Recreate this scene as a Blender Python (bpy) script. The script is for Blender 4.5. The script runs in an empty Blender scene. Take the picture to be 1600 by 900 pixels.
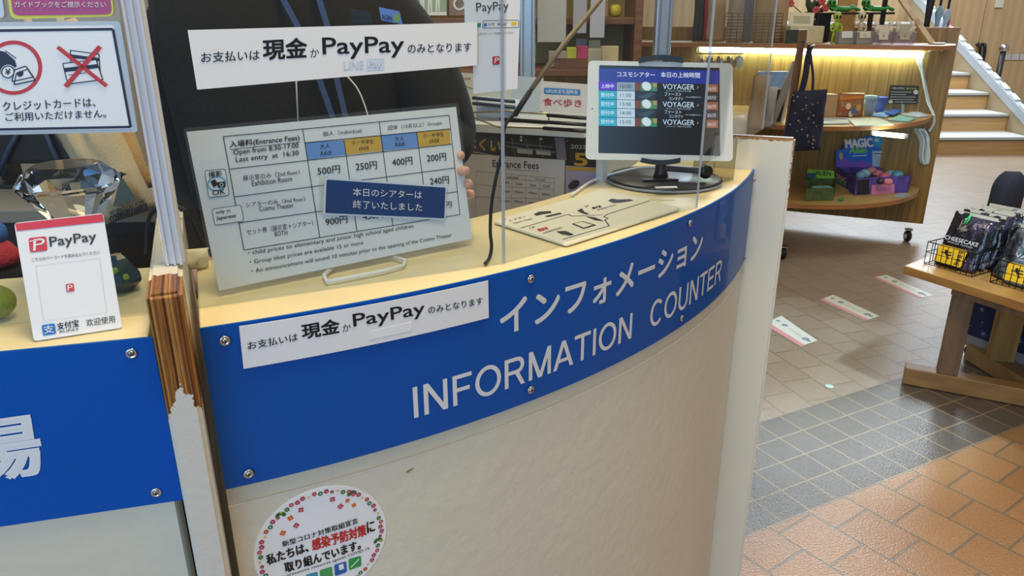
import bpy, bmesh, math, random
from math import sin, cos, pi, radians, hypot, sqrt, atan2
from mathutils import Vector, Matrix, noise
random.seed(7)
scn = bpy.context.scene
COL = scn.collection

# ------------------------------------------------------------------ camera
H = 1.37
FPX = 1160.0
PITCH = radians(20.2)
ROLL = radians(-0.25)
cam_data = bpy.data.cameras.new('camera')
cam_data.sensor_width = 36.0
cam_data.lens = 36.0 * FPX / 1600.0
cam_data.clip_start = 0.02
cam_data.clip_end = 60
cam = bpy.data.objects.new('camera', cam_data)
cam.location = (0, 0, H)
cam.rotation_euler = (Matrix.Rotation(radians(90) - PITCH, 4, 'X') @ Matrix.Rotation(ROLL, 4, 'Z')).to_euler()
COL.objects.link(cam)
scn.camera = cam

# ------------------------------------------------------------------ light
scn.view_settings.view_transform = 'Standard'
scn.view_settings.look = 'None'
scn.view_settings.exposure = 0.0
scn.view_settings.gamma = 1.0
scn.view_settings.use_curve_mapping = False
scn.cycles.use_denoising = True
scn.cycles.max_bounces = 8
scn.cycles.transparent_max_bounces = 24
scn.cycles.caustics_refractive = False
scn.cycles.caustics_reflective = False
world = bpy.data.worlds.new('world')
world.use_nodes = True
scn.world = world
bg = world.node_tree.nodes['Background']
bg.inputs[0].default_value = (0.84, 0.92, 1.0, 1)
bg.inputs[1].default_value = 0.29

def area(name, loc, target, sx, sy, power, color):
    d = bpy.data.lights.new(name, 'AREA')
    d.shape = 'RECTANGLE'
    d.size = sx; d.size_y = sy
    d.energy = power; d.color = color
    o = bpy.data.objects.new(name, d)
    o.location = loc
    v = Vector(target) - Vector(loc)
    o.rotation_euler = v.to_track_quat('-Z', 'Y').to_euler()
    COL.objects.link(o)
    return o
area('entrance_daylight', (-1.4, -3.4, 2.2), (0.0, 1.0, 0.9), 4.0, 2.4, 120, (0.42, 0.69, 1.0))
area('counter_ceiling_lamp', (0.05, 0.55, 2.75), (0.1, 1.0, 1.0), 0.6, 0.6, 29, (1.0, 0.78, 0.43))
area('hall_ceiling_lamp', (1.8, 1.2, 3.3), (1.3, 1.6, 0.3), 1.2, 1.2, 17, (1.0, 0.68, 0.32))
area('shop_ceiling_lamp', (2.6, 3.4, 3.4), (2.2, 4.2, 0.0), 2.0, 1.4, 20, (1.0, 0.96, 0.88))
area('stair_ceiling_lamp', (4.6, 7.4, 3.6), (4.8, 9.4, 0.9), 2.4, 1.6, 95, (1.0, 0.94, 0.84))
area('back_room_lamp', (-0.5, 2.4, 2.9), (-0.4, 2.2, 0.8), 1.4, 1.0, 22, (1.0, 0.86, 0.66))
area('floor_sheen_fill', (4.2, 10.6, 4.0), (2.6, 4.0, 1.0), 4.2, 3.2, 720, (0.74, 0.87, 1.0))  # unseen area light added for the bluish floor sheen; no window built here

def spot(name, loc, target, deg, blend, power, color, r):
    d = bpy.data.lights.new(name, 'SPOT'); d.spot_size = radians(deg); d.spot_blend = blend; d.energy = power; d.color = color; d.shadow_soft_size = r
    o = bpy.data.objects.new(name, d); o.location = loc
    o.rotation_euler = (Vector(target) - Vector(loc)).to_track_quat('-Z', 'Y').to_euler(); COL.objects.link(o)
spot('floor_patch_fill', (2.0, 1.0, 3.8), (1.10, 2.72, 0.0), 24, 0.55, 560, (0.52, 0.78, 1.0), 0.12)  # added spot that lays a cool bright patch on the tiles, no skylight above

# ------------------------------------------------------------------ view helpers
def ray(x, y):
    X = (x - 800) / FPX; Y = (450 - y) / FPX
    c, s = cos(ROLL), sin(ROLL)
    X, Y = c * X - s * Y, s * X + c * Y
    return Vector((X, cos(PITCH) + Y * sin(PITCH), -sin(PITCH) + Y * cos(PITCH)))
CAMP = Vector((0, 0, H))
def at_z(x, y, z):
    d = ray(x, y); return CAMP + d * ((z - H) / d.z)
def at_y(x, y, Y):
    d = ray(x, y); return CAMP + d * (Y / d.y)
def on_plane(x, y, P, N):
    d = ray(x, y); return CAMP + d * ((Vector(P) - CAMP).dot(N) / d.dot(N))

# ------------------------------------------------------------------ materials
MATS = {}
def lin(h):
    h = h.lstrip('#')
    out = []
    for i in (0, 2, 4):
        c = int(h[i:i+2], 16) / 255
        out.append(c / 12.92 if c <= 0.04045 else ((c + 0.055) / 1.055) ** 2.4)
    return (*out, 1)
def mat(name, hexc='#ffffff', rough=0.5, metal=0.0, spec=0.5, emit=0.0, var=0.0, vscale=20, bump=0.0, bscale=60, coat=0.0, sheen=0.0):
    if name in MATS: return MATS[name]
    m = bpy.data.materials.new(name); m.use_nodes = True
    nt = m.node_tree; p = nt.nodes['Principled BSDF']
    c = lin(hexc)
    p.inputs['Base Color'].default_value = c
    p.inputs['Roughness'].default_value = rough
    p.inputs['Metallic'].default_value = metal
    p.inputs['Specular IOR Level'].default_value = spec
    p.inputs['Coat Weight'].default_value = coat
    if emit:
        p.inputs['Emission Color'].default_value = c
        p.inputs['Emission Strength'].default_value = emit
    if var or bump:
        tc = nt.nodes.new('ShaderNodeTexCoord')
    if var:
        n = nt.nodes.new('ShaderNodeTexNoise'); n.inputs['Scale'].default_value = vscale; n.inputs['Detail'].default_value = 4
        r = nt.nodes.new('ShaderNodeMapRange')
        r.inputs['From Min'].default_value = 0.3; r.inputs['From Max'].default_value = 0.7
        r.inputs['To Min'].default_value = 1 - var; r.inputs['To Max'].default_value = 1 + var
        mx = nt.nodes.new('ShaderNodeVectorMath'); mx.operation = 'SCALE'
        mx.inputs[0].default_value = c[:3]
        nt.links.new(tc.outputs['Object'], n.inputs['Vector'])
        nt.links.new(n.outputs['Fac'], r.inputs['Value'])
        nt.links.new(r.outputs['Result'], mx.inputs['Scale'])
        nt.links.new(mx.outputs['Vector'], p.inputs['Base Color'])
    if bump:
        n2 = nt.nodes.new('ShaderNodeTexNoise'); n2.inputs['Scale'].default_value = bscale; n2.inputs['Detail'].default_value = 3
        b = nt.nodes.new('ShaderNodeBump'); b.inputs['Strength'].default_value = bump; b.inputs['Distance'].default_value = 0.01
        nt.links.new(tc.outputs['Object'], n2.inputs['Vector'])
        nt.links.new(n2.outputs['Fac'], b.inputs['Height'])
        nt.links.new(b.outputs['Normal'], p.inputs['Normal'])
    MATS[name] = m
    return m

def wood(name, h1, h2, scale=(30, 30, 2.0), rough=0.4, rot=0.0):
    """grain stretched along local z unless scale says otherwise"""
    if name in MATS: return MATS[name]
    m = bpy.data.materials.new(name); m.use_nodes = True
    nt = m.node_tree; p = nt.nodes['Principled BSDF']
    tc = nt.nodes.new('ShaderNodeTexCoord'); mp = nt.nodes.new('ShaderNodeMapping')
    mp.inputs['Scale'].default_value = scale; mp.inputs['Rotation'].default_value = (0, 0, rot)
    n = nt.nodes.new('ShaderNodeTexNoise'); n.inputs['Scale'].default_value = 1.0; n.inputs['Detail'].default_value = 5; n.inputs['Distortion'].default_value = 0.6
    cr = nt.nodes.new('ShaderNodeValToRGB')
    cr.color_ramp.elements[0].position = 0.33; cr.color_ramp.elements[0].color = lin(h1)
    cr.color_ramp.elements[1].position = 0.66; cr.color_ramp.elements[1].color = lin(h2)
    L = nt.links.new
    L(tc.outputs['Object'], mp.inputs['Vector']); L(mp.outputs['Vector'], n.inputs['Vector'])
    L(n.outputs['Fac'], cr.inputs['Fac']); L(cr.outputs['Color'], p.inputs['Base Color'])
    p.inputs['Roughness'].default_value = rough
    MATS[name] = m
    return m

def clear(name, tint='#f4f8fa', refl=0.10, alpha=0.0, body='#ffffff', rough=0.02):
    """thin clear sheet: passes light straight through, mirrors a little more at grazing angles"""
    if name in MATS: return MATS[name]
    m = bpy.data.materials.new(name); m.use_nodes = True
    nt = m.node_tree; nt.nodes.clear()
    out = nt.nodes.new('ShaderNodeOutputMaterial')
    t = nt.nodes.new('ShaderNodeBsdfTransparent'); t.inputs['Color'].default_value = lin(tint)
    g = nt.nodes.new('ShaderNodeBsdfGlossy'); g.inputs['Roughness'].default_value = rough
    lw = nt.nodes.new('ShaderNodeLayerWeight'); lw.inputs['Blend'].default_value = 0.5
    fr = nt.nodes.new('ShaderNodeMath'); fr.operation = 'POWER'; fr.inputs[1].default_value = 4.0
    nt.links.new(lw.outputs['Facing'], fr.inputs[0])
    mu = nt.nodes.new('ShaderNodeMath'); mu.operation = 'MULTIPLY_ADD'; mu.inputs[1].default_value = refl * 4; mu.inputs[2].default_value = refl * 0.22
    mx = nt.nodes.new('ShaderNodeMixShader')
    L = nt.links.new
    L(fr.outputs[0], mu.inputs[0]); L(mu.outputs[0], mx.inputs[0]); L(t.outputs[0], mx.inputs[1]); L(g.outputs[0], mx.inputs[2])
    last = mx
    if alpha:
        d = nt.nodes.new('ShaderNodeBsdfDiffuse'); d.inputs['Color'].default_value = lin(body)
        m2 = nt.nodes.new('ShaderNodeMixShader'); m2.inputs[0].default_value = alpha
        L(mx.outputs[0], m2.inputs[1]); L(d.outputs[0], m2.inputs[2]); last = m2
    L(last.outputs[0], out.inputs['Surface'])
    MATS[name] = m
    return m

# ------------------------------------------------------------------ mesh builder
class MB:
    def __init__(self):
        self.v = []; self.f = []; self.fm = []; self.sm = []; self.mats = []
    def mi(self, m):
        if m not in self.mats: self.mats.append(m)
        return self.mats.index(m)
    def add(self, verts, faces, m, smooth=False):
        b = len(self.v); i = self.mi(m)
        self.v += [Vector(q) for q in verts]
        for f in faces:
            self.f.append([b + k for k in f]); self.fm.append(i); self.sm.append(smooth)
        return self
    def box(self, c, s, m, X=None, Y=None, Z=None, bev=0.0):
        X = Vector(X or (1, 0, 0)); Y = Vector(Y or (0, 1, 0)); Z = Vector(Z or (0, 0, 1)); c = Vector(c)
        a, b, d = s[0] / 2, s[1] / 2, s[2] / 2
        if bev > 0:
            bm = bmesh.new(); bmesh.ops.create_cube(bm, size=1)
            for w in bm.verts: w.co = Vector((w.co.x * s[0], w.co.y * s[1], w.co.z * s[2]))
            bmesh.ops.bevel(bm, geom=bm.edges[:], offset=min(bev, min(s) * 0.45), segments=2, affect='EDGES', profile=0.6)
            bm.verts.ensure_lookup_table()
            vs = [c + X * w.co.x + Y * w.co.y + Z * w.co.z for w in bm.verts]
            fs = [[w.index for w in f.verts] for f in bm.faces]
            bm.free()
            return self.add(vs, fs, m)
        vs = [c + X * (a * i) + Y * (b * j) + Z * (d * k) for k in (-1, 1) for j in (-1, 1) for i in (-1, 1)]
        return self.add(vs, [(0, 2, 3, 1), (4, 5, 7, 6), (0, 1, 5, 4), (2, 6, 7, 3), (0, 4, 6, 2), (1, 3, 7, 5)], m)
    def bar(self, a, b, w, h, m, up=(0, 0, 1), bev=0.0):
        a = Vector(a); b = Vector(b); Z = (b - a).normalized(); X = Vector(up).cross(Z)
        if X.length < 1e-4: X = Vector((1, 0, 0)).cross(Z)
        X.normalize(); Y = Z.cross(X)
        return self.box((a + b) / 2, (w, h, (b - a).length), m, X, Y, Z, bev)
    def tube(self, pts, r, m, seg=10, close=False, smooth=True):
        pts = [Vector(p) for p in pts]; n = len(pts)
        rr = r if isinstance(r, (list, tuple)) else [r] * n
        vs = []; fs = []; prev = None
        for i, p in enumerate(pts):
            if close: t = pts[(i + 1) % n] - pts[i - 1]
            else: t = pts[min(i + 1, n - 1)] - pts[max(i - 1, 0)]
            t.normalize()
            if prev is None:
                x = t.cross(Vector((0, 0, 1)))
                if x.length < 1e-3: x = t.cross(Vector((1, 0, 0)))
            else:
                x = prev - t * prev.dot(t)
            x.normalize(); prev = x; y = t.cross(x)
            for k in range(seg):
                a = 2 * pi * k / seg
                vs.append(p + (x * cos(a) + y * sin(a)) * rr[i])
        rg = n if close else n - 1
        for i in range(rg):
            for k in range(seg):
                j = (i + 1) % n
                fs.append((i * seg + k, i * seg + (k + 1) % seg, j * seg + (k + 1) % seg, j * seg + k))
        if not close:
            fs.append(tuple(range(seg - 1, -1, -1))); fs.append(tuple((n - 1) * seg + k for k in range(seg)))
        return self.add(vs, fs, m, smooth)
    def lathe(self, prof, c, m, seg=24, axis=(0, 0, 1), smooth=True, cap=True):
        Z = Vector(axis).normalized(); X = Z.cross(Vector((0, 1, 0)))
        if X.length < 1e-3: X = Z.cross(Vector((1, 0, 0)))
        X.normalize(); Y = Z.cross(X); c = Vector(c)
        vs = []; fs = []
        for (r, z) in prof:
            for k in range(seg):
                a = 2 * pi * k / seg
                vs.append(c + X * (r * cos(a)) + Y * (r * sin(a)) + Z * z)
        for i in range(len(prof) - 1):
            for k in range(seg):
                fs.append((i * seg + k, i * seg + (k + 1) % seg, (i + 1) * seg + (k + 1) % seg, (i + 1) * seg + k))
        if cap:
            fs.append(tuple(range(seg - 1, -1, -1))); fs.append(tuple((len(prof) - 1) * seg + k for k in range(seg)))
        return self.add(vs, fs, m, smooth)
    def ball(self, c, r, m, seg=14, sq=(1, 1, 1), X=None, Y=None, Z=None):
        X = Vector(X or (1, 0, 0)); Y = Vector(Y or (0, 1, 0)); Z = Vector(Z or (0, 0, 1)); c = Vector(c)
        n = seg // 2 + 1; vs = []; fs = []
        for i in range(n + 1):
            th = pi * i / n
            for k in range(seg):
                a = 2 * pi * k / seg
                vs.append(c + X * (r * sq[0] * sin(th) * cos(a)) + Y * (r * sq[1] * sin(th) * sin(a)) + Z * (r * sq[2] * cos(th)))
        for i in range(n):
            for k in range(seg):
                fs.append((i * seg + k, (i + 1) * seg + k, (i + 1) * seg + (k + 1) % seg, i * seg + (k + 1) % seg))
        return self.add(vs, fs, m, True)
    def prism(self, pts, vec, m):
        """closed polygon pts (world) extruded by vec"""
        n = len(pts); pts = [Vector(p) for p in pts]; vec = Vector(vec)
        vs = pts + [p + vec for p in pts]
        fs = [tuple(range(n - 1, -1, -1)), tuple(range(n, 2 * n))] + [(i, (i + 1) % n, n + (i + 1) % n, n + i) for i in range(n)]
        return self.add(vs, fs, m)
    def pillow(self, c, w, h, t, m, X, Z, nu=14, nv=16, crumple=0.0, seed=0, top=0.0, taper=0.0, flat=2.0, bottom=None, round_top=False):
        """soft pouch: width along X, height along Z (c = centre of its base), swelling along the normal"""
        X = Vector(X).normalized(); Z = Vector(Z).normalized(); N = X.cross(Z).normalized(); c = Vector(c)
        vs = []; fs = []
        for side in (1, -1):
            for j in range(nv + 1):
                for i in range(nu + 1):
                    u = -1 + 2 * i / nu; v = j / nv
                    vv = v
                    th = (1 - abs(u) ** flat) ** 0.6 * (1 - abs(2 * vv - 1) ** (flat + 1)) ** 0.6
                    if bottom is not None and v < 0.5: th = (1 - abs(u) ** flat) ** 0.6 * (bottom + (1 - bottom) * min(1, v * 2.5))
                    if top and v > 1 - top: th = 0.03
                    ww = w * (1 - taper * v)
                    if round_top and v > 0.7: ww *= sqrt(max(0.04, 1 - ((v - 0.7) / 0.3) ** 2 * 0.8))
                    q = c + X * (u * ww / 2) + Z * (v * h) + N * (side * (t / 2 * th + 0.0006))
                    if crumple and 0 < j < nv:
                        nz = noise.noise_vector(Vector((u * 2.4 + seed * 7, v * 3.2, side * 1.7 + seed))) * crumple
                        q += N * nz.x * (0.3 + th) + X * nz.y * 0.4
                    vs.append(q)
        row = nu + 1; off = row * (nv + 1)
        for s in (0, 1):
            for j in range(nv):
                for i in range(nu):
                    a = s * off + j * row + i
                    f = (a, a + 1, a + row + 1, a + row)
                    fs.append(f if s == 0 else f[::-1])
        rim = [i for i in range(row)] + [j * row + nu for j in range(1, nv + 1)] + [nv * row + i for i in range(nu - 1, -1, -1)] + [j * row for j in range(nv - 1, 0, -1)]
        for k in range(len(rim)):
            a, b = rim[k], rim[(k + 1) % len(rim)]
            fs.append((b, a, off + a, off + b))
        return self.add(vs, fs, m, True)
    def build(self, name, parent=None, loc=None, bev=0.0):
        if loc is None:
            if parent is not None: loc = Vector((0, 0, 0))
            else:
                lo = Vector((min(q.x for q in self.v), min(q.y for q in self.v), min(q.z for q in self.v)))
                hi = Vector((max(q.x for q in self.v), max(q.y for q in self.v), 0))
                loc = Vector(((lo.x + hi.x) / 2, (lo.y + hi.y) / 2, lo.z))
        loc = Vector(loc)
        base = Vector((0, 0, 0)); p = parent
        while p is not None:
            base = base + p.location; p = p.parent
        me = bpy.data.meshes.new(name)
        me.from_pydata([tuple(q - base - loc) for q in self.v], [], self.f)
        for m in self.mats: me.materials.append(m)
        me.polygons.foreach_set('material_index', self.fm)
        me.polygons.foreach_set('use_smooth', self.sm)
        me.update()
        o = bpy.data.objects.new(name, me)
        o.location = loc
        COL.objects.link(o)
        if parent is not None: o.parent = parent
        if bev:
            md = o.modifiers.new('bevel', 'BEVEL'); md.width = bev; md.segments = 2; md.limit_method = 'ANGLE'
        return o

def thing(name, label, cat, loc=(0, 0, 0), group=None):
    o = bpy.data.objects.new(name, None); o.empty_display_size = 0.05
    o.location = loc
    COL.objects.link(o)
    return tag(o, label, cat, group)
def tag(o, label, cat, group=None, kind=None):
    o['label'] = label; o['category'] = cat
    if group: o['group'] = group
    if kind: o['kind'] = kind
    return o
def struct(o):
    o['kind'] = 'structure'; return o

# ------------------------------------------------------------------ lettering
_tc = {}
def glyphs(s, bold=0.0):
    k = (s, bold)
    if k in _tc: return _tc[k]
    cu = bpy.data.curves.new('t', 'FONT'); cu.body = s; cu.resolution_u = 3; cu.dimensions = '2D'; cu.fill_mode = 'BOTH'
    cu.offset = bold
    o = bpy.data.objects.new('t', cu)
    me = bpy.data.meshes.new_from_object(o)
    vs = [(q.co.x, q.co.y) for q in me.vertices]; fs = [tuple(p.vertices) for p in me.polygons]
    bpy.data.objects.remove(o); bpy.data.meshes.remove(me); bpy.data.curves.remove(cu)
    if vs:
        x0 = min(q[0] for q in vs); x1 = max(q[0] for q in vs); y0 = min(q[1] for q in vs); y1 = max(q[1] for q in vs)
        vs = [((q[0] - x0) / max(1e-6, x1 - x0), (q[1] - y0) / max(1e-6, y1 - y0)) for q in vs]
    _tc[k] = (vs, fs)
    return _tc[k]

class Sheet:
    """a flat or curved printed surface; marks are given as seen in the photograph and land on the surface"""
    def __init__(self, to_uv, to_w):
        self.uv = to_uv; self.w = to_w
    def face(self, mb, pts, m, n=0.0):
        mb.add([self.w(u, v, n) for u, v in pts], [tuple(range(len(pts)))], m)
    def poly(self, mb, px, m, n=0.0):
        self.face(mb, [self.uv(*p) for p in px], m, n)
    def slab(self, mb, px, m, th, n=0.0, sub=1, rim=None):
        """sheet with thickness, front at n, back at n-th; px = 4 corners TL TR BR BL"""
        a, b, c, d = [Vector(self.uv(*p)) for p in px]
        self.slab_uv(mb, a, b, c, d, m, th, n, sub, rim)
    def slab_uv(self, mb, a, b, c, d, m, th, n=0.0, sub=1, rim=None):
        a, b, c, d = Vector(a), Vector(b), Vector(c), Vector(d)
        F = []; B = []
        for i in range(sub + 1):
            t = i / sub
            top = a.lerp(b, t); bot = d.lerp(c, t)
            F += [self.w(top.x, top.y, n), self.w(bot.x, bot.y, n)]
            B += [self.w(top.x, top.y, n - th), self.w(bot.x, bot.y, n - th)]
        k = len(F); fr = []; ed = []
        for i in range(sub):
            j = 2 * i
            fr.append((j, j + 1, j + 3, j + 2)); fr.append((k + j, k + j + 2, k + j + 3, k + j + 1))
            ed.append((j, j + 2, k + j + 2, k + j)); ed.append((j + 1, k + j + 1, k + j + 3, j + 3))
        ed.append((0, k, k + 1, 1)); ed.append((k - 2, k - 1, 2 * k - 1, 2 * k - 2))
        mb.add(F + B, fr, m); mb.add(F + B, ed, rim or m)
    def rslab(self, mb, px, m, th, n=0.0, r=0.003, rim=None):
        """sheet with rounded corners"""
        q = [Vector(self.uv(*p)) for p in px]
        pts = self.rounded(q, r)
        k = len(pts)
        vs = [self.w(u, v, n) for u, v in pts] + [self.w(u, v, n - th) for u, v in pts]
        mb.add(vs, [tuple(range(k)), tuple(range(2 * k - 1, k - 1, -1))], m)
        mb.add(vs, [(i, (i + 1) % k, k + (i + 1) % k, k + i) for i in range(k)], rim or m)
    def rounded(self, q, r, seg=5):
        pts = []
        n = len(q)
        for i in range(n):
            p = q[i]; a = (q[i - 1] - p).normalized() * r; b = (q[(i + 1) % n] - p).normalized() * r
            for k in range(seg + 1):
                t = k / seg
                w = p + a * (1 - t) ** 2 + b * t ** 2
                pts.append((w.x, w.y))
        return pts
    def rrect(self, mb, px, m, n, r=0.003):
        self.face(mb, self.rounded([Vector(self.uv(*p)) for p in px], r), m, n)
    def rring(self, mb, px, m, n, r, w):
        q = [Vector(self.uv(*p)) for p in px]; c = sum(q, Vector((0, 0))) / 4
        o = self.rounded(q, r)
        q2 = []
        for i in range(4):
            a = (q[i - 1] - q[i]).normalized(); b = (q[(i + 1) % 4] - q[i]).normalized()
            q2.append(q[i] + (a + b) * w)
        inn = self.rounded(q2, max(r - w, 0.0003))
        k = len(o)
        mb.add([self.w(u, v, n) for u, v in o + inn], [(i, (i + 1) % k, k + (i + 1) % k, k + i) for i in range(k)], m)
    def line(self, mb, a, b, w, m, n):
        self.line_uv(mb, self.uv(*a), self.uv(*b), w, m, n)
    def line_uv(self, mb, a, b, w, m, n):
        a = Vector(a); b = Vector(b); d = b - a
        if d.length < 1e-7: return
        d.normalize()
        s = Vector((-d.y, d.x)) * (w / 2)
        self.face(mb, [a - s, b - s, b + s, a + s], m, n)
    def pline(self, mb, pts, w, m, n):
        for a, b in zip(pts[:-1], pts[1:]): self.line(mb, a, b, w, m, n)
    def text(self, mb, s, p0, p1, p2, m, n, bold=0.0):
        a = Vector(self.uv(*p0)); b = Vector(self.uv(*p1)); c = Vector(self.uv(*p2))
        self.text_uv(mb, s, a, b, c, m, n, bold)
    def text_uv(self, mb, s, a, b, c, m, n, bold=0.0):
        a, b, c = Vector(a), Vector(b), Vector(c)
        vs, fs = glyphs(s)
        ex = b - a; ey = c - a
        k = bold * ey.length * 0.95
        offs = [(0, 0)] if bold < 0.003 else [(-k, -k), (k, -k), (k, k), (-k, k)]
        for i_, (dx, dy) in enumerate(offs):
            out = []
            for x, y in vs:
                q = a + ex * x + ey * y
                out.append(self.w(q.x + dx, q.y + dy, n + i_ * 0.00009))
            mb.add(out, fs, m)
    def ell(self, mb, c, rx, ry, m, n, seg=32):
        """ellipse about c through the seen points rx and ry"""
        c = Vector(self.uv(*c)); a = Vector(self.uv(*rx)) - c; b = Vector(self.uv(*ry)) - c
        self.face(mb, [c + a * cos(2 * pi * k / seg) + b * sin(2 * pi * k / seg) for k in range(seg)], m, n)
    def ring(self, mb, c, rx, ry, w, m, n, seg=40):
        c = Vector(self.uv(*c)); a = Vector(self.uv(*rx)) - c; b = Vector(self.uv(*ry)) - c
        self.ring_uv(mb, c, a, b, w, m, n, seg)
    def ring_uv(self, mb, c, a, b, w, m, n, seg=40):
        k = 1 - w / a.length
        vs = []
        for s in (1, k):
            vs += [c + (a * cos(2 * pi * i / seg) + b * sin(2 * pi * i / seg)) * s for i in range(seg)]
        mb.add([self.w(q.x, q.y, n) for q in vs], [(i, (i + 1) % seg, seg + (i + 1) % seg, seg + i) for i in range(seg)], m)
    def disc_uv(self, mb, c, r, m, n, seg=20):
        self.face(mb, [(c[0] + r * cos(2 * pi * k / seg), c[1] + r * sin(2 * pi * k / seg)) for k in range(seg)], m, n)

def flat_sheet(P, N, up=(0, 0, 1)):
    """plane through P with normal N (towards the viewer)"""
    P = Vector(P); N = Vector(N).normalized()
    X = Vector(up).cross(N).normalized(); Y = N.cross(X)
    def uv(x, y):
        q = on_plane(x, y, P, N) - P
        return (q.dot(X), q.dot(Y))
    def w(u, v, n=0.0): return P + X * u + Y * v + N * n
    s = Sheet(uv, w); s.P, s.N, s.X, s.Y = P, N, X, Y
    return s
def frame_sheet(P, X, Y):
    """plane given by origin and two axes"""
    P = Vector(P); X = Vector(X).normalized(); Y = Vector(Y).normalized(); N = X.cross(Y).normalized()
    def uv(x, y):
        q = on_plane(x, y, P, N) - P
        return (q.dot(X), q.dot(Y))
    def w(u, v, n=0.0): return P + X * u + Y * v + N * n
    s = Sheet(uv, w); s.P, s.N, s.X, s.Y = P, N, X, Y
    return s
def arc_sheet(C, R):
    def uv(x, y):
        d = ray(x, y); ox, oy = -C[0], -C[1]
        a = d.x ** 2 + d.y ** 2; b = 2 * (ox * d.x + oy * d.y); c = ox * ox + oy * oy - R * R
        t = (-b - sqrt(max(0, b * b - 4 * a * c))) / (2 * a)
        q = CAMP + d * t
        return (atan2(q.y - C[1], q.x - C[0]) * R, q.z)
    def w(u, v, n=0.0):
        return Vector((C[0] + (R + n) * cos(u / R), C[1] + (R + n) * sin(u / R), v))
    return Sheet(uv, w)

# common materials
WHITE = mat('white_paper', '#e9e9ea', 0.55)
PAPER = mat('laminated_paper', '#f0f0f1', 0.3)
BLACK = mat('black_ink', '#101014', 0.5)
NAVY = mat('navy_ink', '#1a2140', 0.5)
RED = mat('red_ink', '#c8323a', 0.5)
BLUE = mat('sign_blue', '#0054b0', 0.42, spec=0.2, var=0.03, vscale=6)
CREAM = mat('cream_paint', '#d9d4c2', 0.45, var=0.04, vscale=5, bump=0.12, bscale=45)
TOPCREAM = mat('counter_top_paint', '#e9d9ac', 0.32, var=0.07, vscale=9, bump=0.10, bscale=30)
METAL = mat('steel', '#b9b9b6', 0.28, metal=1.0)
CHROME = mat('bright_chrome', '#d8d8d8', 0.12, metal=1.0)
DARK = mat('black_plastic', '#15161a', 0.35)
RUBBER = mat('black_rubber', '#111113', 0.6)
WPLAST = mat('white_plastic', '#e8e8e6', 0.35)
ALU = mat('aluminium', '#b6bcc4', 0.35, metal=0.85)
ACRYL = clear('clear_acrylic', refl=0.10)
ACEDGE = clear('acrylic_edge', tint='#d8dfe6', refl=0.2, alpha=0.5, body='#d6dbe4', rough=0.2)
FROST = clear('frosted_acrylic', tint='#e8ebf2', refl=0.15, alpha=0.8, body='#dcdfe8', rough=0.3)
FILM = clear('clear_film', refl=0.03, tint='#fefefd')
LAMI = clear('laminate_film', tint='#fbfcfd', refl=0.08, alpha=0.03, body='#dfe3ea')

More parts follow.
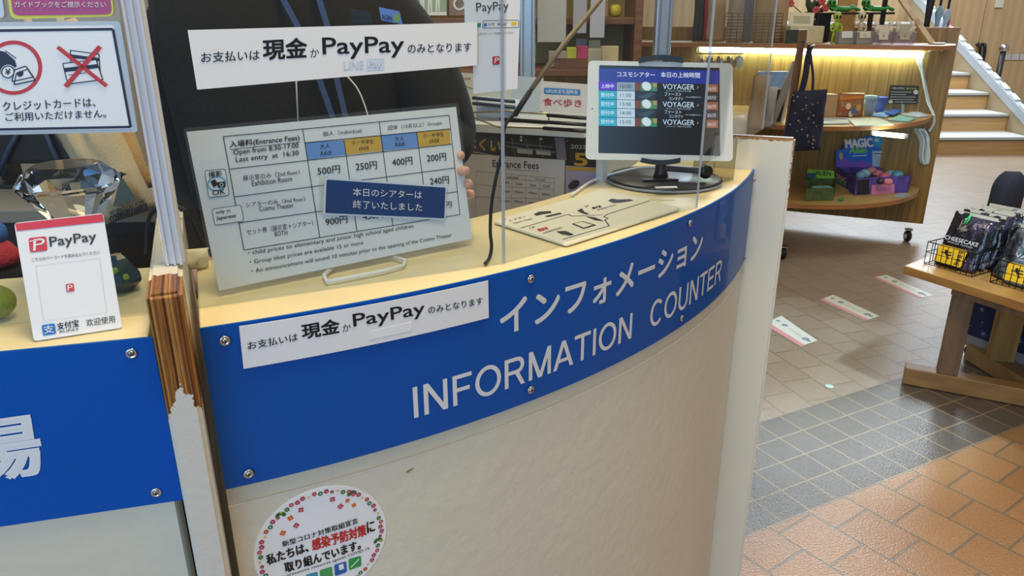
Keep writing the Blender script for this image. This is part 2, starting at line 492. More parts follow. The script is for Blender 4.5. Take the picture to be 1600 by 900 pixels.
# ================================================================== setting
def floor_material():
    m = bpy.data.materials.new('floor_tiles'); m.use_nodes = True
    nt = m.node_tree; L = nt.links.new; p = nt.nodes['Principled BSDF']
    geo = nt.nodes.new('ShaderNodeNewGeometry')
    def bricks(ang, org, w, h, off, c1, c2, cm, mort):
        a = -radians(ang); ox = cos(a) * org[0] - sin(a) * org[1]; oy = sin(a) * org[0] + cos(a) * org[1]
        mp = nt.nodes.new('ShaderNodeMapping')
        mp.inputs['Rotation'].default_value = (0, 0, a)
        mp.inputs['Location'].default_value = (-ox + w * 40, -oy + h * 40, 0)
        b = nt.nodes.new('ShaderNodeTexBrick'); b.offset = off
        for k, v in (('Scale', 1.0), ('Mortar Size', mort), ('Mortar Smooth', 0.1), ('Brick Width', w), ('Row Height', h)): b.inputs[k].default_value = v
        b.inputs['Color1'].default_value = lin(c1); b.inputs['Color2'].default_value = lin(c2); b.inputs['Mortar'].default_value = lin(cm)
        L(geo.outputs['Position'], mp.inputs['Vector']); L(mp.outputs['Vector'], b.inputs['Vector'])
        return b
    up = bricks(-72.5, (1.197, 2.6686), 0.16, 0.142, 0.5, '#a4917d', '#998570', '#87745a', 0.0035)
    dk = bricks(27.0, (0.969, 2.1193), 0.1105, 0.111, 0.0, '#6c6259', '#62574e', '#a08c6c', 0.0032)
    og = bricks(-55.2, (1.132, 1.6932), 0.160, 0.1525, 0.5, '#b98c60', '#b08254', '#857660', 0.004)
    dot = nt.nodes.new('ShaderNodeVectorMath'); dot.operation = 'DOT_PRODUCT'
    a = radians(27); dot.inputs[1].default_value = (-sin(a), cos(a), 0)
    L(geo.outputs['Position'], dot.inputs[0])
    def step(val):
        g = nt.nodes.new('ShaderNodeMath'); g.operation = 'GREATER_THAN'; g.inputs[1].default_value = val
        L(dot.outputs['Value'], g.inputs[0]); return g
    g1 = step(1.222); g2 = step(1.668)
    def mixc(f, A, B):
        x = nt.nodes.new('ShaderNodeMix'); x.data_type = 'RGBA'
        L(f, x.inputs['Factor']); L(A, x.inputs['A']); L(B, x.inputs['B']); return x.outputs['Result']
    def mixf(f, A, B):
        x = nt.nodes.new('ShaderNodeMix'); x.data_type = 'FLOAT'
        L(f, x.inputs['Factor']); L(A, x.inputs['A']); L(B, x.inputs['B']); return x.outputs['Result']
    col = mixc(g2.outputs[0], mixc(g1.outputs[0], og.outputs['Color'], dk.outputs['Color']), up.outputs['Color'])
    mort = mixf(g2.outputs[0], mixf(g1.outputs[0], og.outputs['Fac'], dk.outputs['Fac']), up.outputs['Fac'])
    n = nt.nodes.new('ShaderNodeTexNoise'); n.inputs['Scale'].default_value = 170; n.inputs['Detail'].default_value = 2
    L(geo.outputs['Position'], n.inputs['Vector'])
    sp = nt.nodes.new('ShaderNodeMapRange'); sp.inputs['From Min'].default_value = 0.3; sp.inputs['From Max'].default_value = 0.7
    sp.inputs['To Min'].default_value = 0.84; sp.inputs['To Max'].default_value = 1.14
    L(n.outputs['Fac'], sp.inputs['Value'])
    sc = nt.nodes.new('ShaderNodeVectorMath'); sc.operation = 'SCALE'
    L(col, sc.inputs[0]); L(sp.outputs['Result'], sc.inputs['Scale']); L(sc.outputs['Vector'], p.inputs['Base Color'])
    hgt = nt.nodes.new('ShaderNodeMath'); hgt.operation = 'MULTIPLY_ADD'; hgt.inputs[1].default_value = -1.2
    L(mort, hgt.inputs[0]); L(n.outputs['Fac'], hgt.inputs[2])
    b = nt.nodes.new('ShaderNodeBump'); b.inputs['Strength'].default_value = 0.45; b.inputs['Distance'].default_value = 0.004
    L(hgt.outputs[0], b.inputs['Height']); L(b.outputs['Normal'], p.inputs['Normal'])
    p.inputs['Roughness'].default_value = 0.33
    p.inputs['Specular IOR Level'].default_value = 1.0
    return m
f = MB(); f.add([(-5, -4, 0), (10.5, -4, 0), (10.5, 11, 0), (-5, 11, 0)], [(0, 1, 2, 3)], floor_material())
struct(f.build('floor', loc=(0, 0, 0)))

def board_wall(name, hexa, hexb, pitch=0.12):
    m = bpy.data.materials.new(name); m.use_nodes = True
    nt = m.node_tree; L = nt.links.new; p = nt.nodes['Principled BSDF']
    tc = nt.nodes.new('ShaderNodeTexCoord'); mp = nt.nodes.new('ShaderNodeMapping'); mp.inputs['Scale'].default_value = (1 / pitch, 0.05, 0.05)
    v = nt.nodes.new('ShaderNodeTexWave'); v.bands_direction = 'X'; v.inputs['Scale'].default_value = 0.32; v.inputs['Distortion'].default_value = 0.4
    cr = nt.nodes.new('ShaderNodeValToRGB'); cr.color_ramp.elements[0].color = lin(hexa); cr.color_ramp.elements[1].color = lin(hexb)
    L(tc.outputs['Object'], mp.inputs['Vector']); L(mp.outputs['Vector'], v.inputs['Vector']); L(v.outputs['Fac'], cr.inputs['Fac']); L(cr.outputs['Color'], p.inputs['Base Color'])
    p.inputs['Roughness'].default_value = 0.5
    return m
WALLB = board_wall('wall_boards', '#c0a57c', '#caaf88')
f = MB(); f.box((3.5, 10.76, 3.0), (14, 0.1, 6.0), WALLB); struct(f.build('wall_back'))
f = MB()
for k, (x, w) in enumerate([(7.35, 0.26), (7.78, 0.22)]): f.box((x, 10.70, 1.8), (w, 0.02, 3.6), mat('door_reveal', '#a3966f', 0.5))
struct(f.build('trim_1'))
f = MB(); f.box((-1.92, 3.62, 1.7), (4.96, 0.1, 3.4), mat('office_wall', '#b5a283', 0.6, var=0.05, vscale=3)); struct(f.build('wall_rear'))
# aluminium posts of the counter enclosure
for i, (xa, xb, Y) in enumerate([(812, 836, 2.5), (1022, 1047, 2.75)]):
    a = at_y(xa, 60, Y); b = at_y(xb, 60, Y); f = MB()
    cx = (a.x + b.x) / 2; w = b.x - a.x
    f.box((cx, Y, 1.7), (w, 0.05, 3.4), ALU, bev=0.004)
    for s in (-0.28, 0.28): f.box((cx + w * s, Y - 0.026, 1.7), (w * 0.10, 0.004, 3.4), mat('aluminium_groove', '#7d858f', 0.4, metal=0.6))
    struct(f.build('trim_%d' % (i + 2)))

# ================================================================== the counters
C0 = (-0.8416, 1.963); R = 1.418; Z1 = 1.09; ZB = 0.9075
TH0, TH1 = radians(-67.5), radians(-22.7)
def arc_pts(r, z, a=TH0, b=TH1, n=48):
    return [Vector((C0[0] + r * cos(a + (b - a) * i / n), C0[1] + r * sin(a + (b - a) * i / n), z)) for i in range(n + 1)]
def arc_slab(mb, r0, r1, z0, z1, m, a=TH0, b=TH1, n=48):
    A, B_, C, D = arc_pts(r1, z1, a, b, n), arc_pts(r1, z0, a, b, n), arc_pts(r0, z0, a, b, n), arc_pts(r0, z1, a, b, n)
    vs = A + B_ + C + D; k = n + 1; fs = []
    for i in range(n):
        for s in range(4):
            t = (s + 1) % 4
            fs.append((s * k + i, s * k + i + 1, t * k + i + 1, t * k + i))
    fs += [(0, k, 2 * k, 3 * k), (n, 3 * k + n, 2 * k + n, k + n)]
    mb.add(vs, fs, m)
ARC = arc_sheet(C0, R)
counter = thing('information_counter', 'curved cream information counter with a blue front sign panel', 'counter', (0.12, 0.95, 0))
b = MB(); arc_slab(b, R - 0.034, R - 0.004, 0, 1.066, CREAM); b.build('body', counter)
b = MB(); arc_slab(b, 1.19, R - 0.003, 1.066, 1.0885, TOPCREAM); b.build('countertop', counter, bev=0.002)
b = MB(); arc_slab(b, R - 0.003, R, ZB, 1.0895, BLUE); sp = b.build('sign_panel', counter)
VINYL = mat('white_vinyl', '#e4e6ea', 0.4)
b = MB()
th = lambda d: radians(d) * R
b = MB(); ARC.text_uv(b, 'インフォメーション', (th(-54.3), 1.0102), (th(-36.45), 1.0102), (th(-54.3), 1.0525), VINYL, 0.0006, 0.024)
o = b.build('lettering', sp); o['label'] = 'white cut vinyl katakana lettering'
# plain grotesque capitals cut from vinyl
GW = {'I': 0.36, 'N': 0.98, 'F': 0.84, 'O': 1.08, 'R': 0.98, 'M': 1.14, 'A': 0.98, 'T': 0.86, 'C': 1.02, 'U': 0.98, 'E': 0.88}
def capital(mb, ch, x0, z0, h, w, kx):
    """one capital: box of width w*h*kx and height h; k = stroke"""
    k = 0.148; sd = 0.09; L_ = sd; R_ = w - sd; cnt = [0]
    def P(x, y): return (x0 + x * h * kx, z0 + y * h)
    def quad(*pts): cnt[0] += 1; ARC.face(mb, [P(*p) for p in pts], VINYL, 0.0006 + cnt[0] * 0.00008)
    def bar(xa, ya, xb, yb): quad((xa, ya), (xb, ya), (xb, yb), (xa, yb))
    def diag(xa, ya, xb, yb, t=0.17): quad((xa, ya), (xa + t, ya), (xb + t, yb), (xb, yb))
    def arc(cx, cy, rx, ry, a0, a1, n=22):
        cnt[0] += 1; pts = []
        for i in range(n + 1):
            a = radians(a0 + (a1 - a0) * i / n); pts.append((P(cx + rx * cos(a), cy + ry * sin(a)), P(cx + (rx - k) * cos(a), cy + (ry - k * 0.93) * sin(a))))
        n0 = 0.0006 + cnt[0] * 0.00008
        vs = []; fs = []
        for o_, i_ in pts: vs += [ARC.w(o_[0], o_[1], n0), ARC.w(i_[0], i_[1], n0)]
        for i in range(n): fs.append((2 * i, 2 * i + 1, 2 * i + 3, 2 * i + 2))
        mb.add(vs, fs, VINYL)
    if ch == 'I': bar(w / 2 - k / 2, 0, w / 2 + k / 2, 1)
    elif ch == 'N': bar(L_, 0, L_ + k, 1); bar(R_ - k, 0, R_, 1); diag(R_ - 0.17, 0, L_, 1)
    elif ch == 'F': bar(L_, 0, L_ + k, 1); bar(L_, 1 - k * 0.9, R_ + 0.02, 1); bar(L_, 0.44, R_ - 0.06, 0.44 + k * 0.88)
    elif ch == 'E': bar(L_, 0, L_ + k, 1); bar(L_, 1 - k * 0.9, R_, 1); bar(L_, 0.44, R_ - 0.04, 0.44 + k * 0.88); bar(L_, 0, R_ + 0.02, k * 0.9)
    elif ch == 'T': bar(w / 2 - k / 2, 0, w / 2 + k / 2, 1); bar(0.03, 1 - k * 0.9, w - 0.03, 1)
    elif ch == 'O': arc(w / 2, 0.5, w / 2 - 0.055, 0.52, 0, 360, 40)
    elif ch == 'C': arc(w / 2 + 0.02, 0.5, w / 2 - 0.06, 0.52, 42, 318, 34)
    elif ch == 'U': bar(L_, 0.34, L_ + k, 1); bar(R_ - k, 0.34, R_, 1); arc(w / 2, 0.36, (R_ - L_) / 2, 0.38, 180, 360, 24)
    elif ch == 'M': bar(L_, 0, L_ + k, 1); bar(R_ - k, 0, R_, 1); diag(w / 2 - 0.085, 0, L_, 1, 0.165); diag(w / 2 - 0.085, 0, R_ - 0.165, 1, 0.165)
    elif ch == 'A': diag(0.015, 0, w / 2 - 0.085, 1, 0.165); diag(w - 0.18, 0, w / 2 - 0.085, 1, 0.165); bar(0.24, 0.24, w - 0.24, 0.24 + k * 0.85)
    elif ch == 'R':
        bar(L_, 0, L_ + k, 1); bar(L_, 1 - k * 0.9, w * 0.6, 1); bar(L_, 0.43, w * 0.6, 0.43 + k * 0.88); arc(w * 0.6, 0.715, w * 0.29, 0.285, -90, 90, 18); diag(R_ - 0.15, 0, w * 0.5, 0.46, 0.165)
for word, a_, c_, z_, h_ in (('INFORMATION', -59.24, -44.4, 0.9372, 0.0393), ('COUNTER', -42.8, -31.98, 0.9372, 0.0405)):
    tot = sum(GW[q] for q in word); x = th(a_); kx = (th(c_) - th(a_)) / (tot * h_)
    for ch in word:
        b = MB(); capital(b, ch, x, z_, h_, GW[ch], kx); b.build('letter', sp)
        x += GW[ch] * h_ * kx
# scuffs in the paint of the body
b = MB(); SCF = mat('scuff_tan', '#a8854e', 0.7)
for px, s_ in (((641, 738), 1.0), ((646, 735), 0.6)):
    u_, v_ = ARC.uv(*px); b.add([ARC.w(u_ + s_ * q[0], v_ + s_ * q[1], -0.0034) for q in ((-0.004, -0.0015), (0.0, -0.0022), (0.004, 0.0008), (0.001, 0.0018), (-0.003, 0.0004))], [(0, 1, 2, 3, 4)], SCF)
b.build('scuff', counter)
def screw(parent, c, N, r=0.0052):
    s = MB(); N = Vector(N).normalized()
    s.lathe([(r * 1.0, 0), (r * 0.98, 0.0011), (r * 0.72, 0.0016), (r * 0.66, 0.0013)], c, CHROME, 18, N, cap=True)
    X = N.cross(Vector((0, 0, 1))).normalized(); Y = N.cross(X)
    s.lathe([(r * 0.58, 0.001), (r * 0.45, 0.0024), (0.0004, 0.0028)], c, METAL, 14, N, cap=False)
    for q in (X, Y): s.box(Vector(c) + N * 0.0026, (r * 0.8, r * 0.2, 0.0008), mat('screw_slot', '#2c2c2c', 0.5), q, N.cross(q), N)
    return s.build('screw', parent)
for p in [(351, 531), (388, 738.5), (827.6, 434.8), (827.6, 608), (1076, 348.5), (1063, 496.5), (1176, 281), (1162, 403)]:
    u, v = ARC.uv(*p); a = u / R
    screw(sp, ARC.w(u, v, 0.0022), (cos(a), sin(a), 0))
b = MB(); arc_slab(b, R + 0.0012, R + 0.0022, 0.887, 1.086, FILM)
arc_slab(b, R + 0.0012, R + 0.0024, 0.8866, 0.8876, ACEDGE)
o = b.build('clear_cover', counter); o['label'] = 'clear cover sheet over the blue sign panel'

# straight counter to the left
LD = Vector((-0.968, -0.2504, 0)).normalized(); LN = Vector((0.2504, -0.968, 0)).normalized()
LP = Vector((-0.3365, 0.6358, 0))
LEFT = flat_sheet(LP, LN)
LLEN = 1.05
recep = thing('reception_counter', 'straight cream counter left of the divider with its own blue panel', 'counter', (-0.8, 0.6, 0))
b = MB(); b.box(LP + LD * (LLEN / 2 + 0.009) - LN * 0.019 + Vector((0, 0, 0.533)), (LLEN, 0.03, 1.066), CREAM, LD, LN, (0, 0, 1)); b.build('body', recep)
b = MB(); z_ = Vector((0, 0, 1.066))
b.prism([LP + LD * 0.004 - LN * 0.003 + z_, LP + LD * LLEN - LN * 0.003 + z_, LP + LD * LLEN - LN * 0.225 + z_, LP + LD * 0.036 - LN * 0.225 + z_], (0, 0, 0.0225), TOPCREAM); b.build('countertop', recep, bev=0.002)
b = MB(); b.box(LP + LD * (LLEN / 2) - LN * 0.0015 + Vector((0, 0, (ZB + 1.0885) / 2)), (LLEN, 0.003, 1.0885 - ZB), BLUE, LD, LN, (0, 0, 1)); lp = b.build('sign_panel', recep)
b = MB(); LEFT.text(b, '場', (-52, 757), (68, 738), (-70, 664), VINYL, 0.0006, 0.03); o = b.build('lettering', lp); o['label'] = 'large white character'
for p in [(205.5, 552), (244, 769)]:
    u, v = LEFT.uv(*p); screw(lp, LEFT.w(u, v, 0.0002), LN)

# dividing boards with worn paint
def divider_material():
    m = bpy.data.materials.new('worn_painted_plywood'); m.use_nodes = True
    nt = m.node_tree; L = nt.links.new; p = nt.nodes['Principled BSDF']
    tc = nt.nodes.new('ShaderNodeTexCoord'); sep = nt.nodes.new('ShaderNodeSeparateXYZ'); L(tc.outputs['Object'], sep.inputs[0])
    # plies: stripes across the thickness
    n1 = nt.nodes.new('ShaderNodeTexNoise'); n1.noise_dimensions = '1D'; n1.inputs['Scale'].default_value = 330; n1.inputs['Detail'].default_value = 1
    L(sep.outputs['X'], n1.inputs['W'])
    n2 = nt.nodes.new('ShaderNodeTexNoise'); n2.inputs['Scale'].default_value = 1; n2.inputs['Detail'].default_value = 5
    mp = nt.nodes.new('ShaderNodeMapping'); mp.inputs['Scale'].default_value = (900, 900, 25); L(tc.outputs['Object'], mp.inputs['Vector']); L(mp.outputs['Vector'], n2.inputs['Vector'])
    ad = nt.nodes.new('ShaderNodeMath'); ad.operation = 'MULTIPLY_ADD'; ad.inputs[1].default_value = 0.35
    L(n2.outputs['Fac'], ad.inputs[0]); L(n1.outputs['Fac'], ad.inputs[2])
    cr = nt.nodes.new('ShaderNodeValToRGB')
    e = cr.color_ramp.elements; e[0].position = 0.5; e[0].color = lin('#43200f'); e[1].position = 0.86; e[1].color = lin('#b98646')
    k = e.new(0.64); k.color = lin('#7c4a22')
    L(ad.outputs[0], cr.inputs['Fac'])
    # where the paint has gone: the front edge near the top
    nz = nt.nodes.new('ShaderNodeTexNoise'); nz.inputs['Scale'].default_value = 95; nz.inputs['Detail'].default_value = 4
    L(tc.outputs['Object'], nz.inputs['Vector'])
    def ma(op, a, b=None, c=None):
        q = nt.nodes.new('ShaderNodeMath'); q.operation = op
        for i, z in enumerate((a, b, c)):
            if z is None: continue
            if isinstance(z, (int, float)): q.inputs[i].default_value = z
            else: L(z, q.inputs[i])
        return q.outputs[0]
    nn = ma('SUBTRACT', nz.outputs['Fac'], 0.5)
    ab = ma('ABSOLUTE', sep.outputs['X'])
    zz = ma('MULTIPLY_ADD', nn, 0.05, sep.outputs['Z'])
    zz = ma('MULTIPLY_ADD', ab, 2.2, zz)
    yy = ma('MULTIPLY_ADD', nn, 0.02, sep.outputs['Y'])
    mask = ma('MULTIPLY', ma('GREATER_THAN', zz, 1.052), ma('LESS_THAN', yy, 0.058))
    mx = nt.nodes.new('ShaderNodeMix'); mx.data_type = 'RGBA'
    L(mask, mx.inputs['Factor']); mx.inputs['A'].default_value = lin('#d8d5ca'); L(cr.outputs['Color'], mx.inputs['B'])
    L(mx.outputs['Result'], p.inputs['Base Color'])
    r = nt.nodes.new('ShaderNodeMapRange'); r.inputs['To Min'].default_value = 0.42; r.inputs['To Max'].default_value = 0.25
    L(mask, r.inputs['Value']); L(r.outputs['Result'], p.inputs['Roughness'])
    bp = nt.nodes.new('ShaderNodeBump'); bp.inputs['Strength'].default_value = 0.3; bp.inputs['Distance'].default_value = 0.002
    hh = ma('MULTIPLY_ADD', mask, -1.0, nz.outputs['Fac']); L(hh, bp.inputs['Height']); L(bp.outputs['Normal'], p.inputs['Normal'])
    return m
def end_board_material():
    m = bpy.data.materials.new('chipped_painted_board'); m.use_nodes = True
    nt = m.node_tree; L = nt.links.new; p = nt.nodes['Principled BSDF']
    tc = nt.nodes.new('ShaderNodeTexCoord'); sep = nt.nodes.new('ShaderNodeSeparateXYZ'); L(tc.outputs['Object'], sep.inputs[0])
    nz = nt.nodes.new('ShaderNodeTexNoise'); nz.inputs['Scale'].default_value = 120; nz.inputs['Detail'].default_value = 4; L(tc.outputs['Object'], nz.inputs['Vector'])
    def ma(op, a, b=None, c=None):
        q = nt.nodes.new('ShaderNodeMath'); q.operation = op
        for i, z in enumerate((a, b, c)):
            if z is None: continue
            if isinstance(z, (int, float)): q.inputs[i].default_value = z
            else: L(z, q.inputs[i])
        return q.outputs[0]
    nn = ma('SUBTRACT', nz.outputs['Fac'], 0.5)
    top = ma('GREATER_THAN', ma('MULTIPLY_ADD', nn, 0.010, sep.outputs['Z']), 1.1465)
    frt = ma('MULTIPLY', ma('LESS_THAN', ma('MULTIPLY_ADD', nn, 0.012, sep.outputs['Y']), 0.0022), ma('GREATER_THAN', ma('MULTIPLY_ADD', nn, 0.3, sep.outputs['Z']), 1.06))
    mask = ma('MAXIMUM', top, frt)
    mx = nt.nodes.new('ShaderNodeMix'); mx.data_type = 'RGBA'
    L(mask, mx.inputs['Factor']); mx.inputs['A'].default_value = lin('#d9d6c8'); mx.inputs['B'].default_value = lin('#8a6238')
    L(mx.outputs['Result'], p.inputs['Base Color']); p.inputs['Roughness'].default_value = 0.4
    return m
def divider(theta, side, out, inn, t, z, m, label, gap):
    ra = Vector((cos(theta), sin(theta), 0)); ta = Vector((-sin(theta), cos(theta), 0)) * side
    c = Vector((C0[0], C0[1], 0)) + ra * (R + out) + ta * (gap + t / 2)
    bm = bmesh.new(); bmesh.ops.create_cube(bm, size=1)
    ln = out + inn
    for w in bm.verts: w.co = Vector((w.co.x * t, (w.co.y + 0.5) * ln, (w.co.z + 0.5) * z))
    bmesh.ops.bevel(bm, geom=bm.edges[:], offset=0.004, segments=3, affect='EDGES')
    me = bpy.data.meshes.new('divider_board'); bm.to_mesh(me); bm.free(); me.materials.append(m)
    o = bpy.data.objects.new('divider_board', me); o.location = c
    yd = -ra; o.rotation_euler = (0, 0, atan2(-yd.x, yd.y))
    COL.objects.link(o)
    return tag(o, label, 'divider', 'divider boards of the counter')
dv = divider(TH0, -1, 0.034, 0.30, 0.030, 1.14, divider_material(), 'upright divider board with cream paint worn to bare plywood at its top', 0.008)
dv2 = divider(TH1, 1, 0.0665, 0.23, 0.022, 1.152, end_board_material(), 'pale end board closing the right end of the curved counter', 0.0005)

# ------------------------------------------------------------------ acrylic screens
PA = Vector((-0.335, 0.700, 0)); PB = Vector((-0.0099, 0.8481, 0)); PC = Vector((0.286, 1.1178, 0)); PD = Vector((0.504, 1.5061, 0))
def screen(a, b, z0, label, top=1.82, e=(True, True)):
    d = (b - a); ln = d.length; d.normalize(); n = Vector((d.y, -d.x, 0))
    t = thing('acrylic_screen', label, 'screen', ((a + b) / 2) + Vector((0, 0, z0)), 'clear acrylic screens on the counter')
    m = MB(); c = (a + b) / 2
    m.box(c + Vector((0, 0, (z0 + top) / 2)), (ln - 0.004, 0.0025, top - z0), ACRYL, d, n, (0, 0, 1)); m.build('pane', t)
    for q, yes in ((a, e[0]), (b, e[1])):
        if yes:
            m = MB(); s = 1 if q is a else -1
            m.box(q + d * s * 0.001 + Vector((0, 0, (z0 + top) / 2)), (0.0009, 0.003, top - z0), ACEDGE, d, n, (0, 0, 1)); m.build('edge', t)
    return t
screen(PA, PB, Z1, 'clear acrylic screen behind the long payment notice', e=(False, True))
screen(PB, PC, Z1, 'clear acrylic screen between the dangling black cable and the tablet')
screen(PC, PD + (PD - PC) * 0.0, Z1 + 0.064, 'clear acrylic screen at the right end, past the tablet')
SL = Vector((-0.338, 0.699, 0)) + LD * 0.004
screen(SL + LD * 0.8, SL, Z1 + 0.002, 'clear acrylic screen over the straight counter at the left', e=(True, False))
b = MB(); c = Vector((-0.3325, 0.700, 0)); X = Vector((0.97, 0.24, 0)).normalized(); Y = Vector((-0.24, 0.97, 0)).normalized()
b.box(c + Vector((0, 0, 1.481)), (0.0175, 0.014, 0.68), FROST, X, Y, (0, 0, 1), bev=0.002)
for s in (-0.0062, 0.0002, 0.0062): b.box(c + X * s - Y * 0.0078 + Vector((0, 0, 1.481)), (0.0018, 0.003, 0.68), FROST, X, Y, (0, 0, 1))
tag(b.build('joint_strip'), 'frosted ribbed joint strip standing on the worn divider board', 'strip')

# ================================================================== papers and signs
U = Vector((0, 0, 1))
# --- long notice on the screen
d = (PB - PA).normalized(); SN = Vector((d.y, -d.x, 0))
SCR = flat_sheet(PA + SN * 0.0022, SN)
t = thing('payment_notice', 'long white paper notice stuck high on the clear acrylic screen', 'notice', SCR.w(*SCR.uv(520, 85), 0.0), 'payment notices')
b = MB(); SCR.slab(b, [(293, 47), (745, 35), (745, 102), (308, 140)], WHITE, 0.0008, 0.0008, rim=mat('paper_edge', '#56525c', 0.6)); b.build('paper', t)
b = MB()
SCR.text(b, 'お支払いは', (314, 98), (405, 93.5), (314, 81.5), BLACK, 0.0011, 0.004)
SCR.text(b, '現金', (411.5, 93.5), (479, 90), (410.5, 62), BLACK, 0.0011, 0.028)
SCR.text(b, 'か', (484.5, 90), (498.5, 88.5), (484, 76.5), BLACK, 0.0011)
SCR.text(b, 'PayPay', (504.5, 93), (630.5, 89), (503, 59), BLACK, 0.0011, 0.012)
SCR.text(b, 'のみとなります', (636.7, 83), (735.5, 80), (636.5, 69), BLACK, 0.0011, 0.004)
FADE = mat('faded_blue_print', '#ccd6e6', 0.6); FADE2 = mat('faded_white_print', '#dfe2ea', 0.6)
SCR.text(b, 'LINE', (536.7, 109), (567.8, 107.5), (536.4, 96), FADE, 0.0011, 0.02)
SCR.poly(b, [(572, 92), (600, 91), (600, 109.5), (572, 111)], FADE, 0.0010)
SCR.text(b, 'Pay', (576, 108), (596, 107), (575.7, 95), FADE2, 0.0013, 0.01)
b.build('lettering', t)
# --- the same notice on the blue panel
t = thing('payment_notice', 'long white paper notice taped across the top of the blue counter panel', 'notice', ARC.w(*ARC.uv(570, 500), 0.002), 'payment notices')
b = MB(); ARC.slab(b, [(373, 508), (760, 437), (761, 495), (380, 574)], WHITE, 0.0008, 0.0038, sub=16); b.build('paper', t)
b = MB(); n = 0.0041
ARC.text(b, 'お支払いは', (387, 544.5), (464.4, 530), (385.5, 531.8), BLACK, n, 0.004)
ARC.text(b, '現金', (471.8, 528), (529.3, 518), (469.3, 505), BLACK, n, 0.028)
ARC.text(b, 'か', (533.5, 517), (546.6, 514.5), (533, 505.5), BLACK, n)
ARC.text(b, 'PayPay', (551.5, 514.5), (661.5, 494), (549, 489), BLACK, n, 0.012)
ARC.text(b, 'のみとなります', (667, 488.6), (751.3, 473.4), (666, 477.5), BLACK, n, 0.004)
b.build('lettering', t)
b = MB(); ARC.slab(b, [(574.5, 516), (641, 501), (641.5, 514.5), (574.5, 529)], mat('cover_strip', '#eeeef0', 0.3), 0.0003, 0.00425, sub=3); o = b.build('cover_strip', t); o['label'] = 'blank white strip covering a line of print'
# --- poster of a phone payment service
t = thing('payment_poster', 'white phone-payment poster hanging right of the long notice', 'poster', SCR.w(*SCR.uv(775, 80), -0.003))
b = MB(); SCR.slab(b, [(727, -8), (815, -8), (813.5, 43), (728, 43)], WHITE, 0.0006, -0.0030)
SCR.slab(b, [(741, 40), (813.5, 40), (810, 139), (741, 147)], WHITE, 0.0006, -0.0026)
b.build('paper', t)
b = MB(); n = -0.0021
SCR.text(b, 'PayPay', (746.2, 22.5), (796.7, 19.5), (745, 4.4), mat('dark_grey_ink', '#3a3a40', 0.5), -0.0024, 0.0)
SCR.rring(b, [(755, 32), (812, 31), (812, 43.5), (755, 44.5)], BLACK, n, 0.002, 0.0005)
SCR.poly(b, [(757, 36.5), (762, 36.3), (762, 41), (757, 41.2)], mat('pay_blue', '#1677c8', 0.5), n)
SCR.text(b, '支付宝', (763.5, 41), (774, 40.5), (763.5, 36), BLACK, n)
SCR.text(b, 'Alipay', (778, 42), (793, 41), (778, 35.5), BLACK, n)
SCR.rrect(b, [(800, 34.5), (808.5, 34.3), (808.5, 39), (800, 39.3)], mat('print_yellow', '#e6c526', 0.5), n, 0.001)
SCR.poly(b, [(747, 36), (752.5, 35.8), (752.5, 41.8), (747, 42)], mat('print_green', '#2f9a5d', 0.5), n)
SCR.text(b, 'こちらのバーコードを読み込んでください', (748.5, 55), (804, 53), (748.5, 51), BLACK, n)
SCR.rrect(b, [(770.5, 88.5), (781.5, 87.8), (782, 100.8), (771, 101.5)], RED, n, 0.0008)
SCR.text(b, 'P', (773.5, 99), (779.5, 98.6), (774.5, 90.5), WHITE, n + 0.0003, 0.02)
b.build('lettering', t)

# --- signs on the left screen
LSCR = flat_sheet(SL + LN * 0.0022, LN)
t = thing('no_cards_sign', 'white laminated sign with a red-crossed card picture on the left screen', 'sign', LSCR.w(*LSCR.uv(100, 120), 0))
b = MB(); LSCR.rslab(b, [(-190, 36), (188, 33), (216, 206), (-165, 214)], mat('laminate_grey', '#b9c2cb', 0.25), 0.0008, 0.0008, 0.003); b.build('laminate', t)
b = MB(); LSCR.slab(b, [(-186, 43), (178, 40), (207, 201), (-160, 208)], PAPER, 0.0002, 0.0011)
b.build('paper', t)
b = MB(); n = 0.0014
a4 = [(-175, 50), (177, 45.5), (204.5, 198), (-155, 205)]
q = [Vector(LSCR.uv(*p)) for p in a4]; w = 0.0022
for i in range(4):
    a, c_ = q[i], q[(i + 1) % 4]
    LSCR.line_uv(b, a, c_, w, NAVY, n)
LSCR.text(b, 'クレジットカードは、', (6, 173.4), (150, 166.5), (4, 159), NAVY, n, 0.006)
LSCR.text(b, 'ご利用いただけません。', (10, 189.5), (166.5, 183.5), (8.5, 176), NAVY, n, 0.006)
LSCR.ring(b, (22, 106), (66.6, 104), (24, 148), 0.0031, RED, n)
# cards
def card(px, w, n):
    LSCR.poly(b, px, PAPER, n)
    for i in range(4): LSCR.line(b, px[i], px[(i + 1) % 4], w, NAVY, n + 0.0002)
    tl, tr, br, bl = [Vector(p) for p in px]
    s0, s1 = 0.22, 0.42
    LSCR.poly(b, [tl.lerp(bl, s0), tr.lerp(br, s0), tr.lerp(br, s1), tl.lerp(bl, s1)], NAVY, n + 0.0002)
card([(110.5, 78.5), (155, 84.5), (157, 111), (112, 106)], 0.0008, n)
card([(99, 99), (151, 93), (161, 124), (107, 131)], 0.0008, n + 0.0004)
LSCR.line(b, (107.5, 117), (135, 113.5), 0.0006, NAVY, n + 0.0007)
LSCR.line(b, (91, 73.5), (167, 134), 0.0034, RED, n + 0.001)
LSCR.line(b, (157, 72.5), (103, 135), 0.0034, RED, n + 0.001)
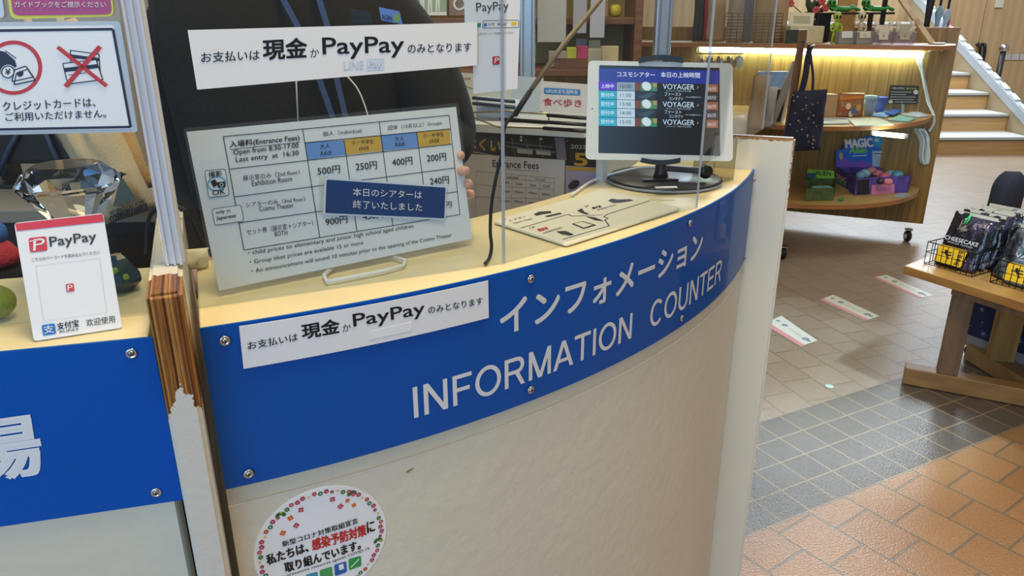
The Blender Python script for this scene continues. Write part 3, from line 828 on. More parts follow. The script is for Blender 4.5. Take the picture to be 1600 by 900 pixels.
# purse, coin and note
LSCR.poly(b, [(-10, 90), (0, 79), (9, 81), (24, 94), (27, 104), (12, 108), (-4, 118), (-14, 110)], NAVY, n)
LSCR.line(b, (9, 79), (26, 91), 0.0008, NAVY, n)
LSCR.ell(b, (13.5, 112), (25, 111), (14, 123), PAPER, n + 0.0003)
LSCR.ring(b, (13.5, 112), (24, 111), (14, 122), 0.0009, NAVY, n + 0.0005)
LSCR.text(b, '¥', (9.5, 116.5), (17.5, 116), (9.5, 107.5), NAVY, n + 0.0005, 0.02)
for dx, dy in ((3, 5), (0, 0)):
    px = [(24 + dx, 109 + dy), (41 + dx, 103 + dy), (53 + dx, 120 + dy), (20 + dx, 127 + dy)]
    LSCR.poly(b, px, PAPER, n + 0.0004 - dy * 0.00003)
    for i in range(4): LSCR.line(b, px[i], px[(i + 1) % 4], 0.0009, NAVY, n + 0.0006 - dy * 0.00003)
LSCR.ell(b, (33, 115), (38, 114), (33, 119.5), NAVY, n + 0.0007)
b.build('print', t)
t = thing('guidebook_sign', 'magenta sign with a yellow border at the top left of the screen', 'sign', LSCR.w(*LSCR.uv(100, 0), 0))
PINK = mat('magenta_print', '#b04a84', 0.5); YEL = mat('lemon_print', '#e0dc58', 0.5)
b = MB(); LSCR.rslab(b, [(-2, -120), (160, -120), (179, 25.5), (17, 30)], YEL, 0.0008, 0.0008, 0.006)
LSCR.rrect(b, [(4, -116), (157, -116), (176, 22.5), (21, 24.5)], PINK, 0.0011, 0.0055); b.build('board', t)
b = MB(); LSCR.text(b, 'ガイドブックをご提示ください', (24, 11.5), (166.5, 11.5), (23, 2), WHITE, 0.0014, 0.006); b.build('lettering', t)
b = MB(); LSCR.rslab(b, [(-120, -110), (-12, -110), (8, 28), (-104, 32)], mat('pale_blue_card', '#c8daf0', 0.5), 0.0008, 0.0008, 0.004)
tag(b.build('blue_card'), 'pale blue card in the top left corner beside the magenta sign', 'card')

# --- payment stand on the left counter
P0 = at_z(53, 533, Z1); P1 = at_z(191, 512, Z1); ex = (P1 - P0).normalized(); bk = Vector((-ex.y, ex.x, 0))
ey = U * cos(radians(17)) + bk * sin(radians(17))
ST = frame_sheet(P0 + U * 0.002, ex, ey)
t = thing('payment_stand', 'small white tilted payment stand with a red top edge', 'stand', (P0 + P1) / 2)
b = MB(); ST.rslab(b, [(22, 348.5), (161, 333), (191, 512), (53, 533)], mat('white_acrylic', '#e9ecf2', 0.18), 0.0025, 0.0, 0.003); b.build('front_plate', t)
b = MB()
W_ = 0.0725
b.box(P0 + ex * (W_ / 2) + bk * 0.019 + U * 0.0012, (W_ * 0.9, 0.034, 0.002), ACRYL, ex, bk, U); o = b.build('foot', t); o['label'] = 'clear foot'
b = MB(); n = 0.0006
PPRED = mat('pay_red', '#d23a4e', 0.4)
ST.poly(b, [(24, 349.5), (160, 334.5), (162.8, 346.5), (26.5, 361)], PPRED, n)
ST.rrect(b, [(44.5, 372), (72, 369), (74.5, 391.5), (47, 394.5)], PPRED, n, 0.0022)
ST.text(b, 'P', (52, 392), (70, 389.5), (52.5, 374), WHITE, n + 0.0004, 0.0)
ST.line(b, (46.5, 377), (62, 375), 0.0009, WHITE, n + 0.0004)
ST.text(b, 'PayPay', (79, 390), (151.5, 380.5), (76.5, 370.5), mat('dark_grey_ink'), n, 0.008)
ST.text(b, 'こちらのバーコードを読み込んでください', (50, 408.8), (155.7, 397), (49.3, 403), mat('dark_grey_ink'), n, 0.002)
ST.rring(b, [(55, 414.5), (155.5, 402.5), (167, 488), (67.5, 501)], mat('pale_print', '#d3d7de', 0.5), n, 0.001, 0.0004)
ST.rrect(b, [(102.5, 444), (114.5, 442.5), (116.5, 454.5), (104.5, 456)], PPRED, n + 0.0002, 0.001)
ST.text(b, 'P', (106, 454.3), (114, 453.3), (105.5, 445.5), WHITE, n + 0.0005, 0.0)
ST.rrect(b, [(65, 508), (85.3, 505), (88, 521.5), (67.5, 524.5)], mat('pay_blue'), n, 0.0016)
ST.text(b, '支', (69, 521.5), (85, 519.2), (67.5, 509.5), WHITE, n + 0.0003, 0.01)
ST.text(b, '支付宝', (90, 515.8), (123.6, 510), (88.5, 504.5), BLACK, n, 0.012)
ST.text(b, 'ALIPAY', (92.5, 520.5), (123.4, 516.3), (92, 516.5), BLACK, n)
ST.text(b, '欢迎使用', (135.5, 510.5), (180, 503.8), (134, 499), BLACK, n)
b.build('print', t)

# --- fee board
P0 = at_z(340, 457, Z1 + 0.004); P1 = at_z(740, 377, Z1 + 0.004); ex = (P1 - P0).normalized(); bk = Vector((-ex.y, ex.x, 0))
ey = U * cos(radians(10)) + bk * sin(radians(10))
FB = frame_sheet(P0, ex, ey)
t = thing('fee_board', 'laminated white entrance fee table leaning on the counter in a wire stand', 'board', (P0 + P1) / 2 - U * 0.004)
b = MB(); FB.rslab(b, [(286, 200.5), (716, 160.5), (741, 376), (338.5, 459)], LAMI, 0.0012, 0.0012, 0.004); b.build('laminate', t)
b = MB(); FB.slab(b, [(291, 206), (712, 167), (737, 373), (342, 454)], PAPER, 0.0004, 0.0008, rim=mat('paper_edge')); b.build('paper', t)
b = MB(); n = 0.0014
PB_ = mat('print_blue', '#6f9bdc', 0.4); PY_ = mat('print_ochre', '#dcae3e', 0.4)
FB.poly(b, [(475.5, 223.2), (536.7, 218.5), (540, 242), (479.5, 250)], PB_, n - 0.0004)
FB.poly(b, [(536.7, 218.5), (593.5, 211.5), (596.5, 236), (540, 242)], PY_, n - 0.0004)
FB.poly(b, [(593.5, 211.5), (650.3, 206.7), (652.5, 230), (596.5, 236)], PB_, n - 0.0004)
FB.poly(b, [(650.3, 206.7), (701.6, 201.4), (703.5, 225.4), (652.5, 230)], PY_, n - 0.0004)
lw = 0.0008
for a, c_ in [((348.3, 213.5), (701, 180.2)), ((701, 180.2), (717.8, 335.2)), ((717.8, 335.2), (380.5, 390.7)), ((380.5, 390.7), (348.3, 213.5)),
             ((472.3, 202.2), (499, 370.8)), ((536.7, 218.5), (557, 361.5)), ((591.8, 191), (613, 352)), ((650.3, 206.7), (668, 343.4)),
             ((475.5, 223.2), (702.6, 201.4)), ((357.3, 264.4), (705, 225.4)), ((366.3, 307.6), (709.5, 262.5)), ((374, 348), (713.8, 299.5))]:
    FB.line(b, a, c_, lw, BLACK, n)
T = lambda s, p0, p1, p2, bd=0.0: FB.text(b, s, p0, p1, p2, BLACK, n, bd)
T('入場料(Entrance Fees)', (358.3, 232.5), (467.2, 221), (358, 220.5), 0.012)
FB.line(b, (359, 233.8), (467.5, 222.4), 0.0006, BLACK, n)
T('Open from 8:30-17:00', (364.4, 244.5), (466.2, 233), (363.4, 234.2), 0.004)
T('Last entry  at  16:30', (368.3, 255.7), (466.5, 244.5), (367.3, 245.5), 0.004)
T('個人（individual)', (503.9, 214.5), (564.9, 208.4), (503.4, 205.8))
T('団体（15名以上）Groups', (605.8, 204.6), (689.4, 196), (605.4, 196.3))
T('大人', (499.7, 232.8), (515.2, 231.2), (499.1, 225.4)); T('Adult', (499.7, 243.5), (517.8, 241.5), (499.2, 236.5))
T('小・中学生', (549.1, 226.9), (583.4, 224.2), (548.6, 219.6)); T('child', (560.3, 235.6), (574.9, 234), (559.8, 228.9))
T('大人', (616, 220.7), (630.7, 219.1), (615.7, 213.5)); T('Adult', (616, 229.6), (632.3, 227.4), (615.6, 222.2))
T('小・中学生', (660.6, 216), (692.9, 213.2), (660.1, 208.7)); T('child', (670.5, 224.4), (684.9, 222.2), (670.1, 216.8))
for s, p0, p1, p2 in [('500円', (495.6, 274), (530.7, 270.3), (495, 261.5)), ('250円', (555.4, 267.2), (588.5, 264), (554.4, 254.5)), ('400円', (612.3, 260), (644, 257), (611.2, 247.8)), ('200円', (666.5, 253.6), (696.5, 250.7), (665.6, 241.6)),
                      ('240円', (671.5, 289.4), (700.9, 286.8), (670.6, 277.4)), ('900円', (508.7, 353.4), (542.5, 348.1), (507.4, 341.5)), ('450円', (566.9, 344.6), (599.2, 340.2), (565.9, 333.6)), ('円', (695.4, 325), (704.8, 324), (695.1, 315.6))]:
    T(s, p0, p1, p2, 0.004)
T('展示室のみ（2nd floor）', (379.2, 283), (467.5, 272.6), (378.4, 274.2)); T('Exhibition Room', (393.4, 291), (455.8, 283.4), (392.6, 282.3))
T('シアターのみ（3nd floor）', (384.1, 324.2), (476.5, 314.2), (382.9, 316.2)); T('Cosmo Theater', (404.7, 330.4), (458.4, 324.2), (403.8, 322.6))
T('セット券（展示室＋シアター）', (385.7, 367.5), (489, 352.5), (384.4, 358)); T('BOTH', (428.8, 369.4), (448.7, 367.2), (428.1, 362))
T('・child prices to elementary and junior high school aged children', (387, 401), (645.5, 357.5), (386.2, 392.4))
T('・Group tiket prices are available 15 or more', (390.2, 415), (567, 383.5), (389.4, 406.4))
T('・An announcement will sound 10 minutes prior to the opening of the Cosmo Theater', (392.8, 429), (705.5, 371.5), (392, 420.4))
for px, r in (([(318.7, 266.6), (351.5, 263.4), (358, 305.3), (325.1, 309.2)], 0.003), ([(330, 326.2), (376, 319.8), (380.5, 345.6), (334.8, 352)], 0.003)):
    FB.rrect(b, px, WHITE, n + 0.0002, r); FB.rring(b, px, BLACK, n + 0.0004, r, 0.0005)
n += 0.0006
T('撮影', (325.9, 277.6), (346.2, 274.7), (324.9, 268.6), 0.006); T('OK', (331.7, 305.3), (351.6, 302.6), (330.4, 297.4), 0.012)
FB.ring(b, (338, 287), (352.5, 285), (339.5, 298.5), 0.0012, mat('print_cyan', '#4f9fd0', 0.4), n)
FB.poly(b, [(328, 283.5), (335, 280), (340, 288), (333, 293)], BLACK, n + 0.0002)
FB.poly(b, [(338.5, 285), (350, 283.5), (351.5, 292), (340, 293.7)], BLACK, n + 0.0003); FB.ring(b, (345.3, 288.6), (348.3, 288.2), (345.7, 291.6), 0.0006, WHITE, n + 0.0005)
T('only in', (336.4, 335.6), (358.9, 332.4), (335.9, 329.4), 0.006); T('Japanese', (337.3, 345.8), (367.8, 340.8), (336.7, 338.4), 0.006)
b.build('print', t)
b = MB(); FB.poly(b, [(498, 276), (512, 275), (508, 336), (497, 333)], clear('tape', tint='#f5f3ea', refl=0.1, alpha=0.12), 0.0022)
b.build('tape', t)
# wire stand
b = MB(); zc = Z1 + 0.0035
w0 = [at_z(*p, zc) for p in [(520, 418), (506, 430), (511, 440), (545, 434), (600, 423), (630, 415), (634, 407), (616, 402)]]
b.tube(w0, 0.0024, WPLAST, 8); b.build('wire_stand', t)
# closing notice taped over the table
t = thing('closing_notice', 'dark blue strip notice taped over the fee table', 'notice', FB.w(*FB.uv(600, 310), 0.003))
b = MB(); FB.rslab(b, [(505.6, 277.8), (695.8, 290.8), (694, 343.6), (502.8, 335)], mat('notice_rim', '#d5dcea', 0.3), 0.0008, 0.0034, 0.002)
FB.rrect(b, [(508.5, 280.6), (693.8, 293.2), (692, 341), (506.4, 332.6)], mat('notice_blue', '#1f4078', 0.3, var=0.04, vscale=30), 0.0037, 0.0016); b.build('card', t)
b = MB(); FB.text(b, '本日のシアターは', (549.1, 306), (656.5, 310.5), (549.3, 293.5), WHITE, 0.0041); b.build('lettering', t)
b = MB(); FB.text(b, '終了いたしました', (549.1, 325), (657.1, 330), (549.3, 312.5), WHITE, 0.0041); b.build('lettering', t)

# --- round sticker on the counter front
cu, cv = radians(-63.79) * R, 0.8040; rr = 0.0752
t = thing('round_sticker', 'round white sticker ringed with flowers on the counter front', 'sticker', ARC.w(cu, cv, -0.0035))
b = MB(); k = 64
vs = [ARC.w(cu, cv, -0.0032)] + [ARC.w(cu + rr * cos(2 * pi * i / k), cv + rr * sin(2 * pi * i / k), -0.0032) for i in range(k)] + [ARC.w(cu + rr * cos(2 * pi * i / k), cv + rr * sin(2 * pi * i / k), -0.0041) for i in range(k)]
b.add(vs, [(0, 1 + i, 1 + (i + 1) % k) for i in range(k)] + [(1 + i, 1 + k + i, 1 + k + (i + 1) % k, 1 + (i + 1) % k) for i in range(k)], PAPER); b.build('disc', t)
b = MB(); n = -0.0029
FL = [mat('flower_magenta', '#b8326c', 0.5), mat('flower_red', '#c03a42', 0.5), mat('leaf_green', '#2f7d4c', 0.5), mat('flower_yellow', '#e8c83c', 0.5), mat('flower_maroon', '#8e2440', 0.5), mat('flower_orange', '#d65a2e', 0.5)]
def flower(u, v, r, m, pet=5, hollow=False):
    for i in range(pet):
        a = 2 * pi * i / pet + u * 90
        ARC.disc_uv(b, (u + r * 0.58 * cos(a), v + r * 0.58 * sin(a)), r * 0.46, m, n, 10)
    ARC.disc_uv(b, (u, v), r * 0.3, PAPER if hollow else FL[3], n + 0.0002, 8)
seq = [0, 1, 2, 3, 4, 0, 2, 1, 3, 0]
N_ = 66
for i in range(N_):
    a = 2 * pi * i / N_; ro = rr * (0.905 + 0.02 * (i % 2)); s = seq[i % 10]
    flower(cu + ro * cos(a), cv + ro * sin(a), (0.0030, 0.0027, 0.0028, 0.0014, 0.0022)[s], FL[s], 5 if s != 2 else 6, hollow=(i % 5 == 1))
for px, m in [((520.5, 782.5), 0), ((533, 793.5), 0), ((544, 784.5), 5), ((554, 791.5), 5), ((463.5, 823.5), 0), ((454.5, 812), 5), ((471, 799), 0), ((442.5, 835.5), 5)]:
    u, v = ARC.uv(*px); flower(u, v, 0.0034 if px[0] < 540 else 0.0028, FL[m], 4)
for px in ((439, 807), (551, 773), (592, 847)):
    u, v = ARC.uv(*px)
    for k2 in range(7): ARC.disc_uv(b, (u + 0.0036 * cos(k2 * 0.5), v + 0.0026 * sin(k2 * 0.5) - 0.001), 0.0022, mat('pine_green', '#2c6a33', 0.5), n, 8)
A_ = lambda s, p0, p1, p2, m, bd=0.0: ARC.text(b, s, p0, p1, p2, m, n, bd)
A_('新型コロナ対策取組宣言', (442.5, 857.5), (561, 819.5), (440.5, 848.8), BLACK, 0.014)
A_('私たちは、', (418.5, 886), (483, 864.5), (415.5, 870.5), BLACK, 0.03)
A_('感染予防対策', (489.5, 863), (573.5, 838.5), (487.5, 845.5), mat('warning_red', '#cc2a2c', 0.5), 0.03)
A_('に', (575.5, 835.5), (587, 832), (573.8, 818.5), BLACK, 0.03)
A_('取り組んでいます。', (447, 897.5), (565, 860), (444, 882.5), BLACK, 0.03)
A_('Take preventive measures against COVID-19.', (430, 911), (580, 862), (429, 905.5), BLACK, 0.0)
for px, m in [([(545.5, 876), (565, 871), (566, 886.5), (546.5, 893.5)], 'icon_green'), ([(523, 885), (542, 879.5), (543.5, 896), (524.5, 903)], 'icon_blue'), ([(500, 893.5), (519.5, 887.5), (521.5, 905), (502, 912)], 'icon_leaf'), ([(478, 901), (497, 895.5), (498.5, 913), (480, 920)], 'icon_teal')]:
    ARC.rrect(b, px, mat(m, {'icon_green': '#2e9a4a', 'icon_blue': '#2a62b4', 'icon_leaf': '#4aa05a', 'icon_teal': '#3a9aae'}[m], 0.5), n, 0.002)
ARC.line(b, (549, 889), (562, 875.5), 0.0014, PAPER, n + 0.0003); ARC.poly(b, [(530, 885), (537.5, 883), (538.5, 891), (531, 893.5)], PAPER, n + 0.0003)
b.build('print', t)

# ================================================================== things on the counter
# floor map lying flat
q = [at_z(*p, Z1) for p in [(770, 346), (885, 383), (1064, 326), (940, 297.5)]]
MX = (q[2] - q[1]).normalized()
MP = frame_sheet(q[1] + U * 0.004, MX, Vector((-MX.y, MX.x, 0)))
t = thing('floor_guide', 'white floor guide board lying flat on the counter before the tablet', 'board', (q[0] + q[2]) / 2)
b = MB(); MP.rslab(b, [(770, 345), (885, 381.5), (1064, 324.5), (940, 296)], mat('cream_board', '#ece6d2', 0.35), 0.003, 0.0, 0.006); b.build('plate', t)
b = MB(); n = 0.0004
MP.pline(b, [(812.8, 356.7), (888, 335.2), (893, 338), (941, 336)], 0.0016, BLACK, n)
MP.pline(b, [(878.8, 374.5), (952, 353), (945, 344), (950, 341), (943, 339), (949.3, 334.8), (1015.2, 314)], 0.0016, BLACK, n)
MP.text(b, 'シアター', (796, 347.5), (823, 340), (794, 344), BLACK, n); MP.text(b, 'Cosmo Theater', (803, 350.5), (833, 342.5), (801.5, 348), BLACK, n)
MP.text(b, '3F', (786, 344.5), (792, 343), (784.5, 342.5), BLACK, n); MP.text(b, '1F', (829, 358), (837, 356), (827, 355.5), BLACK, n); MP.text(b, '2F', (914.5, 324.5), (921, 322.8), (913, 322), BLACK, n)
MP.text(b, '現在地', (842, 362.5), (857, 358.5), (839, 358.5), mat('warning_red'), n, 0.02)
MP.text(b, '展示室', (926, 327.5), (940, 324), (924, 324.5), BLACK, n, 0.01); MP.text(b, 'Exhibition Room', (934, 329.5), (963, 321), (932.5, 327.2), BLACK, n)
MP.text(b, 'INFORMATION', (850, 366), (879, 357), (848, 363.5), BLACK, n)
MP.poly(b, [(834, 335), (842, 331), (860, 330), (862, 333), (846, 335.5), (838, 337.5)], BLACK, n); MP.poly(b, [(851, 338), (875, 332.5), (878, 334.5), (856, 339.5)], BLACK, n)
MP.poly(b, [(902, 329), (909, 326), (913, 331), (921, 334.5), (916, 335.5), (907, 332.5)], BLACK, n); MP.poly(b, [(950, 313.5), (956, 310.5), (965, 312), (985, 311.5), (990, 313.5), (972, 316.5), (958, 317.5)], BLACK, n)
MP.poly(b, [(893, 350), (911, 346), (932, 352), (912, 358)], BLACK, n); MP.poly(b, [(897, 350), (910, 347.5), (926, 352), (912, 356.5)], mat('cream_board'), n + 0.0003)
MP.poly(b, [(869, 362), (884, 361), (897, 367), (890, 368.5), (876, 366)], BLACK, n); MP.poly(b, [(914, 338), (930, 340), (944, 346), (930, 344.5)], BLACK, n)
b.build('print', t)

# tablet on a round-footed stand
TN = Vector((-0.05, -0.985, 0.12)).normalized()
TB = flat_sheet((0.245, 1.245, 1.22), TN)
bc = Vector((0.272, 1.312, Z1))
t = thing('tablet_stand', 'black tablet stand with a round foot on the counter', 'stand', bc)
b = MB(); b.lathe([(0.096, 0), (0.1, 0.002), (0.1, 0.006), (0.097, 0.009), (0.03, 0.0115), (0.0005, 0.012)], bc, DARK, 48, cap=False)
b.lathe([(0.1015, 0.0008), (0.1025, 0.003), (0.1015, 0.005)], bc, mat('grey_rim', '#8f959b', 0.3), 48, cap=False); b.build('foot', t)
b = MB(); f = at_z(1032, 281, Z1 + 0.012); f2 = at_z(1040, 292, Z1 + 0.012)
b.box(f + U * 0.0005, (0.062, 0.010, 0.002), mat('slot_black', '#050506', 0.4), (1, 0.05, 0), (-0.05, 1, 0), U)
o = b.build('slot', t)
b = MB(); b.box(f2 + U * 0.0004 + Vector((0.0, -0.004, 0)), (0.036, 0.009, 0.001), WPLAST, (1, 0.05, 0), (-0.05, 1, 0), U); o = b.build('sticker', t); o['label'] = 'small white sticker on the foot'
b = MB(); pc = at_y(1034, 268, 1.285)
nb = Vector((pc.x, 1.292, 0))
b.tube([nb + U * (Z1 + 0.01), nb + U * (Z1 + 0.02), nb + Vector((0, 0.004, 1.14)), nb + Vector((0, 0.012, 1.22)), nb + Vector((0, 0.02, 1.30))], [0.014, 0.011, 0.008, 0.008, 0.006], DARK, 14); b.build('neck', t)
for py, s in ((249, -1), (96, 1)):
    b = MB()
    u, v = TB.uv(1032, py); hw = 0.032 if s < 0 else 0.035
    for i in range(10):
        a0 = -1 + 2 * i / 10; a1 = a0 + 0.2
        z0 = v - s * 0.003 + (0.005 * (1 - a0 * a0) if s > 0 else -0.004 * (1 - a0 * a0)); z1_ = v - s * 0.003 + (0.005 * (1 - a1 * a1) if s > 0 else -0.004 * (1 - a1 * a1))
        h = 0.008
        qs = [TB.w(u + hw * a0, z0 - h * (s < 0), 0.006), TB.w(u + hw * a1, z1_ - h * (s < 0), 0.006), TB.w(u + hw * a1, z1_ + h * (s > 0), 0.006), TB.w(u + hw * a0, z0 + h * (s > 0), 0.006)]
        b.prism(qs, -TB.N * 0.022, DARK)
    b.build('clamp', t)
b = MB(); p = at_y(1062, 262, 1.29); p2 = at_y(1100, 267, 1.27); b.bar((nb.x, 1.292, Z1 + 0.028), p2, 0.012, 0.010, DARK, bev=0.002); b.lathe([(0.010, 0), (0.012, 0.003), (0.012, 0.009), (0.010, 0.012)], p2, DARK, 20, (0.3, -1, 0)); b.build('arm', t)
t = thing('tablet', 'white tablet showing a theatre timetable, held on its stand', 'tablet', TB.w(*TB.uv(1031, 250), -0.003))
b = MB(); TB.rslab(b, [(919, 94.6), (1144.8, 98.9), (1145.3, 252), (914.8, 249.2)], mat('tablet_white', '#e2e1dd', 0.25), 0.007, 0.0, 0.009, rim=mat('tablet_rim', '#b9bcc0', 0.3, metal=0.6)); b.build('body', t)
b = MB(); n = 0.0004
def scrm(name, h, e=0.9): 
    m = mat(name, h, 0.2, emit=e); m.node_tree.nodes['Principled BSDF'].inputs['Base Color'].default_value = (0.004, 0.004, 0.005, 1); return m
SB = scrm('screen_black', '#0c0c10', 0.5)
TB.poly(b, [(936.4, 101.8), (1124.2, 106.1), (1125.1, 243.4), (934.9, 239)], SB, n); sc_ = b.build('screen', t)
b = MB()
def sx(x): return 880 + x / 3.46
def sy(y): return 70 + y / 3.46
def Q(x0, y0, x1, y1, name, h, n, e=0.9):
    k = 0.020
    TB.poly(b, [(sx(x0), sy(y0 + (x0 - 195) * k)), (sx(x1), sy(y0 + (x1 - 195) * k)), (sx(x1), sy(y1 + (x1 - 195) * k)), (sx(x0), sy(y1 + (x0 - 195) * k))], scrm(name, h, e), n)
def ST_(s, x0, x1, y0, y1, name, h, n, bd=0.0, e=0.9):
    k = 0.020
    TB.text(b, s, (sx(x0), sy(y1 + (x0 - 195) * k)), (sx(x1), sy(y1 + (x1 - 195) * k)), (sx(x0), sy(y0 + (x0 - 195) * k)), scrm(name, h, e), n, bd)
n1, n2, n3 = 0.0007, 0.0010, 0.0013
Q(193, 127, 846, 200, 'screen_header', '#1d2c94', n1)
ST_('コスモシアター', 292, 495, 143, 170, 'screen_white', '#f2f4ff', n2, 0.01); ST_('本日の上映時間', 527, 738, 140, 169, 'screen_white', '#f2f4ff', n2, 0.01)
for i in range(5):
    y0 = 200 + i * 48; y1 = y0 + 45
    Q(191, y0, 288, y1, 'screen_purple' if i == 0 else 'screen_cyan', '#5a1fd0' if i == 0 else '#18b4cc', n1)
    ST_('上映中' if i == 0 else '受付中', 204, 273, y0 + 11, y0 + 34, 'screen_white', '#f2f4ff', n2, 0.008)
    Q(290, y0, 387, y1, 'screen_grey' if i == 0 else 'screen_pale', '#94a8b4' if i == 0 else '#cfe2ee', n1)
    ST_(('10:00', '11:00', '13:00', '14:00', '15:00')[i], 308, 368, y0 + 12, y0 + 32, 'screen_ink', '#20242c', n2, 0.0, 0.3)
    if i % 2 == 0:
        Q(388, y0, 507, y1, 'screen_green', '#3f8f63', n1); Q(388, y0, 420, y1, 'screen_rust', '#7a3c28', n2)
        TB.ell(b, (sx(450), sy(y0 + 24)), (sx(474), sy(y0 + 34)), (sx(444), sy(y0 + 46)), scrm('screen_sail', '#e6f0ee'), n3); TB.poly(b, [(sx(484), sy(y0 + 6)), (sx(506), sy(y0 + 6)), (sx(506), sy(y0 + 30)), (sx(490), sy(y0 + 30))], scrm('screen_sand', '#c99a52'), n2)
        ST_('VOYAGER', 538, 708, y0 + 4, y0 + 33, 'screen_title', '#dff0ff', n2, 0.004); ST_('ボイジャー 終わりなき旅', 556, 690, y0 + 38, y0 + 45, 'screen_title', '#dff0ff', n2)
        ST_('♪', 722, 732, y0 + 12, y0 + 26, 'screen_amber', '#e0b070', n2)
    else:
        Q(388, y0, 500, y1, 'screen_slate', '#1c2a32', n1); TB.poly(b, [(sx(400), sy(y0 + 34)), (sx(470), sy(y0 + 10)), (sx(498), sy(y0 + 16)), (sx(450), sy(y0 + 46))], scrm('screen_steel', '#3f5560', 0.8), n2)
        ST_('ファースト', 548, 638, y0 + 2, y0 + 22, 'screen_title', '#dff0ff', n2, 0.002); ST_('コンタクト', 572, 648, y0 + 26, y0 + 43, 'screen_title', '#dff0ff', n2); ST_('—もしも出会えたら—', 655, 750, y0 + 20, y0 + 29, 'screen_title', '#dff0ff', n2)
    Q(774, y0 + 2, 836, y1, 'screen_orange' if i % 2 == 0 else 'screen_plum', '#b06a4a' if i % 2 == 0 else '#3a3440', n1)
    ST_('25分' if i % 2 else '26分', 778, 826, y0 + 14, y0 + 36, 'screen_white', '#f2f4ff', n2, 0.006)
b.build('display', sc_)
b = MB(); u, v = TB.uv(925.5, 170); b.ball(TB.w(u, v, 0.0002), 0.0011, BLACK, 10, (1, 0.4, 1)); b.build('camera_lens', t)
b = MB(); pts = [at_z(893, 305, Z1 + 0.003), at_z(925, 283, Z1 + 0.004), at_z(960, 271, Z1 + 0.012), at_y(1000, 262, 1.33), at_y(1034, 262, 1.31)]
def smooth(pts, k=6):
    P_ = [Vector(p) for p in pts]; out = []
    for i in range(len(P_) - 1):
        p0, p1, p2, p3 = P_[max(i - 1, 0)], P_[i], P_[i + 1], P_[min(i + 2, len(P_) - 1)]
        for j in range(k):
            t_ = j / k
            out.append(0.5 * ((2 * p1) + (p2 - p0) * t_ + (2 * p0 - 5 * p1 + 4 * p2 - p3) * t_ ** 2 + (3 * p1 - p0 - 3 * p2 + p3) * t_ ** 3))
    out.append(P_[-1]); return out
b.tube(smooth(pts), 0.0024, WPLAST, 8); tag(b.build('charging_cable'), 'white charging cable running to the tablet stand', 'cable')

# dangling cable with its brown tube
t = thing('hanging_cable', 'thin brown pole with a black cable dangling to the counter', 'cable', at_z(760, 412, Z1))
b = MB(); top = at_y(975, -60, 1.02); j1 = at_y(830, 140, 0.93); b.tube([top, at_y(938, 0, 1.0), at_y(880, 70, 0.965), j1], 0.0032, mat('brown_tube', '#8d7454', 0.4), 10); b.build('tube', t)
b = MB(); pts = [j1, at_y(806, 175, 0.915), at_y(789, 197, 0.905), at_y(785, 235, 0.895), at_y(775, 278, 0.885), at_y(768, 320, 0.88), at_y(766, 360, 0.878), at_y(768, 385, 0.876), at_y(765, 402, 0.87), at_z(758, 411.5, Z1 + 0.003)]
b.tube(smooth(pts), 0.0021, RUBBER, 8); b.build('cable', t)
b = MB(); b.tube([at_y(828, 143, 0.928), at_y(804, 180, 0.914)], 0.0036, RUBBER, 10); b.build('sleeve', t)

# crystal diamond and neighbours on the straight counter
def glass(name, tint, rough=0.0):
    m = bpy.data.materials.new(name); m.use_nodes = True
    p = m.node_tree.nodes['Principled BSDF']; p.inputs['Base Color'].default_value = lin(tint); p.inputs['Transmission Weight'].default_value = 1; p.inputs['Roughness'].default_value = rough; p.inputs['IOR'].default_value = 1.5
    MATS[name] = m; return m
CRY = glass('crystal', '#fdfdff'); CRY.node_tree.nodes['Principled BSDF'].inputs['IOR'].default_value = 1.36
dc = at_y(112, 300, 0.785); dc = Vector((dc.x, dc.y, Z1))
t = thing('crystal_diamond', 'large clear crystal diamond standing behind the payment stand', 'ornament', dc)
tip = at_y(112, 384, 0.785).z - Z1
gz = at_y(112, 285, 0.785).z - Z1; gr = abs(at_y(188, 286, 0.785).x - at_y(36, 286, 0.785).x) / 2
tz = at_y(110, 256, 0.785).z - Z1
n8 = 10; rings = [(0.002, tip, 0), (gr * 0.995, gz - 0.0015, 0), (gr, gz + 0.001, 0), (gr * 0.84, gz + (tz - gz) * 0.60, 0.5), (gr * 0.62, tz, 0)]
b = MB(); vs = []; fs = []
for r, z, o_ in rings:
    vs += [dc + Vector((r * cos(2 * pi * (k + o_) / n8 + 0.06), r * sin(2 * pi * (k + o_) / n8 + 0.06), z)) for k in range(n8)]
for i in range(2):
    for k in range(n8): fs.append((i * n8 + k, i * n8 + (k + 1) % n8, (i + 1) * n8 + (k + 1) % n8, (i + 1) * n8 + k))
for i in (2, 3):
    for k in range(n8):
        a, a1, c_, c1 = i * n8 + k, i * n8 + (k + 1) % n8, (i + 1) * n8 + k, (i + 1) * n8 + (k + 1) % n8
        if i == 2: fs += [(a, a1, c_), (a1, c1, c_)]
        else: fs += [(a, c1, c_), (a, a1, c1)]
fs += [tuple(range(n8 - 1, -1, -1)), tuple(range(4 * n8, 5 * n8))]
b.add(vs, fs, CRY); b.build('crystal', t)
b = MB(); b.lathe([(0.020, 0.0), (0.020, 0.004), (0.006, 0.008), (0.005, tip - 0.004), (0.010, tip + 0.008), (0.009, tip + 0.008), (0.003, tip - 0.002)], dc, ACRYL, 20, cap=False); b.build('holder', t)['label'] = 'small clear holder'
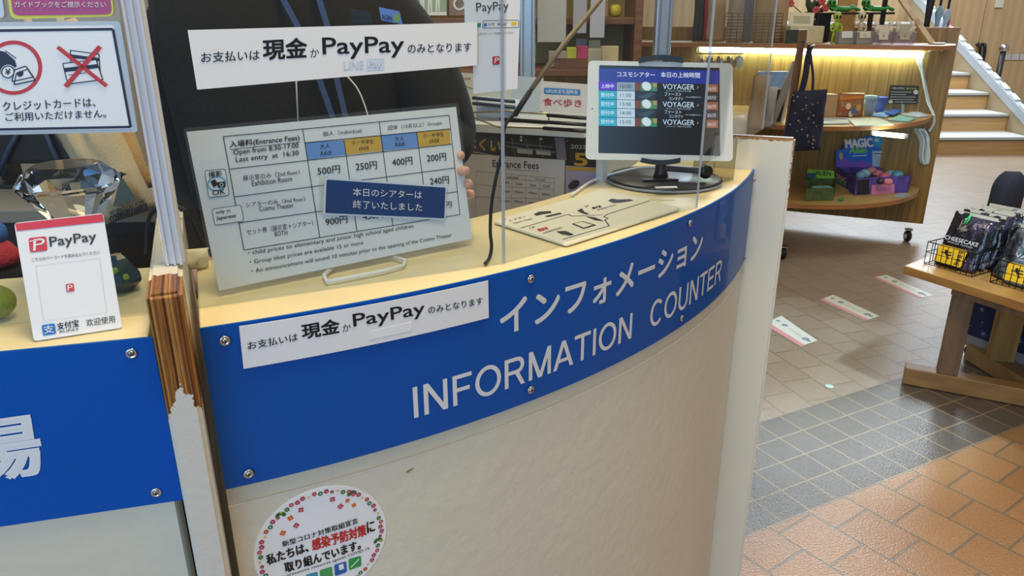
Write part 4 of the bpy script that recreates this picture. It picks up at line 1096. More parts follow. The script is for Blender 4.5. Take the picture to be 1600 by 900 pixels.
# small faceted paperweight beside the stand
pc = at_z(192, 452, Z1); t = thing('paperweight', 'small dark blue faceted paperweight right of the payment stand', 'paperweight', pc)
b = MB(); b.lathe([(0.012, 0), (0.022, 0.010), (0.023, 0.014), (0.010, 0.036), (0.006, 0.040)], pc, mat('blue_crystal', '#16384a', 0.08, coat=1.0), 6, smooth=False); b.build('crystal', t)
b = MB(); 
for k in range(6): b.ball(pc + Vector((0.012 * cos(k), -0.012 + 0.004 * sin(k * 2), 0.018 + 0.004 * (k % 3))), 0.004, mat('moss_green', '#88a83a', 0.6), 8)
b.build('greenery', t)
gc = at_z(-4, 497, Z1); t = thing('round_figure', 'olive green round toy at the left edge of the counter', 'toy', gc)
b = MB(); b.ball(gc + U * 0.017, 0.019, mat('olive_felt', '#8d9a3e', 0.8, bump=0.3, bscale=300), 18, (1.05, 1, 0.9)); b.build('body', t)
b = MB(); b.ball(gc + Vector((0.003, -0.006, 0.026)), 0.011, mat('slate_felt', '#4a5a78', 0.8), 12, (1, 0.9, 0.7)); b.build('face', t)

# ================================================================== behind the counter
# black cabinet with a pale rail
t = thing('black_cabinet', 'black staff cabinet with a pale top rail behind the straight counter', 'cabinet', (-1.15, 1.78, 0))
b = MB(); b.box((-1.15, 1.80, 0.48), (1.5, 0.5, 0.96), mat('cabinet_black', '#191a1e', 0.4)); b.build('body', t)
b = MB(); b.box((-1.15, 1.79, 0.974), (1.52, 0.53, 0.028), mat('pale_rail', '#8f8a80', 0.45), bev=0.003); b.build('top', t)
b = MB(); b.box((-0.96, 1.545, 0.45), (0.022, 0.012, 0.9), mat('pole_black', '#0e0e10', 0.3), bev=0.003); b.build('door_handle', t)
t = thing('monitor', 'dark monitor seen from behind on the black cabinet', 'monitor', (-1.22, 1.78, 0.988))
b = MB(); b.box((-1.22, 1.78, 1.20), (0.52, 0.035, 0.32), mat('monitor_black', '#1c2026', 0.25), bev=0.012); b.build('housing', t)
b = MB(); b.bar((-1.22, 1.80, 1.0), (-1.22, 1.80, 1.18), 0.05, 0.02, DARK); b.build('neck', t)
b = MB(); b.box((-1.22, 1.80, 0.993), (0.22, 0.14, 0.01), DARK, bev=0.003); b.build('base', t)
b = MB()
for x0, x1 in ((-1.12, -1.24), (-1.10, -1.06)): b.tube([(x0, 1.757, 1.16), ((x0 + x1) / 2, 1.752, 1.08), (x1, 1.755, 0.992)], 0.006, mat('cord_blue', '#2b3d5e', 0.5), 8)
b.build('cord', t)
# tan upright board and tote bags behind the crystal
b = MB(); b.box((-0.965, 2.075, 0.62), (0.10, 0.02, 1.24), wood('tan_board', '#9a6a3a', '#c08a52')); tag(b.build('tan_board'), 'upright tan board beside the beige tote bag', 'board')
tx = Vector((cos(radians(17)), 0, sin(radians(17)))); tz = Vector((-sin(radians(17)), 0, cos(radians(17))))
CANV = mat('natural_canvas', '#d9bf94', 0.85, bump=0.25, bscale=350)
tp = at_y(206, 338, 1.44)
t = thing('tote_bag', 'beige canvas tote bag printed with grey ufo beam and lettering', 'bag', tp)
b = MB(); b.pillow(tp, 0.115, 0.30, 0.045, CANV, tx, tz, 14, 18, crumple=0.014, seed=3); b.build('body', t)
TT = frame_sheet(tp + Vector((0, -0.033, 0)), tx, tz)
b = MB(); GREY = mat('print_grey', '#5d6461', 0.7); INK = mat('print_ink', '#1c1813', 0.7)
TT.poly(b, [(187, 281), (193, 278), (214, 312), (177, 323)], GREY, 0.002); TT.poly(b, [(181, 272), (190, 268), (199, 272), (190, 276)], INK, 0.002)
TT.text(b, 'NO SPACE LIKE HOME', (173, 337), (227, 318), (172, 330), INK, 0.002, 0.02); TT.text(b, 'COSMO ISLE HAKUI', (174, 348.5), (231, 327.5), (172, 338), INK, 0.002, 0.05)
b.build('print', t)
b = MB()
for s in (-0.03, 0.03):
    a = tp + tx * s + tz * 0.297; b.tube(smooth([a, a + tz * 0.06 + Vector((0.01, 0.004, 0)), a + tz * 0.13 + Vector((0.02, 0.01, 0)), a + tz * 0.18 - tx * s * 0.7]), 0.007, CANV, 8)
b.build('handle', t)
t = thing('tote_bag', 'plain beige tote bag hanging in folds beside the frosted strip', 'bag', at_y(190, 300, 1.50))
b = MB(); p = at_y(196, 306, 1.50); b.pillow(p, 0.14, 0.34, 0.05, mat('folded_canvas', '#c9a878', 0.85, bump=0.25, bscale=350), tx, tz, 14, 20, crumple=0.03, seed=9); b.build('body', t)
t = thing('felt_doll', 'red and blue felt doll on the cabinet at the left edge', 'doll', at_y(2, 416, 1.12))
dp = at_y(2, 416, 1.12)
b = MB(); b.lathe([(0.012, 0), (0.029, 0.006), (0.03, 0.02), (0.022, 0.034), (0.01, 0.045)], dp, mat('red_felt', '#b02a3c', 0.85, bump=0.3, bscale=250), 20); b.build('body', t)
b = MB(); b.ball(dp + U * 0.055, 0.020, mat('blue_felt', '#2f66b0', 0.85, bump=0.3, bscale=250), 16); b.build('head', t)
b = MB(); b.box((dp.x - 0.05, 1.16, dp.z / 2), (0.30, 0.14, dp.z - 0.001), mat('cabinet_black')); tag(b.build('low_cupboard'), 'low black cupboard carrying the felt doll', 'cupboard')
# loose cable over the divider board and white box behind it
b = MB(); pts = [at_y(228, 400, 0.90), at_y(231, 350, 0.905), at_y(240, 330, 0.90), at_y(262, 322, 0.89), at_y(285, 326, 0.885), at_y(300, 345, 0.89), at_y(322, 390, 0.89)]
b.tube(smooth(pts), 0.0028, RUBBER, 8); tag(b.build('loose_cable'), 'black cable looping over the back of the worn divider board', 'cable')
b = MB(); p = at_z(306, 420, Z1); b.pillow(p - Vector((0, 0, 0)), 0.026, 0.024, 0.014, mat('crumpled_white', '#dcd3bd', 0.6), (0.9, 0.3, 0), (0.1, 0.25, 0.95), 6, 6, crumple=0.006, seed=4)
tag(b.build('crumpled_wrapper'), 'small crumpled clear wrapper beside the fee board', 'wrapper')

# ------------------------------------------------------------------ member of staff
def skin(name, joints, links, parent, m, sub=2, root=0):
    me = bpy.data.meshes.new(name)
    base = parent.location if parent else Vector((0, 0, 0))
    me.from_pydata([tuple(Vector(j[0]) - base) for j in joints], links, [])
    me.materials.append(m)
    o = bpy.data.objects.new(name, me); COL.objects.link(o)
    if parent: o.parent = parent
    md = o.modifiers.new('skin', 'SKIN'); md.use_smooth_shade = True
    me.skin_vertices.new() if not me.skin_vertices else None
    for i, j in enumerate(joints):
        r = j[1]; me.skin_vertices[0].data[i].radius = r if isinstance(r, tuple) else (r, r)
        me.skin_vertices[0].data[i].use_root = (i == root)
    s = o.modifiers.new('sub', 'SUBSURF'); s.levels = sub; s.render_levels = sub
    return o
px_, py_ = -0.355, 1.235
person = thing('person', 'person in a dark top with a blue lanyard behind the payment notice', 'person', (px_, py_, 0))
SKIN = mat('skin', '#d9a48a', 0.5)
hb = at_y(686, 258, 1.005)
J = []; E_ = []
def add(p, r, frm=None):
    J.append((p, r)); i = len(J) - 1
    if frm is not None: E_.append((frm, i))
    return i
pel = add((px_, py_, 0.92), (0.13, 0.10))
wa = add((px_, py_, 1.08), (0.115, 0.085), pel); ch = add((px_, py_, 1.26), (0.13, 0.09), wa); nb_ = add((px_, py_, 1.42), (0.07, 0.06), ch)
nk = add((px_, py_ - 0.005, 1.49), 0.048, nb_); hd = add((px_, py_ - 0.015, 1.58), (0.068, 0.078), nk); hc = add((px_, py_ - 0.012, 1.66), (0.074, 0.086), hd); ht = add((px_, py_, 1.71), (0.05, 0.06), hc)
for s in (-1, 1):
    hp = add((px_ + s * 0.09, py_, 0.86), 0.085, pel); kn = add((px_ + s * 0.10, py_ - 0.01, 0.48), 0.055, hp); an = add((px_ + s * 0.10, py_ + 0.02, 0.08), 0.037, kn); add((px_ + s * 0.105, py_ - 0.13, 0.032), 0.032, an)
shl = add((px_ - 0.165, py_ + 0.005, 1.395), 0.042, nb_); ell = add((px_ - 0.20, py_ + 0.05, 1.13), 0.041, shl); wrl = add((px_ - 0.13, py_ - 0.13, 0.985), 0.027, ell)
shr = add((px_ + 0.165, py_ + 0.005, 1.395), 0.042, nb_); elr = add((px_ + 0.245, py_ - 0.02, 1.19), 0.041, shr); wrr = add((hb.x - 0.012, hb.y + 0.075, hb.z - 0.006), 0.025, elr)
def hand(wr, w, f, side):
    """palm from wrist w along f; fingers curl; side = direction of the thumb"""
    f = Vector(f).normalized(); s = Vector(side).normalized(); dn = f.cross(s)
    pm = add(tuple(Vector(w) + f * 0.04), (0.016, 0.030), wr); kp = add(tuple(Vector(w) + f * 0.075), (0.012, 0.032), pm)
    for k, (o_, ln) in enumerate(((0.027, 0.068), (0.009, 0.078), (-0.009, 0.072), (-0.026, 0.055))):
        a = add(tuple(Vector(w) + f * 0.088 + s * o_), 0.0085, kp)
        c = add(tuple(Vector(w) + f * (0.088 + ln * 0.45) + s * o_ * 1.05 - dn * 0.006), 0.0078, a)
        e = add(tuple(Vector(w) + f * (0.088 + ln * 0.75) + s * o_ * 1.05 - dn * 0.020), 0.0072, c)
        add(tuple(Vector(w) + f * (0.088 + ln * 0.92) + s * o_ - dn * 0.034), 0.006, e)
    a = add(tuple(Vector(w) + f * 0.035 + s * 0.034), 0.011, pm); c = add(tuple(Vector(w) + f * 0.062 + s * 0.052 - dn * 0.006), 0.009, a); add(tuple(Vector(w) + f * 0.088 + s * 0.058 - dn * 0.014), 0.0075, c)
hand(wrl, J[wrl][0], (0.45, -0.85, -0.25), (1, 0.4, 0.2))
hand(wrr, J[wrr][0], (0.16, -0.95, -0.02), (-0.25, 0.0, 1.0))
skin('body', J, E_, person, SKIN, 2, pel)
# clothes
TOP = mat('dark_top', '#110e0e', 0.95, var=0.15, vscale=14, bump=0.2, bscale=60)
def loft(rings, m, name, parent, seg=36):
    b = MB(); vs = []; fs = []
    for (cx, cy, z, rx, ry, sq) in rings:
        for k in range(seg):
            a = 2 * pi * k / seg; ca, sa = cos(a), sin(a)
            vs.append((cx + rx * math.copysign(abs(ca) ** sq, ca), cy + ry * math.copysign(abs(sa) ** sq, sa), z))
    for i in range(len(rings) - 1):
        for k in range(seg): fs.append((i * seg + k, i * seg + (k + 1) % seg, (i + 1) * seg + (k + 1) % seg, (i + 1) * seg + k))
    b.add(vs, fs, m, True); return b.build(name, parent)
loft([(px_, py_, 0.86, 0.175, 0.125, 0.8), (px_, py_, 0.92, 0.178, 0.130, 0.8), (px_, py_, 1.05, 0.170, 0.118, 0.8), (px_, py_, 1.2, 0.180, 0.124, 0.75), (px_, py_, 1.32, 0.192, 0.122, 0.7), (px_, py_, 1.40, 0.195, 0.105, 0.75), (px_, py_, 1.445, 0.150, 0.085, 0.9), (px_, py_, 1.475, 0.075, 0.068, 1.0), (px_, py_, 1.49, 0.060, 0.060, 1.0)], TOP, 'top', person)
for nm, pts in (('sleeve', [(px_ - 0.105, py_, 1.405), (px_ - 0.185, py_ + 0.02, 1.29), (px_ - 0.20, py_ + 0.05, 1.13), (px_ - 0.165, py_ - 0.04, 1.055), (px_ - 0.137, py_ - 0.115, 0.998)]),
                ('sleeve', [(px_ + 0.105, py_, 1.405), (px_ + 0.200, py_ - 0.01, 1.30), (px_ + 0.245, py_ - 0.02, 1.19), (hb.x - 0.030, hb.y + 0.135, hb.z + 0.004), (hb.x - 0.016, hb.y + 0.085, hb.z - 0.004)])):
    b = MB(); b.tube(smooth(pts, 5), [0.072 - 0.036 * i / (5 * (len(pts) - 1)) for i in range(5 * (len(pts) - 1) + 1)], TOP, 18); b.build(nm, person)
TROU = mat('dark_trousers', '#23252b', 0.8)
for s in (-1, 1):
    b = MB(); b.tube([(px_ + s * 0.088, py_, 0.93), (px_ + s * 0.09, py_, 0.82), (px_ + s * 0.10, py_ - 0.01, 0.48), (px_ + s * 0.10, py_ + 0.02, 0.085)], [0.098, 0.096, 0.068, 0.056], TROU, 18); b.build('trouser_leg', person)
    b = MB(); b.ball((px_ + s * 0.103, py_ - 0.05, 0.043), 0.052, DARK, 16, (0.85, 2.3, 0.80)); b.build('shoe', person)
HAIR = mat('dark_hair', '#1b1410', 0.45)
b = MB(); b.ball((px_, py_ + 0.012, 1.655), 0.105, HAIR, 20, (0.90, 1.0, 1.05)); 
# cut away the face side
vs = b.v
for i, q in enumerate(vs):
    d_ = q - Vector((px_, py_ - 0.01, 1.62))
    if d_.y < -0.035 and d_.z < 0.085: vs[i] = Vector((q.x, py_ - 0.035, q.z))
b.build('hair', person)
for s in (-1, 1):
    b = MB(); b.ball((px_ + s * 0.030, py_ - 0.094, 1.615), 0.010, mat('eye_dark', '#201a18', 0.2), 10, (1.1, 0.5, 0.7)); b.build('eye', person)
    b = MB(); b.ball((px_ + s * 0.078, py_ - 0.005, 1.60), 0.026, SKIN, 12, (0.35, 0.7, 1.1)); b.build('ear', person)
b = MB(); b.ball((px_, py_ - 0.106, 1.585), 0.015, SKIN, 12, (0.8, 1.0, 1.3)); b.build('nose', person)
b = MB(); b.ball((px_, py_ - 0.094, 1.548), 0.020, mat('lips', '#b06a60', 0.5), 12, (1.1, 0.35, 0.3)); b.build('mouth', person)
# lanyard: two straps running down the chest
fy = py_ - 0.130
b = MB(); LAN = mat('lanyard_blue', '#34466e', 0.6)
for pts in ([(436, -20, 1.115), (443, 0, 1.108), (466, 42, 1.104), (497, 118, 1.10), (524, 195, 1.098)], [(492, -20, 1.115), (499, 0, 1.108), (512, 42, 1.104), (525, 118, 1.10), (543, 195, 1.098)]):
    w3 = [at_y(*p) for p in pts]
    for a, c in zip(w3[:-1], w3[1:]): b.bar(a, c + (c - a).normalized() * 0.0015, 0.008, 0.0016, LAN, up=(0, 1, 0))
    top_ = w3[0]; b.bar(top_, (top_.x * 0.6 + (px_) * 0.4 + (0.05 if top_.x > px_ else -0.05) * 0.4, py_ - 0.03, 1.482), 0.008, 0.0016, LAN, up=(0, 1, 0))
b.build('lanyard', person)
b = MB(); WCORD = mat('white_cord', '#d8d6d0', 0.5)
b.tube([at_y(463, 60, 1.10), at_y(463, 130, 1.098), at_y(466, 195, 1.096)], 0.0013, WCORD, 6); b.build('drawstring', person)
b = MB(); b.tube(smooth([at_y(500, 80, 1.10), at_y(545, 122, 1.098), at_y(562, 145, 1.096), at_y(574, 178, 1.095), at_y(578, 200, 1.095)]), 0.0011, WCORD, 6); b.build('drawstring', person)
BD = frame_sheet(at_y(610, 25, 1.095), (0.98, 0.10, -0.2), (0.2, 0, 0.98))
b = MB(); BD.slab(b, [(592, 11), (624, 18), (629, 38), (596, 32)], mat('badge_blue', '#5b80cc', 0.3), 0.003, 0.0); 
BD.text(b, 'AGIN', (597.5, 30), (613, 32.5), (596, 22), NAVY, 0.0005, 0.01); BD.ell(b, (620, 28), (624.5, 29), (620.5, 35), mat('badge_green', '#7d9a3c', 0.4), 0.0005); b.build('badge', person)
b = MB(); BD.slab(b, [(546, 13), (577, 19), (581, 38), (551, 36)], mat('patch_black', '#0d100e', 0.5), 0.002, -0.001); b.build('chest_patch', person)

# ------------------------------------------------------------------ brochure rack behind the counter ledge
BN = Vector((-0.65, -0.76, 0)).normalized()
BR = flat_sheet((0, 1.45, 1.1), BN)
org = BR.w(*BR.uv(830, 330), -0.02)
t = thing('brochure_rack', 'white brochure rack standing right behind the counter ledge', 'rack', (org.x, org.y, 0))
b = MB(); BR.slab(b, [(700, 190.5), (915, 203.5), (915, 215), (700, 203)], mat('rack_white', '#dfe0de', 0.35), 0.018, 0.006); b.build('top_rail', t)
b = MB(); BR.slab(b, [(700, 203), (938, 216), (934, 420), (700, 400)], mat('rack_grey', '#8f8b88', 0.5), 0.01, -0.008); b.build('back', t)
b = MB(); BR.slab(b, [(935, 216), (945, 216.5), (942, 420), (932, 420)], mat('rack_white'), 0.02, 0.006); b.build('upright', t)
b = MB(); q = BR.w(*BR.uv(820, 420), -0.02); b.box((q.x, q.y, 0.40), (0.26, 0.05, 0.80), mat('rack_grey'), BR.X, BR.N, U); b.build('foot_panel', t)
def sheet_on(S, name, label, cat, px, m, n, prints=None, group=None, th=0.0008):
    """one sheet of paper with its own print"""
    c = S.w(*S.uv(sum(p[0] for p in px) / 4, sum(p[1] for p in px) / 4), n)
    t = thing(name, label, cat, c, group)
    b = MB(); S.slab(b, px, m, th, n); b.build('sheet', t)
    if prints:
        b = MB(); prints(b, n + 0.0004); b.build('print', t)
    return t
DKP = mat('photo_dark', '#3a3631', 0.3, var=0.3, vscale=40); GOLD = mat('print_gold', '#c79a3a', 0.4)
def pr(b, n):
    BR.text(b, 'はくい', (729, 232), (782, 238), (730, 214), GOLD, n, 0.03)
    for x in (800, 822, 843): BR.line(b, (x, 209 + (x - 724) * 0.075), (x + 6, 240 + (x - 724) * 0.05), 0.0012, mat('photo_grey', '#8b8f8a', 0.4), n)
    BR.line(b, (790, 222), (864, 230), 0.0012, mat('photo_grey'), n); BR.line(b, (790, 228), (868, 238), 0.002, mat('photo_grey'), n)
    for x, y in ((815, 214), (815, 219), (846, 217)): BR.ell(b, (x, y), (x + 2, y), (x, y + 2), mat('photo_light', '#e4e0d0', 0.4), n)
    BR.poly(b, [(808, 230), (832, 232), (833, 241), (809, 239)], mat('photo_pale', '#b4b09c', 0.4), n); BR.poly(b, [(838, 233), (860, 235), (862, 243), (839, 241)], mat('photo_pale'), n)
    BR.line(b, (729, 235), (782, 245), 0.0015, mat('photo_pale'), n)
sheet_on(BR, 'dark_poster', 'dark photo poster with gold lettering at the top of the brochure rack', 'poster', [(723, 203), (866, 214), (870, 250), (727, 240)], DKP, 0.001, pr)
sheet_on(BR, 'mauve_strip', 'narrow mauve strip between the dark poster and the calendar', 'leaflet', [(867, 214.5), (882, 216), (886, 250), (871, 248.5)], mat('mauve', '#8a7a82', 0.5), 0.0012)
def pr(b, n):
    BR.text(b, 'Entrance Fees', (771, 260), (842.7, 263.8), (771, 249.5), mat('dark_grey_ink'), n, 0.006)
    BR.text(b, 'Open from 8:30 to 17:00 (Last entry at 16:30)', (776, 264.5), (842, 269), (776, 261.5), mat('mid_grey', '#77757a', 0.5), n)
    g = mat('dark_grey_ink')
    for a, c in (((745.7, 267), (868, 278.5)), ((868, 278.5), (865.5, 318)), ((745.7, 267), (744, 340)), ((782, 270), (781, 334)), ((801.4, 279), (800.5, 330)), ((823.3, 274.5), (822.5, 326)), ((844.4, 284), (843, 322)), ((782, 277.5), (868, 285.5)), ((745.5, 288), (867, 296)), ((745, 307), (866, 311))): BR.line(b, a, c, 0.0004, g, n)
    for s, x, y, w in (('Individual', 793, 278.5, 18), ('Groups', 838, 282, 15), ('Adult', 787, 286, 10), ('Child', 807, 289, 10), ('Adult', 829, 291, 10), ('Child', 850, 292.5, 10), ('500yen', 784, 300.5, 14), ('250yen', 805, 302, 14), ('400yen', 827, 303.5, 14), ('200yen', 848, 305.5, 13), ('500yen', 784, 315.5, 14), ('300yen', 805, 317, 14), ('400yen', 827, 319, 14)):
        BR.text(b, s, (x, y), (x + w, y + w * 0.06), (x, y - 4.5), g, n)
sheet_on(BR, 'fee_sheet', 'small grey fee sheet on the brochure rack behind the black cable', 'sheet', [(727, 240), (883.6, 250), (881, 372), (726, 380)], mat('grey_paper', '#c9c3c0', 0.5), 0.002, pr)
def pr(b, n):
    BR.text(b, '2025', (893, 231.5), (917, 233), (893, 225.5), mat('photo_pale'), n, 0.02); BR.text(b, '5', (899, 258), (919, 259), (898, 239), GOLD, n, 0.04)
    BR.line(b, (885, 222), (889, 219), 0.001, mat('photo_pale'), n)
sheet_on(BR, 'calendar', 'dark wall calendar page showing May left of the tablet', 'calendar', [(884, 215.5), (936, 218.5), (935, 262), (887, 258)], DKP, 0.0018, pr)
def pr(b, n):
    BR.poly(b, [(886, 260), (935, 262.5), (935, 268), (886, 265)], GOLD, n); BR.ell(b, (898, 288), (907, 284), (899, 294), mat('dark_grey_ink'), n); BR.line(b, (893, 279), (908, 290), 0.001, mat('dark_grey_ink'), n)
sheet_on(BR, 'lavender_leaflet', 'lavender leaflet with a gold band below the calendar', 'leaflet', [(885, 258.5), (935.5, 262), (934, 330), (884, 330)], mat('lavender', '#a99cb4', 0.5), 0.0024, pr)
# leaflets standing above the rail
B2 = flat_sheet(Vector((0, 1.45, 1.1)) - BN * 0.05, BN + Vector((0, 0, 0.12)))
def pr(b, n):
    B2.line(b, (708, 135), (735, 160), 0.0015, mat('dark_grey_ink'), n); B2.line(b, (712, 128), (741, 140), 0.001, mat('dark_grey_ink'), n)
    B2.text(b, 'ちりはま', (716, 124), (735, 125), (716, 120), RED, n, 0.01); B2.poly(b, [(708, 150), (720, 150), (722, 172), (708, 172)], mat('map_blue', '#7fa6d0', 0.5), n)
    B2.poly(b, [(722, 140), (726, 142), (732, 178), (726, 178)], mat('map_sand', '#d8c090', 0.5), n)
sheet_on(B2, 'map_leaflet', 'pale folded map leaflet standing left of the hanging cable', 'leaflet', [(703, 112), (800, 119), (803, 190), (704, 188)], mat('map_paper', '#d5d8d0', 0.5), 0.0, pr)
def pr(b, n):
    B2.rrect(b, [(852, 137), (909, 140), (909, 149.5), (852, 147)], mat('label_blue', '#3f86c8', 0.4), n, 0.003)
    B2.text(b, 'UFOのまち羽咋市', (856, 145.5), (905, 148), (856, 138.8), WHITE, n + 0.0004, 0.012)
    B2.text(b, '食べ歩き', (851, 165), (911, 168), (851, 153), mat('leaflet_red', '#b84a48', 0.5), n, 0.02)
sheet_on(B2, 'town_leaflet', 'leaflet with a blue label and red lettering beside the tablet', 'leaflet', [(846.5, 126.5), (935, 133), (935, 178), (845, 174)], mat('leaflet_pale', '#dcd6d6', 0.5), 0.004, pr)
sheet_on(B2, 'pale_leaflet', 'pale blue leaflet behind the hanging cable', 'leaflet', [(800, 118), (850, 122), (848, 180), (800, 178)], mat('leaflet_blue', '#c3d2dc', 0.4), 0.002)
c = B2.w(*B2.uv(790, 188), 0.025)
t = thing('striped_pouch', 'dark blue and pale striped pouch lying on the brochure rack', 'pouch', c)
b = MB(); b.pillow(c, 0.115, 0.045, 0.02, mat('pouch_pale', '#bccbe0', 0.35), BR.X, (0, 0.35, 0.94), 12, 8); b.build('body', t)
b = MB(); 
for k in (0.030, 0.041): b.tube([c + BR.X * x + U * k + BN * 0.012 for x in (-0.055, 0, 0.055)], 0.0035, mat('pouch_navy', '#2c3950', 0.5), 8)
b.build('stripes', t)
t = thing('wire_rack', 'brass wire brochure holder with black end rods lying on the rack rail', 'rack', BR.w(*BR.uv(820, 200), 0.02))
BRS = mat('brass_wire', '#b9a878', 0.3, metal=0.9)
R3 = lambda x, y, n: BR.w(*BR.uv(x, y), n)
b = MB(); b.tube([R3(737, 175, 0.02), R3(800, 172, 0.02), R3(868, 176.5, 0.02), R3(868, 187, 0.02)], 0.0015, BRS, 8); b.tube([R3(737, 176, 0.022), R3(790, 196, 0.024), R3(862, 198, 0.024), R3(866, 201, 0.022)], 0.0015, BRS, 8); b.tube([R3(795, 188, 0.023), R3(830, 189, 0.023), R3(866, 192, 0.022)], 0.0012, BRS, 8); b.build('wire_loop', t)
for (a, c_) in (((868, 178), (935, 183)), ((862, 198), (935, 203)), ((795, 184), (935, 193))):
    b = MB(); b.tube([R3(*a, 0.024), R3(*c_, 0.024)], 0.0034, DARK, 8); b.build('rod', t)

# cabinet and boxes beyond
b = MB(); b.box((0.02, 2.05, 0.555), (0.82, 0.4, 1.11), mat('cabinet_white', '#b9bcbb', 0.45), bev=0.006); tag(b.build('filing_cabinet'), 'white filing cabinet behind the brochure rack', 'cabinet')
p = at_y(680, 166, 1.98); 
b = MB(); b.box((p.x, 2.0, 1.111 + 0.05), (0.10, 0.10, 0.10), mat('brown_card', '#6b4433', 0.6), bev=0.004); tag(b.build('brown_box'), 'brown box on the filing cabinet under the long notice', 'box')
b = MB(); b.prism([Vector((p.x - 0.03, 1.96, 1.212)), Vector((p.x + 0.05, 1.96, 1.212)), Vector((p.x + 0.05, 1.96, 1.255)), Vector((p.x + 0.0, 1.96, 1.255))], (0, 0.06, 0), mat('straw', '#b79a6a', 0.6)); tag(b.build('straw_parcel'), 'straw coloured parcel on the brown box', 'parcel')

# ------------------------------------------------------------------ shelving at the back of the room
WD = wood('dark_shelf_wood', '#6e4526', '#8f5f36', (2.5, 40, 40)); YW = wood('yellow_shelf_wood', '#a98a3f', '#c2a352', (40, 40, 2.5))
t = thing('back_shelving', 'wooden shelving along the wall behind the aluminium posts', 'shelving', (0.15, 3.35, 0))
for nm, z, d in (('desk_top', 1.148, 0.42), ('shelf', 1.345, 0.30), ('shelf', 1.72, 0.30)):
    b = MB(); b.box((-0.025, 3.56 - d / 2, z), (1.10, d, 0.028), WD, bev=0.003); b.build(nm, t)
for x in (-0.58, 0.525):
    b = MB(); b.box((x, 3.39, 0.95), (0.032, 0.32, 1.9), WD); b.build('side_panel', t)
b = MB(); b.box((-0.025, 3.552, 0.95), (1.10, 0.012, 1.9), YW); b.build('back_panel', t)
def block(name, label, cat, px0, px1, Y, m, depth=0.06, group=None, base=None, bev=0.004):
    """upright packet seen between two corners (left-top, right-bottom)"""
    a = at_y(px0[0], px0[1], Y); c = at_y(px1[0], px1[1], Y)
    z0 = base if base is not None else c.z
    b = MB(); b.box(((a.x + c.x) / 2, Y + depth / 2, (a.z + z0) / 2), (c.x - a.x, depth, a.z - z0), m, bev=bev)
    return tag(b.build(name), label, cat, group)
DZ = 1.163
for px0, px1, Y, name, label, hx in [((886, 74), (901, 95), 3.20, 'sticky_note_pad', 'yellow note pad on the back desk', '#d9d94a'), ((902, 72), (918, 95), 3.20, 'sticky_note_pad', 'pink note pad on the back desk', '#e8527a'),
      ((919, 76), (939, 98), 3.20, 'memo_box', 'cream memo box right of the pink note pad', '#dcd0a8'), ((940, 72), (966, 98), 3.22, 'paper_stack', 'tall cream stack of cards at the desk end', '#d9c898'), ((920, 62), (938, 77), 3.34, 'pale_box', 'pale green box behind the memo box', '#cfd4b8'),
      ((900, 60), (918, 74), 3.36, 'pale_box', 'blue grey box behind the pink note pad', '#9fb0b8'), ((858, 80), (885, 100), 3.24, 'flower_packet', 'pale packet with pinkish contents left of the yellow note pad', '#cdb8a4')]:
    block(name, label, 'stationery', px0, px1, Y, mat('m_' + label.replace(' ', '_')[:40], hx, 0.5), 0.05, base=DZ)
t = thing('wooden_tray', 'shallow brown wooden tray at the front of the back desk', 'tray', at_y(893, 110, 3.14))
b = MB(); a = at_y(866, 96, 3.14); c = at_y(917, 112, 3.14); b.box(((a.x + c.x) / 2, 3.155, DZ + 0.02), (c.x - a.x, 0.012, 0.04), WD); b.build('front', t)
b = MB(); b.box(((a.x + c.x) / 2, 3.178, DZ + 0.004), (c.x - a.x, 0.05, 0.007), WD); b.build('base', t)
b = MB(); p = at_y(941, 90, 3.15); b.lathe([(0.02, 0), (0.032, 0.006), (0.03, 0.016), (0.012, 0.02)], (p.x, 3.17, DZ), mat('navy_dish', '#33465f', 0.3), 20); tag(b.build('blue_dish'), 'small dark blue dish on the back desk', 'dish')
for (x0, x1, y1, Y, label, hx) in [(840, 884, 66, 3.02, 'grey hanging document sheet right of the first aluminium post', '#b8b2aa'), (896, 916, 52, 3.04, 'narrow grey hanging document sheet beyond the brown pole', '#aeaab0'), (923, 944, 59, 3.02, 'pale hanging document sheet nearest the back shelf items', '#bdbcc4')]:
    a = at_y(x0, 0, Y); c = at_y(x1, y1, Y); b = MB(); b.box(((a.x + c.x) / 2, Y, (c.z + 1.72) / 2), (c.x - a.x, 0.006, 1.72 - c.z), mat('m_' + label[:24].replace(' ', '_'), hx, 0.5), bev=0.002); tag(b.build('hanging_sheet'), label, 'sheet', 'hanging document sheets')
b = MB(); a = at_y(840, -20, 3.02); c = at_y(946, -20, 3.02); b.tube([(a.x - 0.05, 3.03, 1.7215), (c.x + 0.05, 3.03, 1.7215)], 0.004, METAL, 8); b.tube([(a.x - 0.04, 3.03, 1.7215), (a.x - 0.04, 3.28, 1.73)], 0.004, METAL, 8); b.tube([(c.x + 0.04, 3.03, 1.7215), (c.x + 0.04, 3.28, 1.73)], 0.004, METAL, 8); tag(b.build('hanging_rail'), 'thin rail carrying the hanging document sheets', 'rail')
p = at_y(963, 22, 3.30); b = MB(); b.lathe([(0.012, 0), (0.026, 0.01), (0.028, 0.03), (0.022, 0.045), (0.008, 0.05)], (p.x, 3.33, 1.36), mat('lemon_ceramic', '#cfc23c', 0.3), 20); tag(b.build('yellow_pot'), 'small yellow pot on the upper back shelf', 'pot')
for px0, px1, label, hx in [((926, 0), (950, 25), 'tan box left of the yellow pot', '#b58a5e')]:
    block('small_box', label, 'box', px0, px1, 3.30, mat('m_' + label.replace(' ', '_'), hx, 0.5), 0.06, base=1.3595)
a = at_y(657, 24, 3.3)
t = thing('picture_card', 'pale green card with white standing figures on the back shelf', 'card', (a.x + 0.06, 3.3, 1.359))
